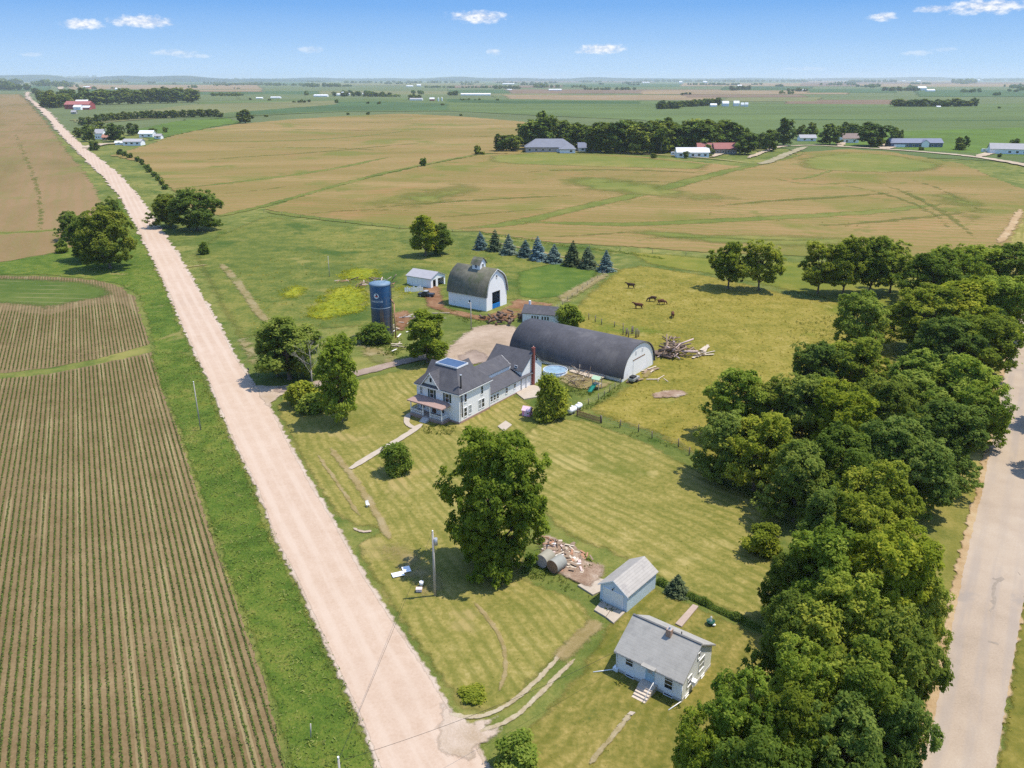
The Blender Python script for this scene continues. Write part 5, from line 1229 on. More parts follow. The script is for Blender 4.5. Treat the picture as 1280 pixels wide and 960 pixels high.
# far farmyard
far_house(119, 129, 174, 0, 9, 6, 9.5, W_white, m_gryr, 'white farmhouse with grey roof in the far farmyard by the gravel road', wins=3)
far_house(128, 134, 175.5, 0, 6, 3.2, 5.5, mat('pinkish_wall', (.5,.32,.26), .8, .1, .3), mat('rust_roof', (.42,.2,.14), .8, .1, .3), 'small rusty roofed annex right of the far farmyard house', 'annex_shed', 'shed', wins=1)
far_house(154, 176, 182, 0, 10, 3.6, 5.6, W_pblue, m_gryr, 'long grey roofed pole shed in the far farmyard', 'pole_shed', 'shed', wins=3)
far_house(174, 191, 172, 0, 10, 4.2, 6.8, W_white, m_wr, 'white roofed shed at the right of the far farmyard', 'white_shed', 'shed', wins=2)
far_house(193, 201, 174, 0, 7, 3.2, 5, W_pblue, m_gryr, 'little pale shed right of the white roofed far farmyard shed', 'pale_shed', 'shed', wins=1)
far_house(144, 154, 181.2, 0, 5, 2.2, 3.4, W_white, m_wr, 'low white lean-to left of the pole shed in the far farmyard', 'white_shed', 'shed', wins=1)
# white farm buildings on the plain
FB = [(320,328,123.5,1.6,'w'),(338,350,123,1.8,'w'),(392,409,121,2.4,'w'),(420,425,119.6,2.4,'w'),(427,430,119.2,4,'w'),(432,437,119.3,3,'w'),(453,456,119,2.5,'w'),(512,528,126,3,'g'),(537,543,126.5,4,'r'),(547,549,127,5,'b'),(551.5,553.5,126.6,5,'b'),
      (576,613,119.5,2.6,'w'),(628,643,105.6,1.4,'w'),(686,702,113.3,1.8,'w'),(634,640,112.8,1.2,'w'),(888,896,134,4,'w'),(903,911,133.3,6,'w'),(917,924,133,6,'w'),(926,930,133.5,4.5,'w'),(931,935,133.8,5,'w'),(922,927,110,3.5,'w'),(849,853,104.5,2.6,'w'),(879,884,103.8,2,'w'),
      (1003,1008,114.2,2.4,'w'),(1148,1158,113,4,'w'),(1159,1169,114.6,2.4,'w'),(1107,1112,102.6,1.4,'w'),(1128,1132,102.2,1.2,'w'),(1146,1151,102.3,1.6,'w'),(1158.5,1162.5,131,2.5,'w'),(1171,1176,134.4,1.6,'w'),(1222,1225,102.2,2.6,'w'),(508,516,108.6,1.6,'w'),(521,526,108.3,2.6,'w'),(803,812,104,1.4,'w'),(144,150,113.5,3,'w'),(152,157,115,3.4,'w'),(104,112,110,1.6,'r')]
PL = {'w': 'white', 'g': 'grey roofed', 'r': 'red', 'b': 'cream silo shaped'}
m_fw = mat('far_white_wall', (.78,.78,.77), .7, .04, .1); m_frd = mat('far_red_wall', (.4,.1,.08), .8, .1, .1)
for i, (u0, u1, vb, hp, k) in enumerate(FB):
    a, b = G(u0, vb), G(u1, vb); w = (b-a).length; d = a.length; h = hp*d/FPX; 
    lb = {'w': 'small white farm building scattered far out on the hazy plain', 'g': 'low grey roofed building far out on the plain left of centre', 'r': 'small red farm building far out on the hazy plain', 'b': 'pale cream grain bin beside the far red building left of centre'}[k]
    o = thing('grain_bin' if k == 'b' else 'far_farm_building', lb, 'grain bin' if k == 'b' else 'farm building', tuple(a), 0, {'w': 'distant white farm buildings', 'r': 'distant red farm buildings', 'b': 'far grain bins'}.get(k))
    if k == 'b':
        mb = MB(); mb.lathe([(w/2, 0), (w/2, h*.75)], 16, (w/2, 0)); mb.build('body', m_fw, o); mb = MB(); mb.lathe([(w/2, h*.75), (.1, h)], 16, (w/2, 0)); mb.build('roof', mat('cream_roof', (.7,.7,.55), .6, .05, .2), o)
    else:
        dp = min(w*.6, 30); mb = MB(); gable_walls(mb, 0, w, 0, dp, h*.6, h, 'x'); mb.build('wall', m_frd if k == 'r' else m_fw, o)
        gable_roof(o, 0, w, 0, dp, h*.6, h, 'x', m_gryr if k == 'g' else m_wr if i % 3 else m_fw, .4, .3, .15)
# ------------------------------------------------------------------ utility poles and wires
M_pole = mat('pole_timber', (.24,.19,.15), .9, .2, 2); M_polg = mat('grey_pole_timber', (.40,.37,.33), .9, .15, 2)
def utility_pole(loc, h, label, arm=None, m=None, kind='utility_pole', r=.15, transformer=False):
    o = thing(kind, label, 'pole', tuple(loc)); mb = MB(); mb.tube((0, 0, -.1), (0, 0, h), r, r*.7, 10); mb.build('shaft', m or M_pole, o)
    if arm is not None:
        mb = MB(); d = Vector((math.cos(arm), math.sin(arm), 0)); p = Vector((0, 0, h-.5)); n = Vector((-d.y, d.x, 0))*.1
        mb.tube(p-d*1.1+n, p+d*1.1+n, .06, n=6); mb.build('crossarm', m or M_pole, o)
        for t in (-1, -.35, .35, 1):
            mb = MB(); q = p+d*t+n; mb.tube(q, q+Vector((0, 0, .25)), .05, .07, 7); mb.build('insulator', W_trim, o)
    else:
        mb = MB(); mb.tube((0, 0, h-.002), (0, 0, h+.25), .06, .08, 8); mb.build('insulator', W_trim, o)
    if transformer:
        mb = MB(); mb.tube((.32, 0, h-1.7), (.32, 0, h-.8), .22, n=12); mb.build('transformer', M_steel, o)
    return o
pA = G(544, 745); utility_pole(pA, 8.8, 'grey timber utility pole standing in the lawn near the white sheets', m=M_polg, r=.17, transformer=True)
utility_pole(G(251, 538), 9.0, 'thin utility pole in the grass verge left of the gravel road', m=M_polg, r=.11)
pB = G(423, 949, 8.6); pB.z = 0; utility_pole(pB, 8.6, 'pale pole top rising at the bottom edge beside the gravel road verge', m=M_polg, r=.12)
utility_pole(G(412, 346), 6.2, 'distant grey pole in the meadow behind the silo', m=M_polg, r=.1)
utility_pole(G(299, 177), 9, 'far pole standing by the wood beside the lane', m=M_polg, r=.1).location = G(826, 193)
yl = thing('yard_light', 'tall grey yard light pole in front of the white barn', 'yard light', tuple(G(589, 412)))
mb = MB(); mb.tube((0, 0, 0), (0, 0, 6.9), .13, .1, 9); mb.build('shaft', M_polg, yl)
mb = MB(); mb.tube((0, 0, 6.6), (-.5, -.5, 6.9), .035, n=6); arm = mb.build('lamp_arm', M_steel, yl)
mb = MB(); mb.lathe([(.05, 7.1), (.22, 6.95), (.2, 6.75), (.08, 6.62)], 12, (-.5, -.5)); mb.build('lamp_head', M_steel, arm)
def wire(p, q, sag, label):
    mb = MB(); n = 16; pts = [p.lerp(q, i/n)-Vector((0, 0, sag*4*(i/n)*(1-i/n))) for i in range(n+1)]; c = Vector((pts[0].x, pts[0].y, pts[0].z))
    for a, b in zip(pts, pts[1:]): mb.tube(a-c, b-c, .014, n=4, caps=False)
    o = mb.build('power_wire', M_black, None, c); tag(o, label, 'wire'); return o
wire(pA+Vector((0, 0, 8.95)), pB+Vector((0, 0, 8.5)), .3, 'thin power wire crossing the gravel road from the lawn pole')
wire(pB+Vector((.3, .1, 8.4)), Vector((10.7, 66.8, 3.2)), .8, 'thin service wire running to the grey roofed cottage')

# ------------------------------------------------------------------ fences
M_post = mat('fence_post_wood', (.20,.16,.12), .95, .25, 3); M_wire = mat('fence_wire', (.30,.29,.27), .6, .1, 2, metal=.4)
def wire_fence(px, gap, label, h=1.25, pr=.075, wires=3, name='wire_fence', jit=.1):
    P = [G(*p) for p in px]; pts = []
    for a, b in zip(P, P[1:]):
        n = max(1, round((b-a).length/gap)); pts += [a.lerp(b, i/n) for i in range(n)]
    pts.append(P[-1]); c = pts[0].copy(); o = thing(name, label, 'fence', tuple(c)); rg = random.Random(label)
    for p in pts:
        mb = MB(); q = p-c; hh = h*rg.uniform(.9, 1.25); mb.tube(q-Vector((0, 0, .05)), q+Vector((rg.uniform(-jit, jit), rg.uniform(-jit, jit), hh)), pr, pr*.9, 7); mb.build('post', M_post, o)
    mb = MB()
    for a, b in zip(pts, pts[1:]):
        for k in range(wires): z = Vector((0, 0, h*(.35+.6*k/max(1, wires-1)))); mb.tube(a-c+z, b-c+z, .012, n=4, caps=False)
    mb.build('wire', M_wire, o); return o
wire_fence([(752,529),(798,540),(815,548),(848,559),(875,580)], 4.2, 'wire fence with dark posts between mown lawn and pasture', 1.3, .1)
wire_fence([(722,512),(748,500),(775,481)], 2.6, 'wire fence from the propane tank up to the arched barn corner', 1.25, .08)
wire_fence([(736,400),(752,406),(768,409),(790,415)], 3.2, 'row of weathered posts along the track behind the arched barn', 1.5, .12, 2)
wire_fence([(690,392),(715,372),(740,353),(760,340)], 5, 'wire fence from the low shed up to the last blue spruce', 1.3, .08)
wire_fence([(330,266),(400,275),(500,286),(600,292),(700,306),(775,314),(900,322)], 14, 'long field fence below the tan hay field', 1.3, .09, 2)
o = thing('corral_posts', 'cluster of thick dark posts beside the track behind the arched barn', 'fence', tuple(G(786, 422)))
for i in range(9):
    mb = MB(); p = G(779+i*2.4+rnd.uniform(-1, 1), 419+rnd.uniform(-3, 4))-G(786, 422); mb.tube(p, p+Vector((0, 0, rnd.uniform(1.6, 2.4))), .13, .12, 7); mb.build('post', M_post, o)
mb = MB(); a = G(779, 421)-G(786, 422); b = G(800, 419)-G(786, 422)
for z in (.6, 1.1): mb.tube(a+Vector((0, 0, z)), b+Vector((0, 0, z)), .05, n=6)
mb.build('rail', M_post, o)
o = thing('picket_fence', 'short reddish brown picket fence between propane tank and pasture', 'fence', tuple(G(721, 520)))
M_pick = mat('red_brown_picket', (.30,.15,.10), .9, .25, 4)
a, b = Vector((0, 0, 0)), G(750, 529)-G(721, 520); d = (b-a); n = 22
ang = math.atan2(d.y, d.x); o.rotation_euler.z = ang; Ln = d.length
pk, rl = MB(), MB()
for i in range(n):
    x = Ln*i/(n-1); hh = 1.25+rnd.uniform(-.1, .1); pk.prism([(x-.06, .05), (x+.06, .05), (x+.06, hh-.12), (x, hh), (x-.06, hh-.12)], 'y', -.02, .02)
pk.build('pickets', M_pick, o)
for z in (.4, .95): rl.box((0, .022, z), (Ln, .07, z+.09))
rl.build('rail', M_pick, o)
for x in (0, Ln): mb = MB(); mb.box((x-.09, .075, 0), (x+.09, .25, 1.5)); mb.build('post', M_post, o)

# ------------------------------------------------------------------ cows
def cow_mesh(graze, seed):
    bm = bmesh.new(); V = []
    def v(p, r): x = bm.verts.new(p); V.append((x, r)); return x
    hip = v((-.72, 0, 1.08), (.30, .34)); mid = v((0, 0, 1.02), (.37, .40)); sho = v((.68, 0, 1.08), (.30, .36))
    bm.edges.new((hip, mid)); bm.edges.new((mid, sho))
    rump = v((-.95, 0, 1.12), (.2, .24)); bm.edges.new((hip, rump))
    tail = [v((-1.08, 0, 1.1), (.04, .04)), v((-1.12, .02, .7), (.03, .03)), v((-1.1, .02, .45), (.05, .05))]
    bm.edges.new((rump, tail[0])); bm.edges.new((tail[0], tail[1])); bm.edges.new((tail[1], tail[2]))
    if graze: nk = [((.98, .03, .85), .19), ((1.2, .05, .5), .15), ((1.32, .06, .24), .13), ((1.36, .06, .08), .08)]
    else: nk = [((1.0, 0, 1.3), .2), ((1.22, 0, 1.5), .16), ((1.42, 0, 1.46), .14), ((1.62, 0, 1.32), .09)]
    p = sho
    for q, r in nk: x = v(q, (r, r)); bm.edges.new((p, x)); p = x
    for x0, sgn, ft, back in ((.62, 1, .06, 0), (.62, -1, -.08, 0), (-.72, 1, -.1, 1), (-.72, -1, .08, 1)):
        b0 = sho if not back else hip
        a = v((x0, sgn*.2, .78), (.15, .15)); k = v((x0+(ft if not back else ft+.06), sgn*.22, .46), (.085, .085)); h_ = v((x0+ft*1.4-(.08 if back else 0), sgn*.22, .24), (.06, .06)); f_ = v((x0+ft*1.6, sgn*.22, .0), (.075, .075))
        bm.edges.new((b0, a)); bm.edges.new((a, k)); bm.edges.new((k, h_)); bm.edges.new((h_, f_))
    bm.verts.index_update()
    me = bpy.data.meshes.new('cow_base'); bm.to_mesh(me); bm.free()
    o = bpy.data.objects.new('cow_tmp', me); COL.objects.link(o)
    md = o.modifiers.new('s', 'SKIN'); md.use_smooth_shade = True
    sk = me.skin_vertices[0].data if me.skin_vertices else None
    if sk is None:
        bpy.context.view_layer.objects.active = o
        me.attributes
    for i, (x, r) in enumerate(V):
        if sk: sk[i].radius = r; sk[i].use_root = (i == 1)
    sb = o.modifiers.new('u', 'SUBSURF'); sb.levels = 2; sb.render_levels = 2
    bpy.context.view_layer.update()
    m2 = bpy.data.meshes.new_from_object(o.evaluated_get(bpy.context.evaluated_depsgraph_get()))
    bpy.data.objects.remove(o); m2.name = 'cow_body'; return m2
M_cow1 = mat('dark_brown_hide', (.055,.028,.018), .85, .25, 3); M_cow2 = mat('red_brown_hide', (.11,.042,.022), .85, .25, 3)
def ear_horn(o, graze, m):
    c = (1.25, .05, .45) if graze else (1.36, 0, 1.54)
    for s in (-1, 1): mb = MB(); mb.blob((c[0]-.06, c[1]+s*.2, c[2]+.06), (.05, .11, .035), 8, 4); mb.build('ear', m, o)
cm = [cow_mesh(True, 1), cow_mesh(False, 2)]
for me_ in cm: me_.materials.append(M_cow1)
cm2 = [c.copy() for c in cm]
for me_ in cm2: me_.materials.clear(); me_.materials.append(M_cow2)
for u, v, rz, g_, k, lb in [(788.5,360.5,170,0,0,'dark brown cow standing alone highest in the pasture near the last spruce'),(815,377,175,1,0,'dark brown cow grazing, left of the close pair in the pasture'),(827,381,5,1,1,'dark brown cow grazing, right of the close pair in the pasture'),
      (798,386,170,0,1,'red brown cow standing broadside, closest to the arched barn'),(840.5,397,80,1,1,'red brown cow seen end on, farthest right in the pasture')]:
    me_ = (cm if k == 0 else cm2)[0 if g_ else 1]
    o = link('cow', me_, None, G(u, v)); o.rotation_euler.z = R(rz); o.scale = (1.15, 1.15, 1.15); tag(o, lb, 'cow', 'cows in the pasture'); ear_horn(o, g_, M_cow1 if k == 0 else M_cow2)

# ------------------------------------------------------------------ yard props
# round pool
pl = thing('swimming_pool', 'round above ground pool with light blue water behind the farmhouse wing', 'pool', tuple(G(694, 466.5)))
pl.scale = (.78, .78, .7)
mb = MB(); mb.lathe([(3.3, 0), (3.3, 1.2), (3.16, 1.2), (3.16, .9)], 36); mb.build('wall', mat('pale_pool_wall', (.62,.70,.78), .5, .1, 3), pl)
mb = MB(); mb.lathe([(3.16, 1.02), (.01, 1.02)], 36); mb.build('water', mat('pool_water', (.26,.38,.48), .12, .35, .9, spec=.6), pl)
mb = MB(); mb.lathe([(3.12, 1.2), (3.38, 1.2), (3.38, 1.26), (3.12, 1.26), (3.12, 1.2)], 36); mb.build('rim', mat('pale_rim', (.48,.52,.56), .6, .05, 2), pl)
mb = MB()
for s in (-.3, .3): mb.tube((2.9, -2.0+s, 0), (2.5, -1.7+s, 1.9), .04, n=6)
for i in range(5): mb.tube((2.88-.08*i, -2.3+.06*i, .3+i*.32), (2.88-.08*i, -1.7+.06*i, .3+i*.32), .03, n=6)
mb.build('ladder', W_trim, pl)
# wooden deck and table by the pool
dk = thing('pool_deck', 'weathered wooden deck with railing at the right of the round pool', 'deck', tuple(G(735, 470)), R(-43))
mb = MB()
for i in range(12): mb.box((-4.2, i*.3-1.2, .35), (3.6, i*.3-.93, .45))
mb.build('boards', M_wood2, dk); mb = MB()
for x in (-4.1, -1.6, 1.0, 3.5):
    for y in (-1.1, 2.3): mb.box((x-.06, y-.06, 0), (x+.06, y+.06, 1.35))
mb.build('post', M_wood2, dk); mb = MB(); mb.box((-4.1, 2.24, 1.2), (3.5, 2.36, 1.27)); mb.box((-4.1, 2.26, .8), (3.5, 2.34, .86)); mb.build('railing', mat('pinkish_rail', (.55,.40,.36), .9, .15, 3), dk)
M_pinkb = mat('faded_pink_board', (.55,.42,.38), .9, .2, 3)
def heap(px, n, ln, mats, label, name, cat, group, seed, hmax=1.0, rad=.1, flat=.25, ang=None):
    """each stick a thing of its own, lying tangled over the area"""
    rg = random.Random(seed); P = [G(*p) for p in px]
    for i in range(n):
        w = [rg.random()**4 for _ in P]; s = sum(w); c = sum((p*(k/s) for p, k in zip(P, w)), Vector())
        a = rg.uniform(0, 3.14) if ang is None else ang+rg.gauss(0, .35); L_ = ln*rg.uniform(.6, 1.25); z = rg.random()**1.6*hmax; tilt = rg.gauss(0, flat)*(.3+z)
        mb = MB(); r = rad*rg.uniform(.6, 1.4)
        if name in ('plank', 'scrap_board'): mb.box((-L_/2, -r*1.6, -.03), (L_/2, r*1.6, .03))
        else: mb.tube((-L_/2, 0, 0), (L_/2, 0, 0), r, r*.85, 7)
        o = mb.build(name, rg.choice(mats), None, (c.x, c.y, z+r+.04+abs(math.sin(tilt))*L_/2*.8)); o.rotation_euler = (0, tilt, a); tag(o, label, cat, group)
heap([(818,438),(840,430),(868,436),(872,446),(845,450),(826,447)], 60, 3.6, [M_wood, M_wood, M_wood, M_wood3, M_pinkb], 'weathered timber beam in the tangled lumber heap right of the arched barn', 'timber_beam', 'timber', 'beams of the lumber heap', 4, 1.3, .17)
heap([(830,425),(846,424),(850,432),(835,433)], 14, 2.6, [M_wood3, M_wood], 'dark timber beam lying at the back of the lumber heap', 'timber_beam', 'timber', 'dark beams behind the lumber heap', 5, .7, .12)
heap([(874,432),(888,440),(880,452),(870,446)], 9, 4.2, [M_wood2], 'pale long plank lying loose at the right end of the lumber heap', 'plank', 'plank', 'pale planks right of the lumber heap', 6, .25, .14, .06, R(38))
mb = MB(); mb.box((-2.6, -1.3, .3), (2.6, 1.3, .55)); o = mb.build('wooden_platform', M_wood3, None, G(829, 445)); o.rotation_euler.z = R(-40); tag(o, 'dark flat wooden platform at the left front of the lumber heap', 'platform')
heap([(706,470),(722,468),(738,478),(728,486),(712,482)], 40, 2.6, [M_wood, M_wood2, M_wood3], 'dry brush branch in the tangled pile left of the green slide', 'branch', 'branch', 'branches of the brush pile', 7, 1.6, .06, .6)
heap([(786,477),(812,460),(818,463),(794,480)], 10, 2.8, [M_wood2, M_wood], 'pale plank lying along the end wall of the arched barn', 'plank', 'plank', 'planks by the arched barn end', 8, .3, .15, .05, R(53))
heap([(820,470),(836,468),(832,476),(815,476)], 5, 3.0, [M_wood2], 'loose pale pole lying in the grass off the arched barn corner', 'plank', 'plank', 'loose poles off the barn corner', 9, .1, .08, .02)
W_scr = mat('whitewashed_scrap', (.68,.64,.60), .85, .15, 3); M_rustp = mat('rusty_sheet', (.38,.20,.12), .85, .3, 2)
heap([(685,670),(720,682),(740,700),(728,724),(700,712),(676,690)], 120, 1.1, [W_scr, M_pinkb, M_wood2, M_rustp, M_wood, M_wood2, M_wood], 'broken board among the scrap strewn on the bare lot left of the blue garage', 'scrap_board', 'scrap board', 'scrap boards on the bare lot', 10, .25, .1, .15)
heap([(676,676),(690,670),(700,690),(682,696)], 14, 2.2, [M_wood3, M_rustp, M_wood], 'dark stick in the scrap at the tree end of the bare lot', 'scrap_stick', 'stick', 'dark sticks on the bare lot', 11, .6, .06, .4)
heap([(470,420),(500,392),(520,396),(508,440),(486,440)], 24, 2.4, [M_wood2, M_wood, m_conc, W_scr], 'old plank strewn around the foot of the blue silo', 'plank', 'plank', 'planks around the silo', 12, .4, .12, .15)
heap([(504,398),(540,392),(556,398),(520,402)], 10, 5.5, [m_conc, W_scr, M_wood], 'long pale rail stacked on the ground between silo and white barn', 'long_rail', 'rail', 'rails between silo and barn', 13, .4, .1, .03, R(-12))
heap([(418,352),(470,350),(500,356),(488,366),(440,362)], 40, 3.0, [M_wood, M_wood3, M_rustp, M_pinkb], 'rusty length of scrap in the junk row behind the silo', 'scrap_length', 'scrap', 'junk row behind the silo', 14, 1.1, .12, .5)
heap([(600,398),(640,392),(660,398),(640,408),(610,406)], 34, 1.6, [mat('dark_manure', (.16,.085,.05), .95, .3, 3), M_wood3], 'brown clod of the dung heap in front of the white barn door', 'dung_clod', 'clod', 'clods of the dung heap', 15, .7, .3, .5)
# lying round tanks on the scrap lot
for (u, v), rz, lb, m_ in (((681, 706), 52, 'pale round tank lying on the lot edge nearest the huge tree', (.30,.28,.22)), ((695, 713), 48, 'grey round tank with a rusty end lying on the lot edge', (.29,.29,.26))):
    o = thing('lying_tank', lb, 'tank', tuple(G(u, v)), R(rz)); o.scale = (.85, .85, .85); mb = MB(); mb.tube((-.9, 0, 1.05), (1.3, 0, 1.05), 1.05, n=26, caps=False); mb.build('shell', mat('tank_'+lb[:4], m_, .7, .15, 1.5, dirt=((.3,.24,.18), 1, .6, .5)), o)
    mb = MB(); mb.tube((-.92, 0, 1.05), (-.8, 0, 1.05), 1.03, n=26); mb.build('end_plate', M_rustp if u > 690 else M_pinkb, o); mb = MB(); mb.tube((1.2, 0, 1.05), (1.28, 0, 1.05), 1.03, n=26); mb.build('end_plate', M_steel, o)
# propane tank
def propane(loc, rz, L_, r, label):
    o = thing('propane_tank', label, 'tank', tuple(loc), rz); mb = MB(); pr = [(.01, -L_/2-r*.8)]+[(r*math.sin(t*math.pi/12), -L_/2-r*.8*math.cos(t*math.pi/12)) for t in range(1, 7)]+[(r*math.cos(t*math.pi/12), L_/2+r*.8*math.sin(t*math.pi/12)) for t in range(0, 6)]+[(.01, L_/2+r*.8)]
    mb.lathe(pr, 20); mb.v = [(z, y, x+r+.25) for x, y, z in mb.v]; mb.build('shell', W_trim, o)
    mb = MB(); mb.tube((0, 0, 2*r+.2), (0, 0, 2*r+.45), .2, .2, 12); mb.build('valve_dome', W_trim, o)
    for x in (-L_*.3, L_*.3): mb = MB(); mb.box((x-.1, -r*.7, 0), (x+.1, r*.7, .4)); mb.build('foot', m_conc, o)
propane(G(715, 517), R(48), 1.3, .55, 'white propane tank lying at the end of the picket fence, front one')
propane(G(723, 512), R(48), 1.0, .5, 'smaller white tank just behind the front propane tank')
# playhouse
ph = thing('toy_playhouse', 'small pink toy playhouse with pale roof on the lawn', 'playhouse', tuple(G(659, 519)), R(-25)); M_pink = mat('pink_plastic', (.80,.34,.50), .5, .06, 3); M_pp = mat('pale_pink_plastic', (.82,.58,.66), .5, .06, 3)
mb = MB(); gable_walls(mb, -.75, .75, -.65, .65, 1.2, 1.75, 'x'); mb.build('wall', M_pink, ph); gable_roof(ph, -.75, .75, -.65, .65, 1.2, 1.75, 'x', M_pp, .15, .12, .06)
mb = MB(); mb.box((-.3, -.69, .05), (.15, -.654, 1.0)); mb.build('door', M_pp, ph); window(ph, '-y', -.65, .45, .5, .3, .35, 0, t=.05)
# play set with slide
ps = thing('play_set', 'green slide and wooden play tower beside the arched barn', 'play set', tuple(G(746, 486)), R(-35)); M_grn = mat('green_plastic', (.02,.22,.16), .4, .08, 3)
for x, y in ((-.7, -.6), (.7, -.6), (-.7, .6), (.7, .6)): mb = MB(); mb.box((x-.06, y-.06, 0), (x+.06, y+.06, 2.2)); mb.build('leg', M_wood2, ps)
mb = MB(); mb.box((-.76, -.66, 1.1), (.76, .66, 1.2)); mb.build('platform', M_wood2, ps)
mb = MB(); mb.slab([(-.35, -.7, 1.25), (.35, -.7, 1.25), (.35, -2.9, .15), (-.35, -2.9, .15)][::-1], .06)
for x in (-.4, .35): mb.slab([(x, -.7, 1.5), (x, -2.9, .4), (x, -2.9, .12), (x, -.7, 1.2)], .05)
mb.build('slide', M_grn, ps)
mb = MB(); mb.slab([(-.9, -.8, 2.2), (.9, -.8, 2.2), (.9, 0, 2.75), (-.9, 0, 2.75)], .05); mb.slab([(-.9, 0, 2.75), (.9, 0, 2.75), (.9, .8, 2.2), (-.9, .8, 2.2)], .05); mb.build('canopy', mat('pale_canopy', (.45,.60,.40), .6, .1, 3), ps)
# trailer at the barn end
tr = thing('flat_trailer', 'small grey trailer parked against the end of the arched barn', 'trailer', tuple(G(792, 477)), R(53)); mb = MB(); mb.box((-1.3, -.7, .5), (1.3, .7, 1.0)); mb.build('bed', M_steel, tr); mb = MB(); mb.box((-1.1, -.5, 1.001), (.3, .5, 1.35)); mb.build('load', M_black, tr)
for y in (-.78, .78): mb = MB(); mb.tube((0, y-.1, .35), (0, y+.1, .35), .35, n=14); mb.build('wheel', M_black, tr)
mb = MB(); mb.tube((1.3, 0, .55), (2.4, 0, .45), .05, n=6); mb.build('drawbar', M_black, tr)
# vehicle in the yard
vh = thing('farm_truck', 'small dark farm truck with pale cab roof parked left of the white barn', 'truck', tuple(G(533, 371)), R(165)); M_vb = mat('dark_vehicle_paint', (.03,.03,.04), .35, .1, 2, spec=.5)
mb = MB(); mb.prism([(-2.3, .5), (2.3, .5), (2.3, 1.05), (1.2, 1.15), (.7, 1.7), (-.5, 1.7), (-.6, 1.1), (-2.3, 1.1)], 'y', -.85, .85); mb.build('body', M_vb, vh)
mb = MB(); mb.box((-.5, -.8, 1.703), (.7, .8, 1.78)); mb.build('cab_roof', M_steel, vh)
for s in (-1, 1): mb = MB(); mb.box((-.4, s*.853-.004, 1.2), (.6, s*.853+.004, 1.6)); mb.build('window', M_glass, vh)
for x in (-1.5, 1.5):
    for y in (-.8, .8): mb = MB(); mb.tube((x, y-.12, .4), (x, y+.12, .4), .4, n=16); w_ = mb.build('wheel', M_black, vh); mb = MB(); mb.tube((x, y+math.copysign(.122, y), .4), (x, y+math.copysign(.13, y), .4), .2, n=12); mb.build('rim', M_steel, w_)
# mailbox
mbx = thing('mailbox', 'black mailbox on a post at the mouth of the farm drive', 'mailbox', tuple(G(311, 468)), R(30)); mb = MB(); mb.tube((0, 0, 0), (0, 0, 1.1), .06, n=8); mb.build('post', M_post, mbx); mb = MB(); mb.prism([(-.13, 1.1), (.13, 1.1), (.13, 1.28), (.08, 1.38), (-.08, 1.38), (-.13, 1.28)], 'y', -.3, .3); mb.build('box', M_black, mbx)
# white sheets, bucket, box near the lawn pole
for (u, v), (w, d), rz, lb in (((497.5, 719.5), (1.5, .95), 22, 'white flat sheet lying on the dry lawn, road side one of the pair'), ((508, 713.5), (1.0, 1.25), 20, 'white flat sheet lying on the dry lawn, pole side one of the pair')):
    mb = MB(); mb.box((-w/2, -d/2, 0), (w/2, d/2, .05)); mb.box((-w/2, -d/2, .05), (-w/2+.05, d/2, .09)); o = mb.build('white_sheet', W_trim, None, G(u, v)+Vector((0, 0, .55 if False else .5))); o.location.z = .17+(u-497)*.004; o.rotation_euler.z = R(rz); tag(o, lb, 'sheet')
mb = MB(); mb.lathe([(.01, 0), (.22, 0), (.27, .55), (.24, .55), (.2, .06), (.01, .06)], 16); o = mb.build('white_bucket', W_trim, None, G(527, 733)); o.location.z = .15; tag(o, 'white bucket standing between the white sheets and the lawn pole', 'bucket')
mb = MB(); mb.box((-.35, -.25, 0), (.35, .25, .35)); mb.box((-.38, -.28, .35), (.38, .28, .4)); o = mb.build('pale_box', mat('pale_pink_box', (.72,.58,.55), .7, .08, 3), None, G(524, 740)); o.location.z = .15; tag(o, 'pale pink box on the ground in front of the white bucket', 'box')
# white lawn marker
o = thing('lawn_chair', 'small white lawn chair standing alone in the front lawn', 'chair', tuple(G(460, 634)), R(30)); o.location.z = .15; o.scale = (.75, .75, .75)
mb = MB(); mb.box((-.3, -.3, .4), (.3, .3, .46)); mb.build('seat', W_trim, o); mb = MB(); mb.slab([(-.3, .3, .44), (.3, .3, .44), (.3, .48, 1.05), (-.3, .48, 1.05)], .05); mb.build('backrest', W_trim, o)
for x in (-.25, .25):
    for y in (-.25, .25): mb = MB(); mb.box((x-.03, y-.03, 0), (x+.03, y+.03, .4)); mb.build('leg', W_trim, o)
# planter behind the cottage
o = thing('garden_planter', 'dark green pot with white figure on the grass behind the cottage', 'planter', tuple(G(888, 781))); o.location.z = .15
mb = MB(); mb.lathe([(.01, 0), (.35, 0), (.5, .4), (.44, .4), (.36, .3), (.01, .3)], 18); mb.build('pot', mat('dark_green_pot', (.02,.08,.05), .5, .1, 3), o)
mb = MB(); mb.lathe([(.12, .3), (.16, .5), (.08, .75), (.12, .9), (.02, 1.05)], 12); mb.blob((.3, -.35, .12), (.22, .16, .12)); mb.build('figure', W_trim, o)
# gatepost stump in the verge
mb = MB(); mb.tube((0, 0, 0), (.1, .05, 1.6), .06, n=7); o = mb.build('marker_post', M_polg, None, G(389, 925)); o.location.z = .3; tag(o, 'thin pale marker post leaning in the verge left of the gravel road', 'post')
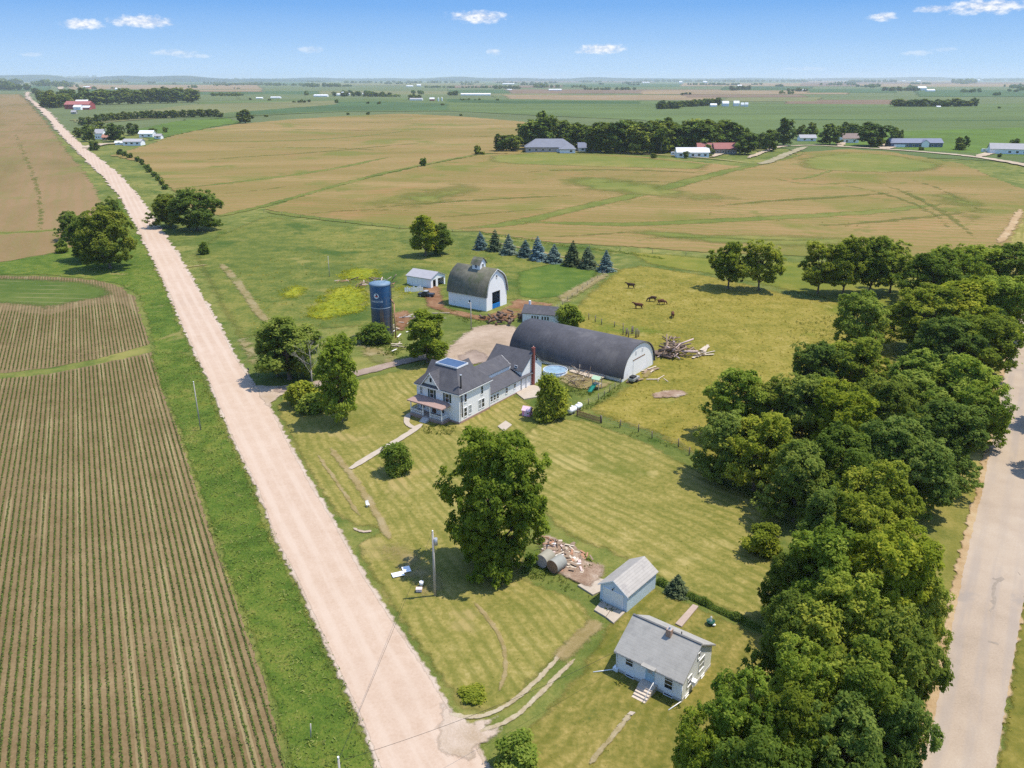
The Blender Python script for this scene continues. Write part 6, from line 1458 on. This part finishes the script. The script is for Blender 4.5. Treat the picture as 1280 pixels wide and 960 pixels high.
# ------------------------------------------------------------------ rough plants (uncountable)
def tufts(name, label, regions, m, seed, z0=.0):
    """clumps of blades scattered in pixel-outlined regions: (px polygon, density per m2, height, spread)"""
    rs = np.random.RandomState(seed); P_, N_, S_, T_ = [], [], [], []
    for px, dens, h, k in regions:
        A = np.array([tuple(G(*p).to_2d()) for p in px]); lo, hi = A.min(0), A.max(0)
        n = int((hi-lo).prod()*dens); n = min(n, 60000)
        Q = rs.uniform(lo, hi, (n, 2)); ins = np.zeros(n, bool); j = len(A)-1
        for i in range(len(A)):
            xi, yi = A[i]; xj, yj = A[j]; ins ^= ((yi > Q[:, 1]) != (yj > Q[:, 1])) & (Q[:, 0] < (xj-xi)*(Q[:, 1]-yi)/(yj-yi+1e-12)+xi); j = i
        Q = Q[ins]
        nz = np.sin(Q[:, 0]*.55+1.3*np.sin(Q[:, 1]*.31))*np.sin(Q[:, 1]*.47+1.1*np.sin(Q[:, 0]*.23))
        Q = Q[rs.uniform(-1.2, 1, len(Q)) < nz+.35]; n = len(Q); hh = h*rs.uniform(.5, 1.4, n)*(1+.4*nz[:n] if False else 1)
        base = np.concatenate([Q, np.zeros((n, 1))], 1); tn = rs.normal(.5, .13, n)+.22*np.sin(Q[:, 0]*.9+2*np.sin(Q[:, 1]*.5))*np.sin(Q[:, 1]*.8)
        for b in range(k):
            o = rs.normal(0, 1, (n, 3))*np.array([.55, .55, .25])*hh[:, None]; o[:, 2] = np.abs(o[:, 2])+hh*.35
            P_.append(base+o+np.array([0, 0, z0])); N_.append(rs.normal(size=(n, 3))+np.array([0, 0, .9])); S_.append(hh*.55*rs.uniform(.6, 1.3, n)); T_.append(np.clip(tn+rs.normal(0, .1, n), 0, 1))
    me = leaf_mesh(name, np.concatenate(P_), np.concatenate(N_), np.concatenate(S_), np.concatenate(T_), m, rs, .35)
    return tag(link(name, me), label, None, None, 'stuff')
L_grass = leafmat('verge_blades', (.075,.115,.027), (.165,.225,.05), (.36,.36,.11), .3, 0)
L_dryg = leafmat('pasture_blades', (.10,.13,.02), (.22,.225,.035), (.36,.32,.08), .3, 0)
tufts('verge_weeds', 'rough green grass and weeds on the gravel road verge', [
    ([(188,446),(200,440),(225,440),(246,446),(262,487),(287,542),(312,594),(343,674),(369,722),(410,812),(453,905),(474,962),(490,1020),(390,1020),(362,970),(345,915),(328,850),(296,760),(267,680),(245,612),(221,540),(199,482)], 6, .27, 3),
    ([(135,258),(150,248),(171,284),(190,322),(211,366),(225,401),(244,440),(190,444),(182,395),(170,368),(150,357)], 4, .28, 3),
    ([(180,230),(196,240),(215,270),(240,318),(262,380),(292,432),(320,470),(310,478),(293,445),(248,363),(225,323),(197,282),(173,246),(150,222)], 3, .3, 3)], L_grass, 5)
tufts('pasture_tufts', 'longer grass tufts scattered through the pasture and meadow', [
    ([(730,372),(770,340),(900,350),(1010,378),(1100,375),(1130,470),(1000,590),(870,575),(806,543),(740,520),(780,480),(840,455),(800,410)], .55, .28, 4),
    ([(290,340),(420,290),(560,300),(700,320),(640,335),(500,330),(420,420),(320,425)], .12, .4, 4)], L_dryg, 6)
tufts('yellow_weeds', 'bright yellow green flowering weeds behind the silo', [
    ([(420,342),(440,336),(475,338),(478,350),(445,352),(425,350)], 2.0, .5, 5), ([(345,366),(372,356),(388,362),(372,374),(350,374)], 1.6, .45, 5), ([(384,386),(410,362),(450,356),(462,366),(460,390),(430,396),(405,402),(385,398)], 1.9, .5, 5), ([(492,362),(512,356),(516,366),(500,374)], 2.0, .45, 5)], L_gold, 7)
tufts('green_weeds', 'dark green weeds along fences, walls and the scrap lot', [
    ([(655,712),(668,706),(700,722),(722,737),(742,744),(748,752),(738,752),(716,744),(690,730),(662,722)], 9, .3, 4), ([(728,690),(742,700),(748,712),(738,716),(726,704)], 8, .32, 4),
    ([(722,512),(750,498),(776,480),(780,483),(754,503),(728,516)], 5, .3, 4), ([(738,526),(800,542),(850,561),(850,565),(798,548),(738,531)], 3, .25, 4),
    ([(525,536),(545,530),(572,533),(580,538),(560,545),(530,542)], 7, .28, 4), ([(746,752),(752,748),(760,754),(754,758)], 9, .35, 4), ([(745,756),(766,760),(772,768),(760,766)], 7, .28, 4),
    ([(766,848),(790,858),(796,864),(770,856)], 8, .25, 4), ([(828,868),(850,884),(846,890),(824,874)], 8, .22, 4), ([(600,660),(640,660),(672,700),(668,716),(620,716)], 2, .25, 4),
    ([(695,470),(720,480),(745,492),(735,500),(700,494)], 3, .4, 4), ([(455,410),(500,425),(510,440),(480,448),(450,430)], 2, .45, 4), ([(880,262),(1000,275),(1090,282),(1085,290),(1000,284),(880,272)], .05, .4, 4),
    ([(560,384),(575,392),(606,402),(602,408),(570,400)], 1.5, .4, 4), ([(980,400),(1140,385),(1140,470),(1010,480)], .8, .35, 4)], L_weed, 8)
tufts('edge_weeds', 'pale dry grass along the edges of the paved road', [
    ([(1229,610),(1211,682),(1191,780),(1170,885),(1152,960),(1138,960),(1158,885),(1180,780),(1201,682),(1220,610)], 2, .16, 3), ([(1257,462),(1244,528),(1232,610),(1222,610),(1236,528),(1248,462)], 2, .2, 3), ([(1264,840),(1244,958),(1256,958),(1274,840)], 3, .2, 3)], L_dryg, 9)
LAWN = [(640,515),(690,520),(735,524),(806,548),(862,578),(985,640),(985,720),(960,790),(900,768),(830,735),(770,700),(700,672),(668,640),(600,560),(590,530)]
LAWN2 = [(350,506),(455,476),(520,457),(575,452),(660,502),(690,527),(640,560),(660,650),(650,720),(730,752),(740,775),(690,830),(640,880),(600,890),(566,880),(535,835),(495,775),(455,715),(446,680),(440,655),(414,640),(387,600),(367,560)]
LAWN3 = [(770,708),(830,740),(905,772),(975,800),(960,900),(880,960),(640,960),(690,880),(720,836)]
tufts('lawn_weeds', 'small green weeds and clover in the mown lawns', [(LAWN, .5, .09, 4), (LAWN2, .5, .09, 4), (LAWN3, .8, .09, 4)], L_weed, 10)
tufts('dry_tufts', 'pale dry grass tufts in the lawns and along the gravel road edge', [(LAWN, .8, .07, 3), (LAWN2, .8, .07, 3), (LAWN3, .8, .07, 3), ([(246,446),(262,487),(287,542),(312,594),(343,674),(369,722),(410,812),(453,905),(474,962),(462,962),(440,905),(398,812),(358,722),(333,674),(303,594),(279,542),(255,487),(239,446)], 3, .25, 3)], L_dryg, 11)
# young crop plants standing in the rows of the near field
def crop_rows(px, seed, gap, sz, keep):
    rs = np.random.RandomState(seed); A = np.array([tuple(G(*p).to_2d()) for p in px]); ca, sa = math.cos(ROAD_ANG), math.sin(ROAD_ANG)
    X = A[:, 0]*ca+A[:, 1]*sa; Y = -A[:, 0]*sa+A[:, 1]*ca
    yy = np.arange(math.ceil(Y.min()/.762), math.floor(Y.max()/.762)+1)*.762; xx = np.arange(X.min(), X.max(), gap)
    gx, gy = np.meshgrid(xx, yy); gx = gx.ravel()+rs.uniform(-.5, .5, gx.size)*gap; gy = gy.ravel()+rs.normal(0, .035, gy.size)
    P = np.stack([gx*ca-gy*sa, gx*sa+gy*ca], 1); ins = np.zeros(len(P), bool); j = len(A)-1
    for i in range(len(A)):
        xi, yi = A[i]; xj, yj = A[j]; ins ^= ((yi > P[:, 1]) != (yj > P[:, 1])) & (P[:, 0] < (xj-xi)*(P[:, 1]-yi)/(yj-yi+1e-12)+xi); j = i
    P = P[ins]; nz = np.sin(P[:, 0]*.21+1.7*np.sin(P[:, 1]*.13))+np.sin(P[:, 1]*.17+1.2*np.sin(P[:, 0]*.19))*.8
    P = P[rs.uniform(-2.6, 1.6, len(P)) < nz+keep]; n = len(P); Q, N_, S_, T_ = [], [], [], []
    for b in range(3):
        o = rs.normal(0, 1, (n, 3))*np.array([.05, .05, .03]); o[:, 2] = np.abs(o[:, 2])+.09
        Q.append(np.concatenate([P, np.full((n, 1), .03)], 1)+o); N_.append(rs.normal(size=(n, 3))*.7+np.array([0, 0, .8])); S_.append(sz*rs.uniform(.6, 1.3, n)); T_.append(np.clip(rs.normal(.5, .2, n), 0, 1))
    me = leaf_mesh('crop_plants', np.concatenate(Q), np.concatenate(N_), np.concatenate(S_), np.concatenate(T_), L_crop, rs, .5)
    tag(link('crop_plants', me), 'young green crop plants standing in the soil rows left of the gravel road', None, None, 'stuff')
L_crop = leafmat('crop_leaves', (.05,.085,.02), (.11,.165,.035), (.22,.26,.07), .3, 0)
crop_rows([(-60,476),(60,470),(110,460),(186,444),(200,482),(221,540),(245,612),(267,680),(296,760),(328,850),(345,920),(360,980),(-60,980)], 3, .15, .12, 2.0)
crop_rows([(-40,466),(60,459),(120,449),(184,431),(182,418),(175,395),(150,378),(100,384),(60,394),(0,388),(-40,388)], 4, .3, .15, 1.8)
# low hedge behind the garage and cottage
def hedge(px, w, h, label, n, seed, m):
    rs = np.random.RandomState(seed); P = [np.array(G(*p)) for p in px]; seg = list(zip(P, P[1:])); ln = np.array([np.linalg.norm(b-a) for a, b in seg]); c0 = P[0]
    k = rs.choice(len(seg), n, p=ln/ln.sum()); t = rs.uniform(0, 1, n)
    A = np.array([seg[i][0] for i in k]); B = np.array([seg[i][1] for i in k]); base = A+(B-A)*t[:, None]
    u = t*ln[k]+np.array([0]+list(np.cumsum(ln)))[k]; hv = h*(.65+.35*np.sin(u*1.3)+.2*np.sin(u*3.1))
    th = rs.uniform(0, math.pi, n); d = (B-A)/np.linalg.norm(B-A, axis=1, keepdims=True); nrm = np.stack([-d[:, 1], d[:, 0], np.zeros(n)], 1)
    rr = rs.uniform(.6, 1, n)
    pos = base+nrm*(np.cos(th)*w/2*rr)[:, None]; pos[:, 2] = np.sin(th)*hv*rr+.05
    me = leaf_mesh('foliage', pos-c0, nrm*np.cos(th)[:, None]+np.array([0, 0, .6])+rs.normal(0, .5, (n, 3)), .15*rs.uniform(.7, 1.3, n), np.clip(rs.normal(.45, .2, n), 0, 1), m, rs)
    o = link('hedge', me, None, tuple(c0)); tag(o, label, 'hedge'); return o
hedge([(822,728),(862,746),(910,769),(968,795),(1000,812)], 1.0, .75, 'low dark overgrown hedge line behind the cottage and garage', 9000, 3, L_dark)
hedge([(600,292),(700,307),(776,316),(830,324)], 1.6, .8, 'thin green hedge line at the foot of the hay field', 3000, 4, L_mid)

# ------------------------------------------------------------------ distant hills
mb = MB()
def ridge(name, y, u0, u1, hh, label, m, seed):
    rs = random.Random(seed); mb = MB(); n = 70; V = []
    for i in range(n+1):
        u = u0+(u1-u0)*i/n; d = Vector((((u-640)/FPX)*CP, 1, 0))*y
        e = math.sin(math.pi*i/n)**.6; z = hh*e*(.72+.16*math.sin(i*.37+seed)+.12*math.sin(i*.83))+rs.uniform(-1, 1)*hh*.03
        V.append((d, z))
    vs = [(d.x*.86, d.y*.86, -.5) for d, z in V]+[(d.x, d.y, z) for d, z in V]+[(d.x*1.2, d.y*1.2, -.5) for d, z in V]; k = n+1
    mb.add(vs, [(i, i+1, i+1+k, i+k) for i in range(n)]+[(i+k, i+1+k, i+1+2*k, i+2*k) for i in range(n)], True)
    o = mb.build(name, m, None); tag(o, label, None, None, 'structure')
m_hill = gmat('wooded_hills', [(.38, C(36,60,40)), (.52, C(54,78,50)), (.7, C(110,120,80))], .0006, .003, .02, bump=0)
ridge('hills', 17000, -420, 420, 150, 'low wooded hills along the left horizon', m_hill, 1)
ridge('hills', 21000, 200, 1000, 100, 'low hills along the middle horizon', m_hill, 2)
ridge('hills', 24000, 700, 1700, 104, 'low hills along the right horizon', m_hill, 3)

# ------------------------------------------------------------------ air
HZ = 5.0e-5
mb = MB(); mb.box((-44000, -4000, -1.0), (44000, 46000, 178.0))
tn = bpy.data.materials.new('haze_air'); tn.use_nodes = True; t = tn.node_tree; t.nodes.clear(); out = t.nodes.new('ShaderNodeOutputMaterial'); pv = t.nodes.new('ShaderNodeVolumePrincipled')
pv.inputs['Color'].default_value = (.80, .92, 1.0, 1); pv.inputs['Density'].default_value = HZ; pv.inputs['Anisotropy'].default_value = .1
t.links.new(pv.outputs[0], out.inputs['Volume'])
tag(mb.build('haze', tn), 'pale blue summer haze over the plain', None, None, 'stuff')

# ------------------------------------------------------------------ sky and sun
SUN_EL, SUN_AZ = R(67), math.atan2(.985, .17)            # azimuth clockwise from +Y
W = bpy.data.worlds.new('World'); S.world = W; W.use_nodes = True; t = W.node_tree; t.nodes.clear()
def wn(ty, **k):
    n = t.nodes.new(ty)
    for a, b in k.items(): setattr(n, a, b)
    return n
def wl(a, b): t.links.new(a, b)
def wm(op, a, b=0.0, clamp=False):
    n = wn('ShaderNodeMath', operation=op, use_clamp=clamp)
    for i, x in enumerate((a, b)):
        if hasattr(x, 'links'): wl(x, n.inputs[i])
        else: n.inputs[i].default_value = x
    return n.outputs[0]
def wr(x, a, b, c=0.0, d=1.0):
    n = wn('ShaderNodeMapRange'); n.interpolation_type = 'SMOOTHSTEP'
    for i, y in enumerate((a, b, c, d)): n.inputs[i+1].default_value = y
    wl(x, n.inputs[0]); return n.outputs[0]
def wmix(f, a, b, blend='MIX'):
    n = wn('ShaderNodeMix', data_type='RGBA', blend_type=blend)
    for s_, x in ((n.inputs[0], f), (n.inputs[6], a), (n.inputs[7], b)):
        if hasattr(x, 'links'): wl(x, s_)
        else: s_.default_value = (*x, 1) if isinstance(x, tuple) else x
    return n.outputs[2]
tc = wn('ShaderNodeTexCoord').outputs['Generated']
sep = wn('ShaderNodeSeparateXYZ'); wl(tc, sep.inputs[0])
el = wm('ARCSINE', sep.outputs[2]); az = wm('ARCTAN2', sep.outputs[0], sep.outputs[1])
sky = wn('ShaderNodeTexSky'); sky.sky_type = 'NISHITA'; sky.sun_disc = False; sky.sun_elevation = SUN_EL; sky.sun_rotation = SUN_AZ
sky.air_density = 1.0; sky.dust_density = .4; sky.ozone_density = 3.0; sky.altitude = 200
# deep clear blue low over the plain, as in the photograph
blue = wn('ShaderNodeValToRGB'); wl(wr(el, 0.0, R(9)), blue.inputs[0])
e_ = blue.color_ramp.elements; e_[0].position = 0; e_[0].color = (.46, .68, .95, 1); e_[1].position = 1; e_[1].color = (.12, .35, .82, 1)
x1 = e_.new(.16); x1.color = (.33, .57, .92, 1); x2 = e_.new(.48); x2.color = (.18, .43, .87, 1)
K = 1/.15
bl = wmix(1.0, blue.outputs[0], (SKYK*K, SKYK*K, SKYK*K), 'MULTIPLY')
base = wmix(wr(el, R(9), R(28)), bl, sky.outputs[0])
# small fair weather clouds
def cvec(u, v):
    d = Vector(((u-640)/FPX, CP-(v-480)/FPX*SP, -SP-(v-480)/FPX*CP)).normalized(); return math.atan2(d.x, d.y), math.asin(d.z)
nz = wn('ShaderNodeTexNoise'); nz.inputs['Scale'].default_value = 95; nz.inputs['Detail'].default_value = 5; nz.inputs['Roughness'].default_value = .6
mpv = wn('ShaderNodeMapping'); mpv.inputs['Scale'].default_value = (1, 1, 2.2); wl(tc, mpv.inputs[0]); wl(mpv.outputs[0], nz.inputs['Vector'])
nzv = wm('SUBTRACT', nz.outputs['Fac'], .5)
tot = None; shd = None
for u, v, w, h, a in [(102,30,24,7,1),(178,27,42,9,1),(598,21,42,9,1),(752,61,32,8,1),(738,64,22,4,.8),(1104,21,17,6,.9),(1168,11,22,5,.8),(1236,8,46,10,1),(617,65,11,5,.55),(218,66,28,5,.5),(240,70,30,3,.35),(388,62,16,5,.4),(1148,67,18,4,.35),(40,68,14,3,.25),(1180,62,14,3,.25),(1010,86,30,3,.2)]:
    A, E_ = cvec(u, v)
    dx = wm('DIVIDE', wm('SUBTRACT', az, A), w*.9/FPX); dy = wm('DIVIDE', wm('SUBTRACT', el, E_), h*.82/FPX)
    r2 = wm('ADD', wm('MULTIPLY', dx, dx), wm('MULTIPLY', dy, dy))
    m_ = wm('MULTIPLY', wr(wm('ADD', wm('SUBTRACT', 1.0, r2), wm('MULTIPLY', nzv, 2.6)), -.1, 1.3), a*.92)
    tot = m_ if tot is None else wm('MAXIMUM', tot, m_)
lp = wmix(wr(nz.outputs['Fac'], .35, .62), (.70*K*.56, .74*K*.56, .86*K*.56), (1.0*K*.60, .99*K*.60, .98*K*.60))
fin = wmix(tot, base, lp)
bg = wn('ShaderNodeBackground'); bg.inputs['Strength'].default_value = .15; wl(fin, bg.inputs[0])
wo = wn('ShaderNodeOutputWorld'); wl(bg.outputs[0], wo.inputs[0])

sd = bpy.data.lights.new('sun', 'SUN'); sd.energy = 3.0; sd.angle = R(.53); sd.color = (1.0, .92, .78)
so = bpy.data.objects.new('sun', sd); COL.objects.link(so)
dv = Vector((math.sin(SUN_AZ)*math.cos(SUN_EL), math.cos(SUN_AZ)*math.cos(SUN_EL), math.sin(SUN_EL)))
so.rotation_euler = dv.to_track_quat('Z', 'Y').to_euler(); so.location = (60, 100, 160)

# ------------------------------------------------------------------ camera, view
cam = bpy.data.cameras.new('camera'); co_ = bpy.data.objects.new('camera', cam); COL.objects.link(co_)
cam.sensor_width = 36; cam.lens = 36*FPX/1280; cam.clip_start = .5; cam.clip_end = 90000
co_.location = (0, 0, HC); co_.rotation_euler = (math.pi/2-PITCH, 0, 0); S.camera = co_
vs_ = S.view_settings; vs_.view_transform = 'Standard'; vs_.look = 'None'; vs_.exposure = EXPO; vs_.gamma = 1; vs_.use_curve_mapping = False
S.cycles.max_bounces = 6; S.cycles.diffuse_bounces = 3; S.cycles.transparent_max_bounces = 16; S.cycles.volume_bounces = 1; S.cycles.sample_clamp_indirect = 3.0
S.cycles.use_denoising = False; S.cycles.use_adaptive_sampling = False
